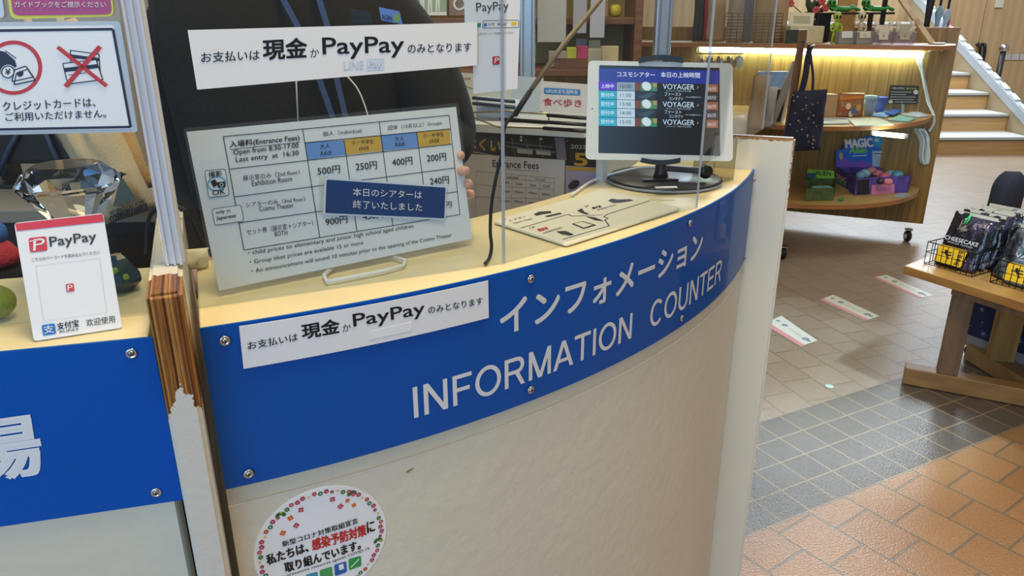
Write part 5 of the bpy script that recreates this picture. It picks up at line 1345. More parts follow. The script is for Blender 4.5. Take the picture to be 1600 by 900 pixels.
FS = flat_sheet((0, 3.31, 1.4), (0, -1, 0))
b = MB(); FS.slab(b, [(654, -40), (698, -40), (698, 24), (654, 24)], mat('card_green', '#9fb092', 0.5), 0.012); b.build('board', t)
b = MB()
for x in (660, 672, 684): FS.poly(b, [(x - 3, -30), (x + 3, -30), (x + 3.5, 18), (x + 1, 18), (x, 0), (x - 1, 18), (x - 3.5, 18)], mat('figure_white', '#e6e6dc', 0.5), 0.002)
FS.poly(b, [(654, 18.5), (698, 18.5), (698, 24), (654, 24)], mat('figure_white'), 0.002)
b.build('print', t)
t = thing('picture_card', 'brown picture card with a pale swirl right of the green card', 'card', at_y(715, 24, 3.32))
b = MB(); FS.slab(b, [(702, -40), (736, -40), (736, 24), (702, 24)], mat('card_brown', '#8a7360', 0.5, var=0.2, vscale=30), 0.012); b.build('board', t)
b = MB(); FS.ring(b, (718, 6), (728, 6), (718, 16), 0.008, mat('figure_white'), 0.002); b.build('print', t)
block('cream_folder', 'cream folder standing on the back shelf beside the person', 'folder', (620, -30), (640, 24), 3.3, mat('folder_cream', '#c8bda4', 0.5), 0.04, base=1.3595)
block('clear_case', 'pale lilac case between the cream folder and the green card', 'case', (640, -20), (652, 24), 3.3, mat('case_lilac', '#c5bed0', 0.3), 0.05, base=1.3595)

# ================================================================== the round shop display
DP = Vector((2.6376, 4.6075, 0)); DU = Vector((-0.90500, 0.42542, 0)).normalized(); DN = Vector((-0.42542, -0.90500, 0)).normalized()
def DW(t_, out, z): return DP + DU * t_ + DN * out + Vector((0, 0, z))
BOARDW = wood('display_board_wood', '#7a5a2b', '#a38242', (55, 55, 2.0), 0.4); EDGEW = wood('display_edge_wood', '#9a5f34', '#b57a48', (5, 5, 40), 0.35); SHELFW = wood('display_shelf_wood', '#b08a4c', '#c9a666', (8, 8, 30), 0.35)
disp = thing('shop_display', 'wheeled wooden shop display with rounded shelves against an upright board', 'display', DW(0.85, 0.2, 0))
b = MB(); b.prism([DW(0, 0, 0.10), DW(0, 0, 1.2824), DW(2.2, 0, 1.2824), DW(2.2, 0, 0.10)], -DN * 0.03, BOARDW); b.build('back_board', disp)
b = MB(); b.box(DW(1.10, -0.015, 1.286), (2.2, 0.034, 0.008), EDGEW, DU, DN, U); b.build('top_edge', disp)
def half(pts, z, th, name):
    b = MB(); n = len(pts)
    vs = [DW(t_, o_, z) for t_, o_ in pts] + [DW(t_, o_, z - th) for t_, o_ in pts]
    b.add(vs, [tuple(range(n)), tuple(range(2 * n - 1, n - 1, -1))], SHELFW)
    b.add(vs, [(i, (i + 1) % n, n + (i + 1) % n, n + i) for i in range(n)], EDGEW)
    return b.build(name, disp)
def halfround(t0, rx, ry, n=40): return [(t0 + rx - rx * cos(pi * i / n), 0.002 + ry * sin(pi * i / n)) for i in range(n + 1)]
half(halfround(0.06, 0.79, 0.80), 0.335, 0.025, 'shelf')
ZM = 0.79
half(halfround(0.065, 0.80, 0.88), ZM, 0.024, 'shelf')
ZT = 1.205
half([(0.03, 0.002), (0.03, 0.30), (0.04, 0.40), (0.07, 0.47), (0.12, 0.52), (0.20, 0.545), (0.45, 0.535), (0.70, 0.52), (1.70, 0.49), (2.15, 0.46), (2.15, 0.002)], ZT, 0.024, 'shelf')
for t_, o_ in ((0.08, 0.09), (0.76, 0.80), (2.1, 0.09)):
    c = DW(t_, o_, 0); w = b = MB()
    b.lathe([(0.019, -0.013), (0.033, -0.011), (0.035, -0.006), (0.035, 0.006), (0.033, 0.011), (0.019, 0.013)], c + U * 0.035, RUBBER, 20, DU * 0.9 + DN * 0.4); 
    o = b.build('caster', disp)
    b = MB(); b.lathe([(0.016, -0.0135), (0.018, -0.0145), (0.018, 0.0145), (0.016, 0.0135)], c + U * 0.035, WPLAST, 16, DU * 0.9 + DN * 0.4); b.build('wheel_hub', o)
    b = MB(); b.box(c + U * 0.078, (0.045, 0.045, 0.006), METAL, DU, DN); b.bar(c + U * 0.075, c + U * 0.05 - DN * 0.012, 0.03, 0.03, DARK); b.build('fork', o)
b = MB(); b.box(DW(0.80, 0.80 - 0.02, 0.195), (0.03, 0.03, 0.235), METAL, DU, DN); b.build('leg', disp)
LED = mat('led_tube', '#e2fff2', 0.3, emit=34.0)
def lamp(a, c, r, label, pw):
    t = thing('tube_lamp', label, 'lamp', (Vector(a) + Vector(c)) / 2, 'tube lamps of the display')
    b = MB(); b.tube([a, c], r, LED, 12); b.build('tube', t)
    d = (Vector(c) - Vector(a)).normalized()
    b = MB(); b.tube([Vector(a) - d * 0.012, Vector(a)], r * 1.1, WPLAST, 12); b.build('end_cap', t)
    b = MB(); b.tube([Vector(c), Vector(c) + d * 0.012], r * 1.1, WPLAST, 12); b.build('end_cap', t)
lamp(DW(0.17, 0.035, 1.135), DW(1.50, 0.035, 1.150), 0.015, 'long bright tube lamp under the top shelf of the display', 1)
a = at_z(1365, 208, 0.745); c = at_z(1414, 213, 0.745)
lamp(a, c, 0.012, 'short tube lamp under the middle shelf of the display', 1)

def on_shelf(px, py, z): return at_z(px, py, z)
def upright(px0, px1, base_z, py_base):
    """x-extent and height of something standing at the picture row py_base on a shelf"""
    p = at_z((px0 + px1) / 2, py_base, base_z); return p
def tsh(px, out):
    q = on_plane(px, 66, DP + DN * out, DN); return Vector((q.x, q.y, ZT))
def dbox(name, label, cat, px0, px1, top, basepy, z, m, depth=0.05, group=None, bev=0.003, build=True, yaw=0.0):
    # basepy below 1: a distance out from the display board on its top shelf
    p = at_z((px0 + px1) / 2, basepy, z) if basepy >= 1 else tsh((px0 + px1) / 2, basepy)
    a = at_y(px0, basepy, p.y); c = at_y(px1, basepy, p.y); h = at_y((px0 + px1) / 2, top, p.y).z - z
    X = Vector((cos(yaw), sin(yaw), 0)); Y = Vector((-sin(yaw), cos(yaw), 0))
    b = MB(); b.box(p + Y * (depth / 2) + U * (h / 2 + 0.0008), (c.x - a.x, depth, h), m, X, Y, U, bev=bev)
    if not build: return b, p, c.x - a.x, h
    return tag(b.build(name), label, cat, group)
def front_sheet(p): return flat_sheet(p, (0, -1, 0))

# --- middle shelf
def pouch(name, label, px0, px1, top, basepy, z, m, tk=0.04, group=None, cr=0.006, lean=0.12, prints=None, cat='pouch'):
    p = at_z((px0 + px1) / 2, basepy, z + 0.001); a = at_y(px0, basepy, p.y); c = at_y(px1, basepy, p.y); h = at_y((px0 + px1) / 2, top, p.y).z - z
    t = thing(name, label, cat, p, group)
    b = MB(); b.pillow(p + Vector((0, tk / 2, 0)), c.x - a.x, h, tk, m, (1, 0, 0), (0, sin(lean), cos(lean)), 10, 12, crumple=cr, seed=px0 * 0.13, bottom=0.8); b.build('body', t)
    if prints:
        S = frame_sheet(p + Vector((0, -tk * 0.05, 0)), (1, 0, 0), (0, sin(lean), cos(lean))); b = MB(); prints(S, b); b.build('print', t)
    return t
KRAFT = mat('kraft', '#b5946a', 0.6, var=0.08, vscale=30)
dbox('snack_box', 'tan box with a brown stripe behind the navy tote bag', 'box', 1281, 1305, 148, 184, ZM, KRAFT, 0.07)
def pr(S, b):
    S.poly(b, [(1311, 152), (1347, 149), (1347, 154), (1311, 157)], mat('pack_orange', '#d9822e', 0.4), 0.012)
    for x, y, h in ((1316, 172, '#b04a30'), (1324, 166, '#e6d0a0'), (1332, 174, '#3f6fb4'), (1340, 168, '#c9a050'), (1328, 178, '#d8c8b0')):
        S.ell(b, (x, y), (x + 4, y - 1), (x, y + 5), mat('pack_' + h[1:], h, 0.4), 0.014)
pouch('snack_pouch', 'orange topped clear pouch of colourful sweets on the middle shelf', 1308, 1350, 146, 183, ZM, mat('pouch_rust', '#a8764e', 0.35), 0.05, prints=pr)
p = at_z(1356, 181, ZM)
t = thing('paper_cup', 'pale blue paper cup with a lid on the middle shelf', 'cup', p)
b = MB(); b.lathe([(0.026, 0), (0.036, 0.10)], p, mat('cup_grey', '#8a9fb4', 0.4), 24); b.build('cup', t)
b = MB(); b.lathe([(0.038, 0.10), (0.038, 0.112), (0.034, 0.120), (0.004, 0.122)], p, mat('cup_lid', '#9cc8dc', 0.35), 24); b.build('lid', t)
p = at_z(1373, 176, ZM); t = thing('paper_cup', 'royal blue flared paper cup right of the lidded cup', 'cup', p)
b = MB(); b.lathe([(0.022, 0), (0.043, 0.095), (0.041, 0.095), (0.02, 0.006)], p, mat('cup_blue', '#4a66b8', 0.4), 24, cap=False); b.build('cup', t)
b = MB(); 
for k in range(4): b.lathe([(0.0235 + k * 0.0055, 0.012 + k * 0.024), (0.0245 + k * 0.0055, 0.020 + k * 0.024)], p, mat('cup_navy', '#1e2c5c', 0.4), 24, cap=False)
b.build('stripe', t)
# chalkboard style price card on a holder
_q = on_plane(1411, 176, DP + DN * 0.10, DN); p = Vector((_q.x, _q.y, ZM)); S = frame_sheet(p, -DU, (-DN * 0.15 + U))
t = thing('message_card', 'dark chalkboard style message card on a small stand on the middle shelf', 'card', p)
b = MB(); S.rslab(b, [(1391, 133), (1436, 134), (1434, 163), (1387, 162)], mat('chalk_black', '#20262a', 0.5), 0.003, 0.0, 0.004); b.build('card', t)
b = MB(); n = 0.0015
CH = mat('chalk_white', '#cfd8de', 0.6); CY = mat('chalk_yellow', '#cfd44e', 0.6)
S.text(b, '今度は何時に', (1393, 139.5), (1414, 139.8), (1393, 136), CH, n); S.text(b, '来るかな', (1416, 140), (1432, 140.3), (1416, 136.5), CY, n)
for k, (a, c) in enumerate(((1392, 1424), (1392, 1416), (1391, 1430), (1391, 1428), (1398, 1431))): S.line(b, (a, 143.6 + k * 3.9), (c, 144 + k * 3.9), 0.0042, mat('chalk_lines', '#a9b4ba', 0.7), n)
S.ell(b, (1431, 144), (1435, 144), (1431, 147.5), CH, n); S.ell(b, (1391.5, 159), (1395, 159), (1391.5, 161.5), CH, n)
b.build('print', t)
b = MB(); b.bar(p + Vector((0, 0.006, 0.002)), S.w(*S.uv(1411, 158), -0.005), 0.016, 0.004, mat('holder_teal', '#8fb8c4', 0.3)); b.box(p + U * 0.003, (0.05, 0.04, 0.004), mat('holder_teal'), bev=0.001); b.build('holder', t)
for (x0, y0, x1, y1, x2, y2, x3, y3, label, hx) in [(1361, 180, 1392, 167, 1412, 171, 1383, 183, 'pale blue flat packet lying left of the message card', '#7aa4d8'), (1383, 176, 1394, 169.5, 1408, 172, 1398, 179, 'deep blue flat packet lying on the pale blue one', '#3a62b8'),
      (1387, 187, 1405, 180, 1431, 185, 1418, 189.5, 'turquoise flat packet lying in front at the right', '#84c0c4'), (1409, 178.5, 1432, 173, 1452, 180, 1436, 182.5, 'white flat packet nearest the cable at the shelf end', '#b9c6e0'),
      (1322, 184, 1372, 183.5, 1396, 194, 1336, 196, 'large cream flat booklet lying at the front of the middle shelf', '#cfd6c4'), (1281, 184, 1322, 183, 1328, 192, 1281, 193, 'silver flat case lying beside the navy tote bag', '#aeb6ba')]:
    z = ZM + (0.012 if 'on the pale' in label else 0.002)
    q = [at_z(*pp, z + 0.006) for pp in ((x0, y0), (x1, y1), (x2, y2), (x3, y3))]
    b = MB(); b.prism(q, Vector((0, 0, -0.006)), mat('m_' + label[:22].replace(' ', '_'), hx, 0.4, var=0.12, vscale=60)); tag(b.build('flat_packet'), label, 'packet', 'flat packets on the middle shelf')
# --- objects left of the tote
dbox('photo_stand_card', 'blue and white photo card behind the clear screen on the display', 'card', 1183, 1229, 112, 138, ZM + 0.16, mat('panel_blue', '#7fa4d4', 0.35, var=0.35, vscale=14), 0.02, bev=0.001)
dbox('panel_stand', 'dark stand carrying the blue photo card', 'stand', 1196, 1222, 140, 190, ZM, mat('stand_dark', '#2a2b2c', 0.4), 0.05)
t = thing('easel_board', 'grey wooden board leaning behind the brown post on the display', 'board', at_z(1205, 193, ZM))
b = MB(); a = at_z(1205, 194, ZM + 0.004); c = at_y(1243, 98, a.y + 0.10); b.bar(a, c, 0.035, 0.016, mat('board_grey', '#7c756a', 0.5), up=(0, 1, 0)); b.build('front_strip', t)
b = MB(); a2 = at_z(1222, 190, ZM + 0.004); b.bar(a2, c + Vector((0.01, 0.03, -0.01)), 0.016, 0.012, mat('board_pale', '#b9b4a4', 0.5), up=(0, 1, 0)); b.build('rear_strip', t)
# tote bag hanging from a brown upright in front of the display
Yt = 3.90
t = thing('tote_stand', 'slanted brown wooden post standing before the display with the navy tote on it', 'stand', at_y(1225, 330, Yt + 0.03))
BRW = wood('hook_wood', '#5f4430', '#7d5c40', (30, 30, 3)); b = MB()
Yp = Yt + 0.055
a = at_y(1253, 58, Yp); c = at_y(1236, 170, Yp); k = (a.z - 0.03) / (a.z - c.z); ft = a.lerp(c, k)
b.bar(a, ft, 0.036, 0.014, BRW, up=(0, 1, 0), bev=0.004); b.bar(at_y(1254, 46, Yp), at_y(1252.5, 66, Yp), 0.044, 0.018, BRW, up=(0, 1, 0), bev=0.005); b.build('post', t)
b = MB(); b.box((ft.x - 0.05, Yp - 0.02, 0.016), (0.09, 0.14, 0.03), BRW, bev=0.005); b.build('foot', t)
b = MB(); hk = at_y(1266, 74, Yt + 0.012); b.tube([Vector((a.x + 0.004, Yp - 0.01, hk.z + 0.03)), Vector((hk.x, hk.y, hk.z + 0.004)), Vector((hk.x + 0.02, hk.y - 0.01, hk.z + 0.012))], 0.004, METAL, 8); b.build('hook', t)
NAVC = mat('navy_canvas', '#1c1e33', 0.85, bump=0.25, bscale=200)
p = at_y(1251, 236, Yt); S = frame_sheet(p + Vector((0, -0.03, 0)), (1, 0, 0.0), (0, 0, 1))
wT = at_y(1282, 236, Yt).x - at_y(1221, 236, Yt).x; hT = at_y(1251, 141, Yt).z - p.z
t = thing('tote_bag', 'navy tote bag dotted with tiny tan figures hanging before the display', 'bag', p)
b = MB(); b.pillow(p, wT, hT, 0.06, NAVC, (1, 0, 0.06), (0.03, 0, 1), 16, 20, crumple=0.014, seed=5, taper=0.16, flat=3); b.build('body', t)
b = MB(); random.seed(3)
for i in range(34):
    x = 1227 + random.random() * 50; y = 147 + (i + random.random()) * 2.45
    col = mat(('dot_tan', 'dot_white', 'dot_rust')[i % 3], ('#8a7060', '#8f8a88', '#7a5a48')[i % 3], 0.7)
    S.ell(b, (x, y), (x + 1.5, y - 0.4), (x + 0.3, y + 1.3), col, 0.006, 10)
b.build('pattern', t)
b = MB(); top = at_y(1266, 73, Yt + 0.012)
for a_, w in ((at_y(1252, 142, Yt), 0.030), (at_y(1270, 142, Yt), 0.012)):
    pts = smooth([a_ - U * 0.01, a_.lerp(top, 0.35) + Vector((0.004, -0.004, 0)), a_.lerp(top, 0.7), top + Vector((0.0, 0, 0.005))], 4)
    for q0, q1 in zip(pts[:-1], pts[1:]): b.bar(q0, q1 + (q1 - q0).normalized() * 0.003, w, 0.004, NAVC, up=(0, 1, 0))
b.build('handle', t)
# --- lower shelf: boxed toys
ZL = 0.336
def openbox(name, label, cat, px, z, wallm, base_h, group=None):
    """tray seen at four base corners FL FR BR BL"""
    q = [at_z(*p, z + 0.001) for p in px]; t = thing(name, label, cat, (q[0] + q[2]) / 2, group)
    b = MB(); th = 0.004
    b.prism(q, Vector((0, 0, 0.003)), wallm); b.build('base', t)
    for nm, i, j in (('front', 0, 1), ('side', 1, 2), ('back', 2, 3), ('side', 3, 0)):
        b = MB(); a, c = q[i], q[j]; ins = ((q[0] + q[2]) / 2 - (a + c) / 2).normalized() * th
        b.prism([a + U * 0.003, c + U * 0.003, c + ins + U * 0.003, a + ins + U * 0.003], Vector((0, 0, base_h)), wallm); b.build(nm, t)
    return t, q
PUR = mat('box_purple', '#5a4aa0', 0.35, var=0.35, vscale=18); BLB = mat('box_blue', '#2f6fd8', 0.35, var=0.12, vscale=10)
t, q = openbox('toy_box', 'blue and purple open display box lettered MAGIC Alien on the lower shelf', 'box', [(1335, 305), (1418, 300), (1423, 288), (1305, 285)], ZL, PUR, 0.10)
bx = (q[2] + q[3]) / 2
HS = frame_sheet(q[3] + Vector((0, 0.004, 0)), (q[2] - q[3]), U)
b = MB(); pts = [HS.uv(*p) for p in ((1306, 262), (1307, 235), (1318, 233), (1320, 222), (1345, 216), (1355, 212), (1368, 211), (1377, 216), (1380, 224), (1379, 234), (1390, 235), (1389, 262))]
b.add([HS.w(u, v, 0) for u, v in pts] + [HS.w(u, v, -0.004) for u, v in pts], [tuple(range(12)), tuple(range(23, 11, -1))] + [(i, (i + 1) % 12, 12 + (i + 1) % 12, 12 + i) for i in range(12)], BLB); hdr = b.build('header_card', t)
b = MB(); n = 0.001
HS.text(b, 'MAGIC', (1322, 231), (1364, 229), (1320, 218), WHITE, n, 0.05); HS.text(b, 'Alien', (1327, 239.5), (1354, 239), (1328, 230), mat('alien_lime', '#7fd83a', 0.4), n + 0.0006, 0.04)
HS.ell(b, (1371, 221), (1379, 221), (1371, 230), mat('orb_cyan', '#3fa8dc', 0.25), n); HS.ell(b, (1370, 219), (1374, 219), (1370, 222), mat('orb_light', '#9fe0f0', 0.25), n + 0.0005)
HS.line(b, (1332, 243.5), (1354, 243), 0.006, mat('print_pale', '#c5d8ec', 0.5), n)
HS.poly(b, [(1308, 252), (1318, 247), (1332, 254), (1345, 250), (1362, 256), (1362, 262), (1308, 262)], mat('hill_purple', '#8a5ac8', 0.4), n)
HS.ell(b, (1314, 244), (1317, 244), (1314, 250), mat('print_tan', '#c0a890', 0.5), n + 0.0004)
b.build('print', hdr)
b = MB(); HS.slab(b, [(1363, 236), (1387, 236), (1386, 260), (1363, 260)], mat('info_pale', '#b8cfe4', 0.5), 0.001, 0.002); HS.line(b, (1365, 240), (1385, 240), 0.007, mat('info_dark', '#5a7a9a', 0.5), 0.0026)
for k in range(4): HS.line(b, (1366, 245 + k * 3.3), (1384, 245 + k * 3.3), 0.003, mat('info_line', '#8aa2b8', 0.5), 0.0026)
b.build('info_label', hdr)
FSX = frame_sheet(q[0] - (q[1] - q[0]).cross(U).normalized() * -0.001, (q[1] - q[0]), U)
b = MB(); FSX.poly(b, [(1362, 289), (1398, 287), (1397, 303), (1361, 305)], mat('front_pink', '#d88ab8', 0.4), 0.0012); FSX.poly(b, [(1339, 281), (1358, 280), (1358, 303), (1339, 304)], mat('front_night', '#2a2430', 0.4, var=0.4, vscale=30), 0.0012)
FSX.text(b, 'Alien', (1366, 299), (1392, 297), (1366, 293), mat('front_text', '#b05a94', 0.5), 0.0016); b.build('front_print', t)
SSX = frame_sheet(q[3], (q[0] - q[3]), U)
b = MB(); SSX.text(b, 'MAGIC', (1307, 277), (1322, 286), (1307, 270), mat('front_cream', '#e0d8c8', 0.5), 0.0012, 0.03); SSX.text(b, 'Alien', (1309, 284), (1322, 291), (1309, 278), mat('alien_lime'), 0.0012, 0.03); SSX.line(b, (1308, 288), (1326, 298), 0.008, mat('front_cream'), 0.0012); b.build('side_print', t)
cen = (q[0] + q[1] + q[2] + q[3]) / 4; ux = (q[1] - q[0]).normalized(); uy = (q[3] - q[0]).normalized()
# balls of slime in the box, each its own toy
random.seed(11)
for i, (px, py, hx, r) in enumerate([(1352, 271, '#9fc4d4', 0.032), (1362, 267, '#d88a9a', 0.030), (1372, 272, '#d07a94', 0.030), (1382, 277, '#dc6a8c', 0.034), (1392, 272, '#8ab8c8', 0.030), (1402, 274, '#5fa0b4', 0.036), (1345, 274, '#7fb0cc', 0.028), (1366, 279, '#4a3a40', 0.024), (1376, 283, '#3a3036', 0.022), (1388, 284, '#dd7f98', 0.024)]):
    p = at_z(px, py, ZL + 0.09)
    b = MB(); b.ball(p, r, mat('slime_' + hx[1:], hx, 0.2, var=0.15, vscale=40), 14, (1.05, 1, 0.9))
    tag(b.build('slime_toy'), ['pale blue', 'dusty pink', 'mauve pink', 'bright pink', 'light teal', 'deep teal', 'sky blue', 'charcoal', 'dark brown', 'rose pink'][i] + ' slime toy heaped in the blue and purple box', 'toy', 'slime toys in the display box')
b = MB(); b.prism([q[0] + (cen - q[0]) * 0.06 + U * 0.005, q[1] + (cen - q[1]) * 0.06 + U * 0.005, q[2] + (cen - q[2]) * 0.06 + U * 0.005, q[3] + (cen - q[3]) * 0.06 + U * 0.005], Vector((0, 0, 0.062)), mat('box_inner', '#3c3558', 0.6)); b.build('inner_tray', t)
GRB = mat('box_moss', '#4c5c34', 0.4, var=0.3, vscale=30)
t, q = openbox('small_toy_box', 'small dark green open toy box left of the large purple one', 'box', [(1258, 314), (1302, 313), (1305, 297), (1262, 297)], ZL, GRB, 0.072)
HS = frame_sheet(q[3], (q[2] - q[3]), U)
b = MB(); HS.slab(b, [(1258, 283), (1262, 265), (1271, 259), (1290, 261), (1304, 268), (1305, 284)][0:1] + [(1304, 266), (1305, 284), (1257, 284)] if False else [(1262, 264), (1303, 267), (1304, 284), (1259, 284)], mat('header_green', '#7fb83c', 0.4, var=0.25, vscale=26), 0.003, 0.0); hdr = b.build('header_card', t)
b = MB(); HS.text(b, 'ALIEN', (1274, 273), (1298, 275), (1274, 266.5), mat('dark_green_ink', '#1f4a1e', 0.5), 0.0008, 0.03); HS.poly(b, [(1260, 270), (1274, 270), (1276, 282), (1259, 282)], mat('header_teal', '#2f5a66', 0.4), 0.0006); HS.poly(b, [(1284, 278), (1303, 279), (1303, 284), (1284, 284)], mat('info_pale'), 0.0008); b.build('print', hdr)
b = MB(); p = (q[0] + q[2]) / 2 + U * 0.03; b.box(p, (0.12, 0.06, 0.05), mat('toy_teal', '#8fb8bc', 0.3), (q[1] - q[0]).normalized(), None, None, bev=0.01); b.build('toy_bag', t)
b = MB(); p = at_z(1314, 314, ZL); b.ball(p + U * 0.008, 0.012, mat('toy_green', '#2f8a4a', 0.4), 10, (1.6, 0.8, 0.7)); tag(b.build('green_token'), 'tiny green toy lying before the small toy box', 'toy')
b = MB(); b.prism([at_z(*pp, ZL + 0.005) for pp in ((1396, 306), (1404, 301), (1423, 303), (1413, 308))], Vector((0, 0, -0.004)), mat('packet_silver', '#a9b8c4', 0.3)); tag(b.build('flat_packet'), 'pale flat packet lying at the right end of the lower shelf', 'packet')
# --- white cable at the right end
t = thing('power_cord', 'white power cord hanging from the lamp with a tied bundle', 'cord', DW(0.1, 0.05, 0.7))
CO = mat('cord_white', '#d5e2e8', 0.4); b = MB()
P2 = lambda x, y, o_=0.03: on_plane(x, y, DP + DN * o_, DN)
b.tube(smooth([P2(1447, 84), P2(1460, 77), P2(1470, 75), P2(1472, 80)]), 0.007, CO, 8)
b.tube(smooth([P2(1432, 88), P2(1436, 100), P2(1441, 115), P2(1445, 135), P2(1450, 160), P2(1458, 178, 0.06), P2(1459, 192, 0.05), P2(1452, 205)]), 0.0085, CO, 8)
b.tube(smooth([P2(1442, 88), P2(1440, 98), P2(1442, 115, 0.035), P2(1447, 140, 0.035), P2(1453, 165, 0.035), P2(1460, 182, 0.07)]), 0.0075, CO, 8); b.build('cord', t)
for k in range(6):
    b = MB(); x0 = 1436 + k * 2.6; o_ = 0.03 + 0.012 * (k % 3)
    b.tube(smooth([P2(1446, 206, o_), P2(x0 - 6 + k * 0.6, 202 + (k % 2) * 3, o_), P2(x0 + 2, 220, o_), P2(x0 + 1 - k * 0.5, 245, o_), P2(1446 + (k - 2.5) * 1.2, 256, o_), P2(1449 + k * 0.6, 240, o_), P2(1448, 212, o_)]), 0.0062, CO, 8); b.build('coil', t)

# --- top shelf
CARDB = mat('cream_box', '#cdbf9a', 0.6, var=0.08, vscale=30)
BT = 66
dbox('goods_box', 'large cream box with a dark slate front beside the brown post', 'box', 1232, 1286, 41, 0.36, ZT, CARDB, 0.12)
dbox('slate_label', 'dark slate label standing before the large cream box', 'label', 1227, 1249, 47, 0.44, ZT, mat('slate', '#33352f', 0.6, var=0.25, vscale=80), 0.008, bev=0.001)
p = tsh(1259, 0.36); hb_ = at_y(1259, 41, p.y).z + 0.001
t = thing('picture_book', 'cream card with grey print leaning on top of the large cream box', 'card', (p.x, p.y + 0.06, hb_))
S = frame_sheet((p.x, p.y + 0.02, hb_), (1, 0, 0), (0, 0.3, 0.95))
b = MB(); S.slab(b, [(1236, 19), (1273, 20), (1270, 41), (1231, 40)], mat('card_cream', '#d5cbaa', 0.6), 0.006, 0.0); b.build('card', t)
b = MB()
for k in range(5): S.line(b, (1240, 26 + k * 2.4), (1266, 26.5 + k * 2.4), 0.004, mat('print_olive', '#8a8468', 0.6), 0.001)
b.build('print', t)
dbox('black_folder', 'black folder standing behind the cream boxes on the top shelf', 'folder', 1272, 1294, 20, 0.16, ZT, mat('folder_black', '#101012', 0.4), 0.03)
def alien(name, label, px, basepy, toppy, m, eyem, pose, group=None):
    p = tsh(px, basepy); h = at_y(px, toppy, p.y).z - ZT
    t = thing(name, label, 'figure', p, group); k = h / 0.2
    b = MB()
    b.ball(p + Vector((0, 0, 0.172)) * k, 0.027 * k, m, 16, (1.0, 0.95, 1.0)); b.ball(p + Vector((0, -0.004, 0.158)) * k, 0.018 * k, m, 12, (0.9, 0.9, 1.2)); b.build('head', t)
    b = MB(); b.tube([p + Vector((0, 0, z)) * k for z in (0.150, 0.138, 0.125, 0.105, 0.085, 0.072)], [r * k for r in (0.007, 0.009, 0.020, 0.017, 0.016, 0.010)], m, 14); b.build('torso', t)
    for s in (-1, 1):
        b = MB(); b.tube(smooth([p + Vector((s * 0.010, 0, 0.078)) * k, p + Vector((s * 0.016, -0.006, 0.042)) * k, p + Vector((s * 0.015, 0.0, 0.008)) * k, p + Vector((s * 0.02, -0.02, 0.004)) * k], 4), 0.0075 * k, m, 10); b.build('leg', t)
        if pose == 'wave' and s < 0: pts = [p + Vector((s * 0.018, 0, 0.127)) * k, p + Vector((s * 0.040, -0.004, 0.115)) * k, p + Vector((s * 0.044, -0.004, 0.150)) * k, p + Vector((s * 0.040, -0.006, 0.170)) * k]
        else: pts = [p + Vector((s * 0.018, 0, 0.127)) * k, p + Vector((s * 0.036, -0.004, 0.105)) * k, p + Vector((s * 0.030, -0.014, 0.080)) * k, p + Vector((s * 0.016, -0.022, 0.084)) * k]
        b = MB(); b.tube(smooth(pts, 4), 0.0062 * k, m, 10); b.build('arm', t)
        b = MB(); b.ball(p + Vector((s * 0.010, -0.021, 0.168)) * k, 0.010 * k, eyem, 10, (0.8, 0.5, 1.2)); b.build('eye', t)
    return t
EY = mat('figure_eye', '#0c0f0a', 0.15)
alien('alien_figure', 'standing lime green alien figure on the top shelf', 1303, 0.36, 18, mat('lime_toy', '#9ab83c', 0.35), EY, 'stand')
dbox('figure_box', 'small silver box under the pale waving alien figure', 'box', 1331, 1350, 52, 0.36, ZT, mat('box_silver', '#a8a49a', 0.4), 0.05)
p_ = at_z(1340, 58, ZT + 0.0)
alien('alien_figure', 'pale waving alien figure on the top shelf', 1341, 0.24, 18, mat('bone_toy', '#c2b594', 0.4), EY, 'wave')
# dark rack with lying figures
t = thing('black_rack', 'black T-shaped rack carrying two lying green figures', 'rack', tsh(1350, 0.12))
rp = tsh(1360, 0.12); Y0 = rp.y
zb = at_y(1340, 21, Y0).z
b = MB(); a = at_y(1296, 21, Y0); c = at_y(1394, 21, Y0); b.box(((a.x + c.x) / 2, Y0, zb), (c.x - a.x, 0.07, 0.012), DARK); b.build('bar', t)
for x in (1361, 1380):
    a = at_y(x, 30, Y0); b = MB(); b.box((a.x, Y0 + 0.01, (ZT + zb + (0.10 if x > 1370 else 0)) / 2), (0.022, 0.022, zb - ZT + (0.10 if x > 1370 else 0)), DARK); b.build('post', t)
def lying(px, label):
    p = at_y(px, 20, Y0); p = Vector((p.x, Y0, zb + 0.0065)); m = mat('green_toy', '#2f8a34', 0.3)
    t = thing('alien_figure', label, 'figure', p, 'lying green figures')
    b = MB(); b.ball(p + Vector((-0.070, -0.01, 0.052)), 0.026, m, 16, (1, 0.9, 0.95)); b.build('head', t)
    b = MB(); b.tube(smooth([p + Vector((-0.05, 0, 0.034)), p + Vector((-0.02, 0, 0.020)), p + Vector((0.02, 0, 0.018)), p + Vector((0.04, 0, 0.016))], 4), 0.015, m, 12); b.build('torso', t)
    for s in (-1, 1):
        b = MB(); b.tube(smooth([p + Vector((0.035, s * 0.008, 0.017)), p + Vector((0.065, s * 0.012, 0.024 + 0.010 * (s > 0))), p + Vector((0.10, s * 0.012, 0.011))], 4), 0.0085, m, 10); b.build('leg', t)
        b = MB(); b.tube(smooth([p + Vector((-0.040, s * 0.012, 0.030)), p + Vector((-0.045, s * 0.024, 0.012)), p + Vector((-0.068, s * 0.018, 0.026))], 4), 0.007, m, 10); b.build('arm', t)
        b = MB(); b.ball(p + Vector((-0.078 + s * 0.011, -0.032, 0.054)), 0.008, EY, 10, (0.8, 0.5, 1.2)); b.build('eye', t)
lying(1315, 'lying green figure on the left half of the black rack'); lying(1368, 'lying green figure on the right half of the black rack')
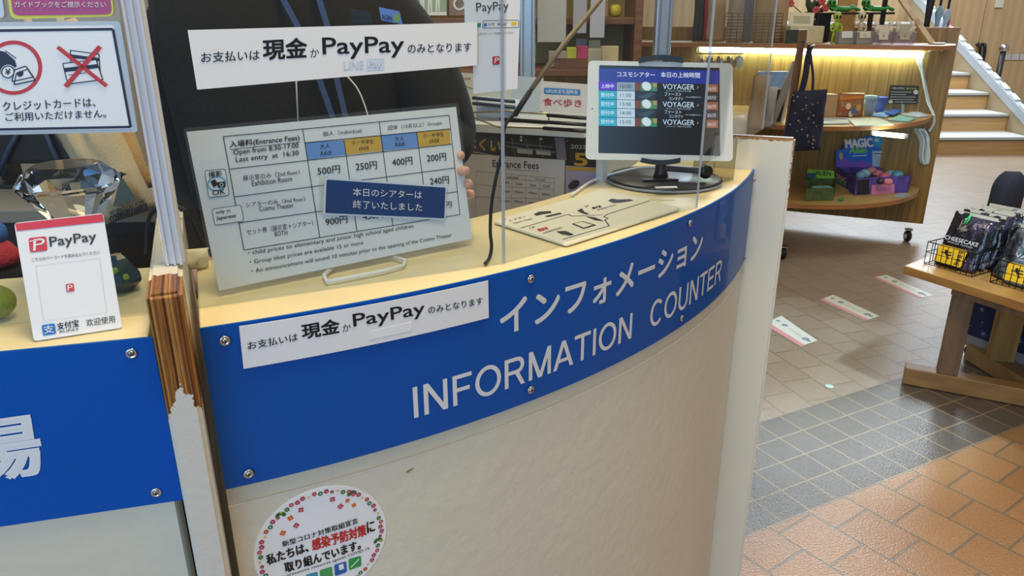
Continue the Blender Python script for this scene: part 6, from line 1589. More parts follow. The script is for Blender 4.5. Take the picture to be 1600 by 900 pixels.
# small boxes with white cards and skeleton packs
for x0, x1, label in ((1310, 1336, 'grey tray with a white card before the lime figure'), (1338, 1364, 'grey tray with a cream card before the pale figure')):
    b, p, w, h = dbox('', '', '', x0, x1, 50, 0.44, ZT, mat('tray_grey', '#8a8782', 0.5), 0.06, build=False)
    t = thing('card_tray', label, 'tray', p, 'card trays on the top shelf'); b.build('tray', t)
    S = front_sheet(p + Vector((0, -0.002, 0))); b = MB(); S.slab(b, [(x0 + 5, 49), (x1 - 4, 48.5), (x1 - 4, 59), (x0 + 5, 59.5)], mat('card_white', '#dcdcd6', 0.5) if 'white' in label else mat('card_ivory', '#d8d0b8', 0.5), 0.003, 0.003)
    if 'cream' in label: S.ring(b, ((x0 + x1) / 2, 55), ((x0 + x1) / 2 + 2.5, 55), ((x0 + x1) / 2, 57), 0.003, mat('print_olive'), 0.0036)
    b.build('card', t)
BONE = mat('bone_white', '#d6cdb6', 0.5)
for x0, x1, label in ((1366, 1396, 'skeleton pack with a cream card, left of the pair'), (1399, 1430, 'skeleton pack with a grey card, right of the pair')):
    b, p, w, h = dbox('', '', '', x0, x1, 50, 0.42, ZT, clear('pack_clear', tint='#e8e4ec', refl=0.1, alpha=0.25, body='#c8c0cc'), 0.06, build=False)
    t = thing('skeleton_pack', label, 'pack', p, 'skeleton packs on the top shelf'); b.build('clear_box', t)
    S = front_sheet(p + Vector((0, -0.002, 0))); b = MB(); S.slab(b, [(x0 + 7, 39), (x1 - 8, 39), (x1 - 9, 62), (x0 + 7, 62)], mat('card_ivory') if 'cream' in label else mat('card_dun', '#b5ad9a', 0.5), 0.003, 0.004); S.line(b, (x0 + 9, 52), (x1 - 11, 52), 0.002, mat('print_olive'), 0.0045); S.ell(b, ((x0 + x1) / 2 - 1, 56), ((x0 + x1) / 2 + 1, 56), ((x0 + x1) / 2 - 1, 57.5), mat('print_olive'), 0.0046); b.build('card', t)
    for s in (0, 1):
        b = MB(); x = x0 + 4 if s == 0 else x1 - 4; q0 = at_y(x, 38, p.y + 0.02); b.ball(q0, 0.016, BONE, 12, (0.85, 0.9, 1.1)); q1 = at_y(x, 44, p.y + 0.02); q2 = at_y(x + (3 if s == 0 else -3), 58, p.y + 0.02)
        b.tube([q0, q1, q2], [0.007, 0.016, 0.006], BONE, 10); b.tube([q1, at_y(x + (5 if s == 0 else -5), 49, p.y), at_y(x + (2 if s == 0 else -2), 55, p.y)], 0.006, BONE, 8); b.build('skeleton', t)
t = thing('wooden_stand', 'pale wooden slat with a joint leaning at the right end of the top shelf', 'stand', tsh(1457, 0.30))
SLW = wood('pale_slat', '#b59a72', '#cdb48c', (20, 20, 4)); b = MB(); a = tsh(1457, 0.30) + U * 0.004; c = at_y(1400, -12, a.y + 0.20); b.bar(a, c, 0.026, 0.018, SLW, up=(0, 1, 0)); b.build('slat', t)
m1 = a.lerp(c, 0.36); b = MB(); b.bar(m1, m1 + (at_y(1430, 30, m1.y) - at_y(1440, 42, m1.y)) * 1.2 + Vector((0.03, 0, -0.02)), 0.022, 0.022, SLW, up=(0, 1, 0)); b.build('joint', t)
b = MB(); p = tsh(1467, 0.36); b.lathe([(0.02, 0), (0.036, 0.004), (0.038, 0.010), (0.034, 0.010), (0.018, 0.005)], tsh(1467, 0.36), mat('dish_white', '#cfcac0', 0.3), 24); tag(b.build('small_dish'), 'small white dish at the right end of the top shelf', 'dish')
# plant and flowers behind
t = thing('artificial_flowers', 'dark green plant with red flowers above the cream box', 'plant', tsh(1265, 0.10))
pc = tsh(1263, 0.10)
b = MB(); b.lathe([(0.03, 0), (0.04, 0.01), (0.045, 0.13), (0.04, 0.13), (0.03, 0.02)], pc, mat('pot_grey', '#6a6a64', 0.5), 20); b.build('pot', t)
b = MB(); random.seed(5)
for i in range(26):
    a = random.uniform(0, 2 * pi); r = random.uniform(0.02, 0.11); z = random.uniform(0.16, 0.30); tip = pc + Vector((r * cos(a), r * 0.5 * sin(a), z)); st = pc + Vector((0, 0, 0.12)); side = Vector((-sin(a), cos(a), 0.2)) * 0.016; mid = st.lerp(tip, 0.6) + Vector((0, 0, 0.02))
    b.add([st, mid + side, tip, mid - side], [(0, 1, 2, 3)], mat('leaf_dark', '#3f4f34', 0.5))
b.build('leaves', t)
for x, y in ((1235, 5), (1290, 12), (1284, 2), (1275, 16)):
    b = MB(); p = at_y(x, y, pc.y - 0.05)
    for k in range(6): b.ball(p + Vector((0.013 * cos(k * pi / 3), 0, 0.013 * sin(k * pi / 3))), 0.012, mat('petal_red', '#c8484c', 0.5), 8, (1, 0.5, 1))
    b.tube([p, p.lerp(pc + U * 0.12, 0.98)], 0.003, mat('leaf_dark'), 6); b.build('flower', t)
dbox('tan_plaque', 'tan wooden plaque with a pale edge behind the lying figures', 'plaque', 1302, 1332, -8, 0.05, ZT, mat('plaque_tan', '#b98a4a', 0.5), 0.02)
b = MB()
# --- textile goods at the left end of the top shelf
for x0, x1, y0, y1, label, hx, dy, nm, cat in [(1084, 1101, -30, 32, 'dark green cloth hanging left of the red cloth', '#3a3d34', 0.30, 'folded_cloth', 'cloth'), (1100, 1109, -30, 30, 'narrow red cloth hanging by the dark green one', '#c23a40', 0.31, 'folded_cloth', 'cloth'), (1109, 1124, -30, 34, 'pale grey cloth with dark print hanging by the red one', '#b9b5b8', 0.30, 'folded_cloth', 'cloth'),
        (1102, 1130, -4, 72, 'beige paper bag leaning at the left end of the top shelf', '#b89a72', 0.26, 'paper_bag', 'bag'), (1135, 1160, -20, 58, 'grey and tan paper bag behind the wire grid rack', '#a99c90', 0.20, 'paper_bag', 'bag'), (1158, 1174, -25, 60, 'slate blue cloth panel beside the large kraft bag', '#5f6e8c', 0.22, 'folded_cloth', 'cloth'), (1176, 1228, -25, 60, 'large kraft paper bag standing behind the wire grid rack', '#a88a68', 0.16, 'paper_bag', 'bag')]:
    p = tsh((x0 + x1) / 2, 0.50 - dy * 1.1); a = at_y(x0, y1, p.y); c = at_y(x1, y1, p.y); tp_ = at_y(x0, y0, p.y)
    b = MB(); b.pillow(((a.x + c.x) / 2, p.y, ZT + 0.001), c.x - a.x, tp_.z - ZT, 0.07 if 'bag' in nm else 0.03, mat('m_' + label[:18].replace(' ', '_'), hx, 0.7, var=0.08, vscale=14), (1, 0, 0), (0, 0.05, 1), 8, 12, crumple=0.015, seed=x0, flat=4, bottom=0.9); tag(b.build(nm), label, cat)
t = thing('wire_rack', 'dark wire grid rack at the front of the top shelf', 'rack', tsh(1180, 0.44))
WIR = mat('wire_dark', '#5c5850', 0.4, metal=0.6); b = MB(); yq = tsh(1180, 0.44).y
for k in range(9):
    y = 21 + k * 5; a = at_y(1134, y, yq); c = at_y(1224, y, yq); b.tube([a, c], 0.0022, WIR, 6)
for k in range(10):
    x = 1134 + k * 10; a = at_y(x, 21, yq); b.tube([a, Vector((a.x, yq, ZT + 0.001))], 0.0022, WIR, 6)
b.build('grid', t)
# charms on a bar under the lamp, left end
t = thing('charm_bar', 'thin bar under the top shelf holding small charms', 'bar', at_z(1130, 90, 1.1))
yb = tsh(1130, 0.40).y
b = MB(); a = at_y(1088, 84, yb); c = at_y(1160, 84, yb); b.tube([a, c], 0.004, METAL, 8)
for x in (a, c): b.tube([x, Vector((x.x, yb, ZT - 0.0245))], 0.003, METAL, 8)
b.build('bar', t)
for i in range(13):
    x = 1092 + i * 5.2; p0 = at_y(x, 85, yb); ln = 0.012 + 0.012 * (i % 3); hx = ('#b8a890', '#8a7a70', '#c8d4d8', '#9a6a50', '#6f7478')[i % 5]
    t = thing('charm', '%s charm hanging on the thin bar, %s' % (('cream', 'brown', 'ice blue', 'rust', 'grey')[i % 5], ('at its left end', 'second from its left end', 'third from its left end', 'fourth from its left end', 'fifth from its left end', 'sixth from its left end', 'at its middle', 'sixth from its right end', 'fifth from its right end', 'fourth from its right end', 'third from its right end', 'second from its right end', 'at its right end')[i]), 'charm', p0, 'charms on the thin bar')
    b = MB(); b.tube([p0 + Vector((0, -0.001, -0.003)), p0 - U * ln], 0.0015, METAL, 6); b.build('chain', t)
    b = MB(); b.ball(p0 - U * (ln + 0.02), 0.016, mat('charm_' + hx[1:], hx, 0.3), 10, (0.8, 0.4, 1.4)); b.build('pendant', t)
p = at_y(1154, 97, yb + 0.02); t = thing('round_charm', 'large pale blue round tag hanging at the end of the charm bar', 'charm', p)
b = MB(); b.lathe([(0.034, -0.003), (0.036, 0), (0.034, 0.003)], p, mat('tag_ice', '#b8d4d6', 0.3), 24, (0.2, -1, 0)); b.build('disc', t)
b = MB(); b.tube([p + U * 0.036, Vector((p.x, p.y, ZT - 0.0245))], 0.0015, METAL, 6); b.build('string', t)
# paper bags standing on the middle shelf, seen through the end screen
for x0, x1, y0, y1, label, hx in [(1166, 1192, 118, 205, 'tan paper bag standing at the left end of the middle shelf', '#a08058'), (1188, 1206, 136, 198, 'grey cellophane bag beside the tan paper bag', '#9a968e')]:
    p = at_z((x0 + x1) / 2, min(y1, 200), ZM + 0.001); a = at_y(x0, y1, p.y); c = at_y(x1, y1, p.y); tp_ = at_y(x0, y0, p.y)
    b = MB(); b.pillow(p, c.x - a.x, tp_.z - ZM, 0.06, mat('m_' + label[:18].replace(' ', '_'), hx, 0.5, var=0.1, vscale=14), (1, 0, 0), (0.06, 0.05, 1), 8, 12, crumple=0.012, seed=x0, flat=4, bottom=0.9); tag(b.build('paper_bag'), label, 'bag')

# ================================================================== clear holder at the end of the counter
p = at_z(1136, 286, Z1); t = thing('acrylic_holder', 'clear acrylic holder at the right end of the counter', 'holder', p)
hX = Vector((0.75, 0.62, 0)).normalized(); hY = Vector((-hX.y, hX.x, 0))
CLR = clear('holder_clear', tint='#f0efe8', refl=0.16)
for nm, c_, s_ in (('front', -hY * 0.022, (0.060, 0.002, 0.075)), ('back', hY * 0.022, (0.060, 0.002, 0.12)), ('side', hX * 0.030, (0.002, 0.044, 0.075)), ('side', -hX * 0.030, (0.002, 0.044, 0.075)), ('base', Vector((0, 0, 0)), (0.06, 0.044, 0.002))):
    b = MB(); b.box(p + hY * 0.03 + c_ + U * (s_[2] / 2 + 0.0004), s_, CLR, hX, hY, U); b.build(nm, t)
t = thing('paper_bag', 'small white paper bag between the tablet and the end board', 'bag', p + hY * 0.05)
wp = at_z(1150, 246, Z1); b = MB(); pw = at_y(1156, 208, wp.y + 0.0); b.pillow(wp, 0.040, pw.z - Z1 + 0.035, 0.03, mat('bag_white', '#b8aea4', 0.6), hX, (0, 0.05, 1), 8, 12, crumple=0.008, seed=8, flat=3, bottom=0.9); b.build('body', t)

# ================================================================== stairs, doors and the far hall
TREAD = mat('tread_pale', '#c6cac8', 0.45); RISER = wood('riser_wood', '#c49a64', '#d4ac78', (2, 40, 40)); STRG = mat('stringer_beige', '#b3a284', 0.5)
XL, XR, Y0s, GO, RI, NS = 3.4, 5.3, 7.63, 0.42, 0.18, 7
st = thing('staircase', 'wide wooden staircase with pale treads rising at the far side of the hall', 'stairs', ((XL + XR) / 2, Y0s, 0))
for i in range(NS):
    b = MB(); b.box(((XL + XR) / 2, Y0s + GO * i + GO / 2 + 0.01, RI * (i + 1) - 0.02), (XR - XL, GO + 0.03, 0.04), TREAD, bev=0.006); tr_ = b.build('tread', st)
    b = MB(); b.box(((XL + XR) / 2, Y0s + GO * i - 0.004, RI * (i + 1) - 0.034), (XR - XL, 0.012, 0.014), mat('nosing_dark', '#5d564c', 0.5)); b.build('nosing', tr_)
    b = MB(); b.box(((XL + XR) / 2, Y0s + GO * i + 0.015, RI * (i + 1) / 2 - 0.02 + RI * i / 2), (XR - XL, 0.02, RI - 0.04), RISER); b.build('riser', st)
def sl(y): return 0.30 + (y - 7.78) * 0.462
for x in (XR + 0.03, XL - 0.03):
    b = MB(); ya, yb = 7.35, 10.55
    b.prism([Vector((x - 0.025, ya, 0)), Vector((x - 0.025, yb, 0)), Vector((x - 0.025, yb, sl(yb))), Vector((x - 0.025, ya, max(0.02, sl(ya))))], (0.05, 0, 0), STRG); b.build('stringer', st)
    b = MB(); b.bar((x, ya, sl(ya) + 0.035), (x, yb, sl(yb) + 0.035), 0.07, 0.10, mat('cap_bluegrey', '#b9c6d4', 0.35), bev=0.006); b.build('stringer_cap', st)
    for k in range(16):
        yy = ya + 0.12 + k * 0.20; b = MB(); b.box((x, yy, sl(yy) + 0.092), (0.06, 0.13, 0.03), mat('clip_pale', '#cfd6dc', 0.4), None, (0, cos(0.433), sin(0.433)), (0, -sin(0.433), cos(0.433))); b.build('glass_clip', st)
KY = 10.6 / 9.45
def far(x, y, Y=10.62): return at_y(x, y, Y)
# the doors in the boarded wall
DOORM = mat('door_boards', '#cdb48c', 0.5)
for n_, (x0, x1) in enumerate([(1490, 1534), (1534, 1568)]):
    a = far(x0, 60); c = far(x1, 60); b = MB(); b.box(((a.x + c.x) / 2, 10.69, 1.05), (c.x - a.x - 0.01, 0.03, 2.1), WALLB); d_ = struct(b.build('door_%d' % (n_ + 1)))
    hx = 1530 if n_ == 0 else 1537.5
    p0 = far(hx, 70, 10.62); p1 = far(hx - 3.5, 104, 10.62)
    b = MB(); b.tube(smooth([Vector((p0.x, 10.67, p0.z)), Vector((p0.x, 10.60, p0.z)), Vector((p0.x + 0.02, 10.60, (p0.z + p1.z) / 2)), Vector((p0.x, 10.60, p1.z)), Vector((p0.x, 10.67, p1.z))], 4), 0.020, mat('handle_black', '#1d1d1c', 0.3), 10); b.build('door_handle', d_)
t = thing('stanchion', 'black and chrome rope post standing before the boarded wall', 'post', (far(1570, 130, 9.9).x, 9.9, 0))
p = far(1568, 78, 9.9); b = MB(); b.tube([(p.x, 9.9, 0.02), (p.x, 9.9, p.z)], 0.035, mat('post_black', '#2a2a2a', 0.3), 14); b.build('pole', t)
b = MB(); b.lathe([(0.036, -0.02), (0.06, 0), (0.06, 0.05), (0.03, 0.07)], (p.x, 9.9, p.z), CHROME, 18); b.build('cap', t)
b = MB(); b.lathe([(0.16, 0), (0.16, 0.012), (0.05, 0.03), (0.036, 0.04)], (p.x, 9.9, 0), mat('post_black'), 24); b.build('base', t)
for i in range(3):
    a = far(1573.5 + i * 13, 85); c = far(1583 + i * 13, 94); b = MB(); b.box(((a.x + c.x) / 2, 10.690, (a.z + c.z) / 2), (c.x - a.x, 0.006, a.z - c.z), mat('plate_grey', '#c9c9cc', 0.4)); tag(b.build('wall_plate'), ('left', 'middle', 'right')[i] + 'most of three pale square plates right of the rope post', 'plate', 'square plates on the wall')
a = far(1510, 81); c = far(1518, 88); b = MB(); b.box(((a.x + c.x) / 2, 10.668, (a.z + c.z) / 2), (c.x - a.x, 0.006, a.z - c.z), mat('plate_grey')); tag(b.build('wall_plate'), 'pale square plate left of the black door handles', 'plate')
a = far(1562, -12); c = far(1569, 12); b = MB(); b.box(((a.x + c.x) / 2, 10.658, (a.z + c.z) / 2), (c.x - a.x, 0.03, a.z - c.z), mat('switch_white', '#dcd8d0', 0.4), bev=0.006); tb = tag(b.build('wall_switch'), 'small white fitting high on the boarded wall', 'fitting')
# closed parasols on poles behind the display
for (x, y0, y1, w, label, hx) in [(1447, -15, 44, 13, 'black closed parasol behind the top right of the display', '#1e2324'), (1463, 9, 44, 10, 'light blue closed parasol behind the display top', '#8fb4cc'), (1476, 14, 44, 12, 'white closed parasol with a red hem behind the display top', '#b9cbe0')]:
    p = at_y(x, y1, 6.1); tpz = at_y(x, y0, 6.1).z; ww = at_y(x + w / 2, y1, 6.1).x - p.x
    t = thing('closed_parasol', label, 'parasol', (p.x, 6.1, 0), 'closed parasols behind the display')
    b = MB(); b.tube([(p.x, 6.1, 0.02), (p.x, 6.1, tpz + 0.25)], 0.010, DARK, 8); b.build('pole', t)
    b = MB(); prof = [(0.012, tpz), (0.030, tpz - 0.05), (ww * 0.62, p.z + 0.04), (ww * 0.78, p.z - 0.10), (ww * 0.8, p.z - 0.14), (0.012, p.z - 0.13)]
    b.lathe(prof, (p.x, 6.1, 0), mat('m_parasol_' + hx[1:], hx, 0.6), 12); b.build('canopy', t)
    if 'red' in label:
        b = MB(); b.lathe([(ww * 0.40, p.z + 0.12), (ww * 0.63, p.z + 0.04), (ww * 0.79, p.z - 0.10)], (p.x + 0.012, 6.1 + 0.0, 0), mat('parasol_red', '#b8506a', 0.6), 12, cap=False); b.build('hem', t)
    b = MB(); b.lathe([(0.045, 0), (0.045, 0.02), (0.02, 0.04)], (p.x, 6.1, 0), mat('post_black'), 20); b.build('base', t)

# ================================================================== floor markers
FLOOR = frame_sheet((0, 0, 0.0002), (1, 0, 0), (0, 1, 0))
for px, label in [([(1193, 506), (1221, 493.5), (1277, 532), (1251, 541)], 'white floor strip nearest the counter end'), ([(1281, 468.5), (1302, 460.5), (1374, 494), (1352, 500.5)], 'white floor strip in the middle of the three'), ([(1365, 433.5), (1385, 429.5), (1458, 461.5), (1436, 466)], 'white floor strip farthest from the counter, beside the table')]:
    t = sheet_on(FLOOR, 'floor_strip', label, 'marker', px, mat('strip_white', '#e2e2d4', 0.4), 0.0008, None, 'white floor strips', 0.0008)
    b = MB(); A_0, B_0, C_0, D_0 = [Vector(FLOOR.uv(*p)) for p in px]
    FLOOR.face(b, [A_0.lerp(B_0, 0.0), D_0, D_0.lerp(C_0, 0.22), A_0.lerp(B_0, 0.22)], mat('strip_pink', '#e09a9a', 0.5), 0.0012); b.build('pink_edge', t)
    b = MB()
    for f_, r in ((0.10, 0.011), (0.29, 0.016), (0.86, 0.018), (0.94, 0.010)):
        c = A_0.lerp(D_0, f_).lerp(B_0.lerp(C_0, f_), 0.62); FLOOR.disc_uv(b, c, r, mat('strip_ink', '#8f9c9c', 0.5), 0.0013, 8)
    c0 = A_0.lerp(D_0, 0.42).lerp(B_0.lerp(C_0, 0.42), 0.6); c1 = A_0.lerp(D_0, 0.76).lerp(B_0.lerp(C_0, 0.76), 0.6); FLOOR.line_uv(b, c0, c1, 0.008, mat('strip_faint', '#c3c8bc', 0.5), 0.0013)
    b.build('print', t)
p = at_z(1296, 604, 0); b = MB(); b.lathe([(0.016, 0.0002), (0.017, 0.002), (0.014, 0.003), (0.0005, 0.003)], p, mat('disc_aqua', '#bfe0d8', 0.3), 24, cap=False); tag(b.build('floor_marker'), 'tiny pale round marker stuck on the tiled floor', 'marker')

# ================================================================== snack table
TF = Vector((0.46, -0.887, 0)).normalized(); TG = Vector((0.79, 0.613, 0)).normalized(); TL_ = Vector((1.441, 2.585, 0))
TWD = wood('table_oak', '#8f6330', '#a87c40', (6, 6, 30), 0.35, 0.5); TLEG = wood('leg_grey_oak', '#6b5540', '#8a6c4c', (30, 30, 3), 0.5); TFT = wood('foot_oak', '#8f6c42', '#ab8450', (6, 6, 30), 0.45)
tab = thing('snack_table', 'low oak table with splayed wooden feet at the right', 'table', TL_ + TF * 0.6 + TG * 0.4)
b = MB(); LF, LG = 1.25, 0.92
b.prism([TL_ + U * 0.468, TL_ + TF * LF + U * 0.468, TL_ + TF * LF + TG * LG + U * 0.468, TL_ + TG * LG + U * 0.468], (0, 0, 0.032), TWD); b.build('top', tab, bev=0.003)
b = MB(); c = TL_ + TF * 0.66 + TG * 0.10; b.box(c + U * 0.445, (1.0, 0.05, 0.045), TLEG, TF, TG, U); b.build('apron', tab)
p1 = at_z(1466, 592, 0.07); fd = (at_z(1600, 636, 0) - at_z(1409, 600, 0)).normalized(); fa = at_z(1412, 588, 0.035)
fn = Vector((-fd.y, fd.x, 0))
b = MB(); ctr = fa + fd * 0.5 + fn * 0.028; b.box(Vector((ctr.x, ctr.y, 0.038)), (1.0, 0.062, 0.068), TFT, fd, fn, U, bev=0.004); b.build('foot', tab)
pc = fa + fd * ((p1 - fa).dot(fd) + 0.03) + fn * 0.028
b = MB(); b.box(Vector((pc.x, pc.y, 0.27)), (0.072, 0.045, 0.396), TLEG, fd, fn, U, bev=0.003); b.build('leg', tab)
a2 = at_z(1509, 549, 0.04); b2 = at_z(1600, 606, 0.04); f2 = (b2 - a2).normalized(); f2 = Vector((f2.x, f2.y, 0)).normalized(); n2 = Vector((-f2.y, f2.x, 0))
b = MB(); ctr = a2 + f2 * 0.40 + n2 * 0.035; b.box(Vector((ctr.x, ctr.y, 0.042)), (0.80, 0.08, 0.066), TFT, f2, n2, U, bev=0.004); b.build('foot', tab)
p2 = at_z(1562, 560, 0.075)
b = MB(); b.box(Vector((p2.x, p2.y, 0.27)), (0.085, 0.06, 0.392), wood('leg_warm_oak', '#8a6a38', '#a98448', (30, 30, 3), 0.45), Vector((0.96, -0.28, 0)), Vector((0.28, 0.96, 0)), U, bev=0.003); b.build('leg', tab)
# storage cart under a navy star cloth
NST = mat('star_cloth', '#1c2448', 0.85, bump=0.2, bscale=150)
c0 = TL_ + TG * 0.53 + TF * 0.05; cc = c0 + TF * 0.5 + TG * 0.19
t = thing('star_cart', 'low storage cart under navy star-patterned cloth beneath the table', 'cart', cc)
b = MB(); b.box(cc + U * 0.275, (1.0, 0.38, 0.33), NST, TF, TG, U, bev=0.012); b.build('cloth', t)
b = MB(); b.box(cc + U * 0.085, (0.98, 0.36, 0.05), mat('cart_grey', '#8d8c8a', 0.4), TF, TG, U); b.build('base', t)
b = MB(); random.seed(9); SF = frame_sheet(c0 + U * 0.11, TF, U)
for i in range(80):
    u, v = 0.02 + random.random() * 0.9, 0.02 + random.random() * 0.28
    r = random.choice((0.003, 0.003, 0.004, 0.010, 0.014))
    m = mat('star_silver', '#8f97a8', 0.6)
    if r < 0.006: SF.disc_uv(b, (u, v), r, m, 0.0015, 6)
    else:
        for k in range(3): SF.line_uv(b, (u - r * cos(k * pi / 3), v - r * sin(k * pi / 3)), (u + r * cos(k * pi / 3), v + r * sin(k * pi / 3)), 0.002, m, 0.0015 + k * 0.0002)
b.build('stars', t)
for x in (0.05, 0.93):
    q = c0 + TF * x + TG * 0.04
    b = MB(); b.lathe([(0.014, -0.011), (0.026, -0.010), (0.028, 0), (0.026, 0.010), (0.014, 0.011)], q + U * 0.029, RUBBER, 18, (0.9, 0.4, 0)); b.box(q + U * 0.056, (0.03, 0.03, 0.012), METAL); b.build('caster', t)
# foil pouches in wire baskets
def foil(name, hexa, hexb, rough=0.18):
    m = bpy.data.materials.new(name); m.use_nodes = True; nt = m.node_tree; L = nt.links.new; p = nt.nodes['Principled BSDF']
    tc = nt.nodes.new('ShaderNodeTexCoord'); n = nt.nodes.new('ShaderNodeTexNoise'); n.inputs['Scale'].default_value = 14; n.inputs['Detail'].default_value = 2
    cr = nt.nodes.new('ShaderNodeValToRGB'); cr.color_ramp.elements[0].position = 0.45; cr.color_ramp.elements[0].color = lin(hexa); cr.color_ramp.elements[1].position = 0.7; cr.color_ramp.elements[1].color = lin(hexb)
    L(tc.outputs['Object'], n.inputs['Vector']); L(n.outputs['Fac'], cr.inputs['Fac']); L(cr.outputs['Color'], p.inputs['Base Color'])
    n2 = nt.nodes.new('ShaderNodeTexNoise'); n2.inputs['Scale'].default_value = 38; n2.inputs['Detail'].default_value = 2; b_ = nt.nodes.new('ShaderNodeBump'); b_.inputs['Strength'].default_value = 0.8; b_.inputs['Distance'].default_value = 0.012
    L(tc.outputs['Object'], n2.inputs['Vector']); L(n2.outputs['Fac'], b_.inputs['Height']); L(b_.outputs['Normal'], p.inputs['Normal'])
    p.inputs['Roughness'].default_value = rough; p.inputs['Metallic'].default_value = 0.55; p.inputs['Coat Weight'].default_value = 0.8
    return m
FBK = foil('foil_black', '#17171c', '#3a3844'); FSL = foil('foil_silver', '#4a4d55', '#b4b9c0', 0.2); FVI = foil('foil_violet', '#1c1a24', '#5a5068'); FBL = foil('foil_pale_blue', '#7f9cac', '#b0c6d0', 0.3); SEAL = mat('foil_seal', '#dcd6c4', 0.2, metal=0.35)
TAGY = mat('label_yellow', '#e8b51e', 0.4)
ZB_ = 0.501
def snack(base, X, lean, w, h, m, label, title=None, tagged=False, seed=1, green=False):
    X = Vector(X).normalized(); back = Vector((-X.y, X.x, 0)); Z = (U * cos(lean) + back * sin(lean)).normalized()
    t = thing('snack_pouch', label, 'pouch', base, 'foil snack pouches on the table')
    b = MB(); b.pillow(base, w, h, 0.045, m, X, Z, 14, 18, crumple=0.012, seed=seed, top=0.10, flat=2.4, bottom=0.7); b.build('body', t)
    S = frame_sheet(base, X, Z)
    b = MB(); S.slab_uv(b, (-w / 2, h * 1.004), (w / 2, h * 1.004), (w / 2, h * 0.945), (-w / 2, h * 0.945), SEAL, 0.003, 0.0016); b.build('seal', t)
    if title:
        b = MB(); S.text_uv(b, title, (-w * 0.40, h * 0.445), (w * 0.40, h * 0.445), (-w * 0.40, h * 0.515), mat('title_pale', '#cfcad0', 0.4), 0.030, 0.02)
        S.text_uv(b, 'SPACE FOOD', (-w * 0.30, h * 0.40), (w * 0.30, h * 0.40), (-w * 0.30, h * 0.425), mat('title_pale'), 0.030); o = b.build('title', t)
    if green:
        b = MB(); 
        for s in (-1, 1): b.tube([S.w(-w * 0.10, h * 0.98, 0.008), S.w(-w * 0.10 + s * 0.004, h * 0.86, 0.018), S.w(-w * 0.10 + s * 0.003, h * 0.78, 0.024)], 0.0022, mat('ribbon_green', '#2fb35a', 0.4), 8)
        b.build('ribbon', t)
    if tagged:
        b = MB(); k = 0.033
        S.rslab = S.rslab
        pts = S.rounded([Vector((-w * 0.44, h * 0.34)), Vector((w * 0.24, h * 0.34)), Vector((w * 0.24, h * 0.03)), Vector((-w * 0.44, h * 0.03))], 0.008)
        n_ = len(pts); b.add([S.w(u, v, k) for u, v in pts] + [S.w(u, v, k - 0.001) for u, v in pts], [tuple(range(n_)), tuple(range(2 * n_ - 1, n_ - 1, -1))] + [(i, (i + 1) % n_, n_ + (i + 1) % n_, n_ + i) for i in range(n_)], TAGY)
        c0 = Vector((-w * 0.19, h * 0.19)); K = lambda a, c, wd: S.line_uv(b, c0 + Vector(a) * w, c0 + Vector(c) * w, wd * w, BLACK, k + 0.0006)
        S.disc_uv(b, (c0.x - w * 0.04, c0.y + h * 0.055), w * 0.035, BLACK, k + 0.0006, 12)
        K((-0.05, 0.05), (0.03, -0.02), 0.055); K((0.02, -0.01), (0.12, 0.0), 0.03); K((0.02, -0.02), (0.08, -0.10), 0.03); K((-0.03, 0.03), (-0.14, 0.02), 0.025); K((-0.02, 0.05), (0.10, 0.07), 0.025)
        for i in range(4): S.text_uv(b, ('宇', '宙', '食', '品')[i], (w * 0.06, h * (0.255 - i * 0.068)), (w * 0.18, h * (0.255 - i * 0.068)), (w * 0.06, h * (0.31 - i * 0.068)), BLACK, k + 0.0006, 0.02)
        S.ring_uv if False else None
        b.build('label', t)['label'] = 'yellow label with a black floating figure'
    return t
fb = (at_z(1462, 411, ZB_) + at_z(1522, 428, ZB_)) / 2; fX = (at_z(1522, 428, ZB_) - at_z(1462, 411, ZB_)).normalized(); fB = Vector((-fX.y, fX.x, 0))
snack(fb, fX, 0.36, 0.150, 0.205, FVI, 'front left black foil pouch with a yellow label in the wire basket', 'CHEESECAKE', True, 1, True)
for i in range(4):
    snack(fb + fB * (0.050 + 0.046 * i) + fX * 0.006 * i, fX + fB * 0.05 * (i % 2), 0.36, 0.150, 0.207 + 0.003 * (i % 2), (FBK, FVI, FBK, FSL)[i], 'black foil pouch %s behind the yellow labelled cheesecake one' % ('directly', 'second', 'third', 'fourth')[i], None, False, 3 + i)
s2 = fb + fX * 0.165 + fB * 0.03
for i in range(4):
    snack(s2 + fB * (0.050 * i) + fX * 0.004 * i, fX * 0.9 - fB * 0.25, 0.40, 0.13, 0.195, (FSL, FBK, FSL, FBK)[i], 'crumpled silver black pouch in the middle stack, %s' % ('foremost', 'second from the front', 'third from the front', 'rearmost')[i], None, False, 11 + i)
s3 = (at_z(1567, 439, ZB_) + at_z(1640, 462, ZB_)) / 2
snack(s3, fX, 0.40, 0.150, 0.20, FBL, 'pale blue foil pouch with a yellow label at the right edge', 'VANILLA', True, 21)
for i in range(3): snack(s3 + fB * (0.05 + 0.048 * i), fX, 0.40, 0.150, 0.203, (FBK, FSL, FBK)[i], 'dark foil pouch %s behind the pale blue one' % ('directly', 'second', 'third')[i], None, False, 24 + i)
s4 = fb + fB * 0.36 + fX * 0.10 + U * 0.03
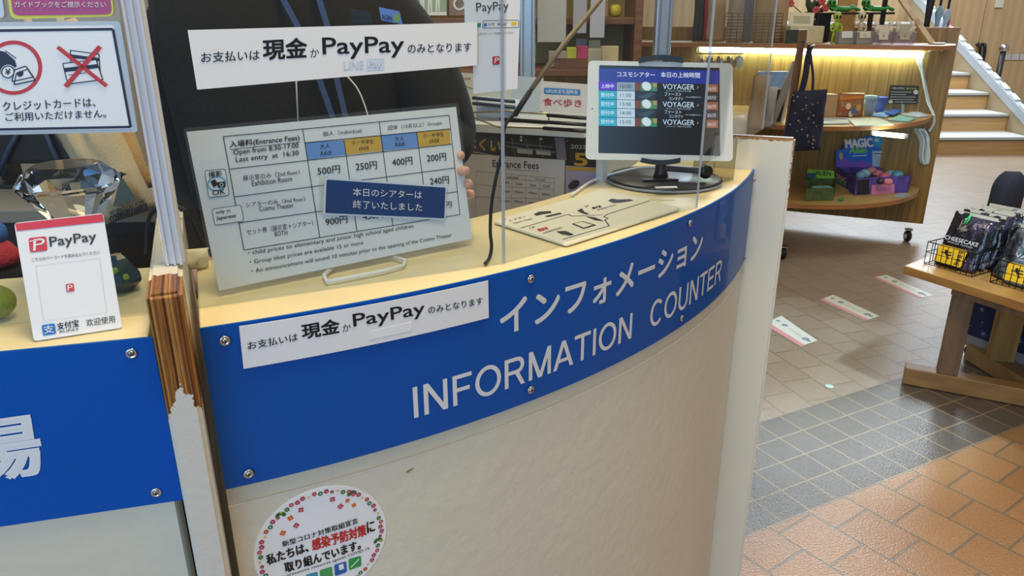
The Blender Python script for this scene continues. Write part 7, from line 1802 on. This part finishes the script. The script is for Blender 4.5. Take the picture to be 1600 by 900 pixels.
b = MB(); b.box(fb + fB * 0.37 + fX * 0.13 + U * 0.014, (0.30, 0.16, 0.028), mat('riser_black', '#1b1b1c', 0.5), fX, fB, U); tag(b.build('display_riser'), 'low black riser under the rear pouches', 'riser')
snack(s4, fX, 0.30, 0.150, 0.21, FVI, 'rear black foil pouch standing above the front rows', 'CHEESECAKE', False, 31)
snack(s4 + fB * 0.05 + fX * 0.03, fX, 0.30, 0.150, 0.212, FSL, 'silver edged pouch behind the rear black one', None, False, 33)
# wire baskets
def basket(c, w, d, h, label):
    t = thing('wire_basket', label, 'basket', c, 'wire baskets on the table')
    Wm = mat('wire_black', '#1c1c1d', 0.35, metal=0.5)
    cs = [c - fX * (w / 2), c + fX * (w / 2), c + fX * (w / 2) + fB * d, c - fX * (w / 2) + fB * d]
    for z in (0.003, h * 0.55, h):
        b = MB(); b.tube([q + U * z for q in cs], 0.0018 if z < h else 0.0026, Wm, 6, close=True, smooth=False); b.build('rim', t)
    n_ = 9
    for i in range(n_ + 1):
        b = MB(); p = cs[0].lerp(cs[1], i / n_); b.tube([p + U * 0.003, p + U * h], 0.0014, Wm, 6); b.build('wire', t)
        b = MB(); p = cs[3].lerp(cs[2], i / n_); b.tube([p + U * 0.003, p + U * h], 0.0014, Wm, 6); b.build('wire', t)
        if i < 7:
            b = MB(); p = cs[0].lerp(cs[3], i / 6); b.tube([p + U * 0.003, p + U * h], 0.0014, Wm, 6); b.build('wire', t)
            b = MB(); p = cs[1].lerp(cs[2], i / 6); b.tube([p + U * 0.003, p + U * h], 0.0014, Wm, 6); b.build('wire', t)
basket(fb - fB * 0.046, 0.175, 0.30, 0.085, 'black wire basket holding the left pouches')
basket(s3 - fB * 0.046, 0.185, 0.26, 0.085, 'black wire basket holding the pale blue pouch at the right edge')
p = Vector((2.065, 3.04, 0.5005)); t = thing('padded_bag', 'dark navy padded bag standing behind the foil pouches', 'bag', p)
b = MB(); b.pillow(p, 0.125, 0.255, 0.10, mat('navy_pad', '#2b3042', 0.7), (1, -0.3, 0), (0.02, 0, 1), 14, 14, crumple=0.004, seed=2, flat=2.2, bottom=0.9, round_top=True); b.build('body', t)
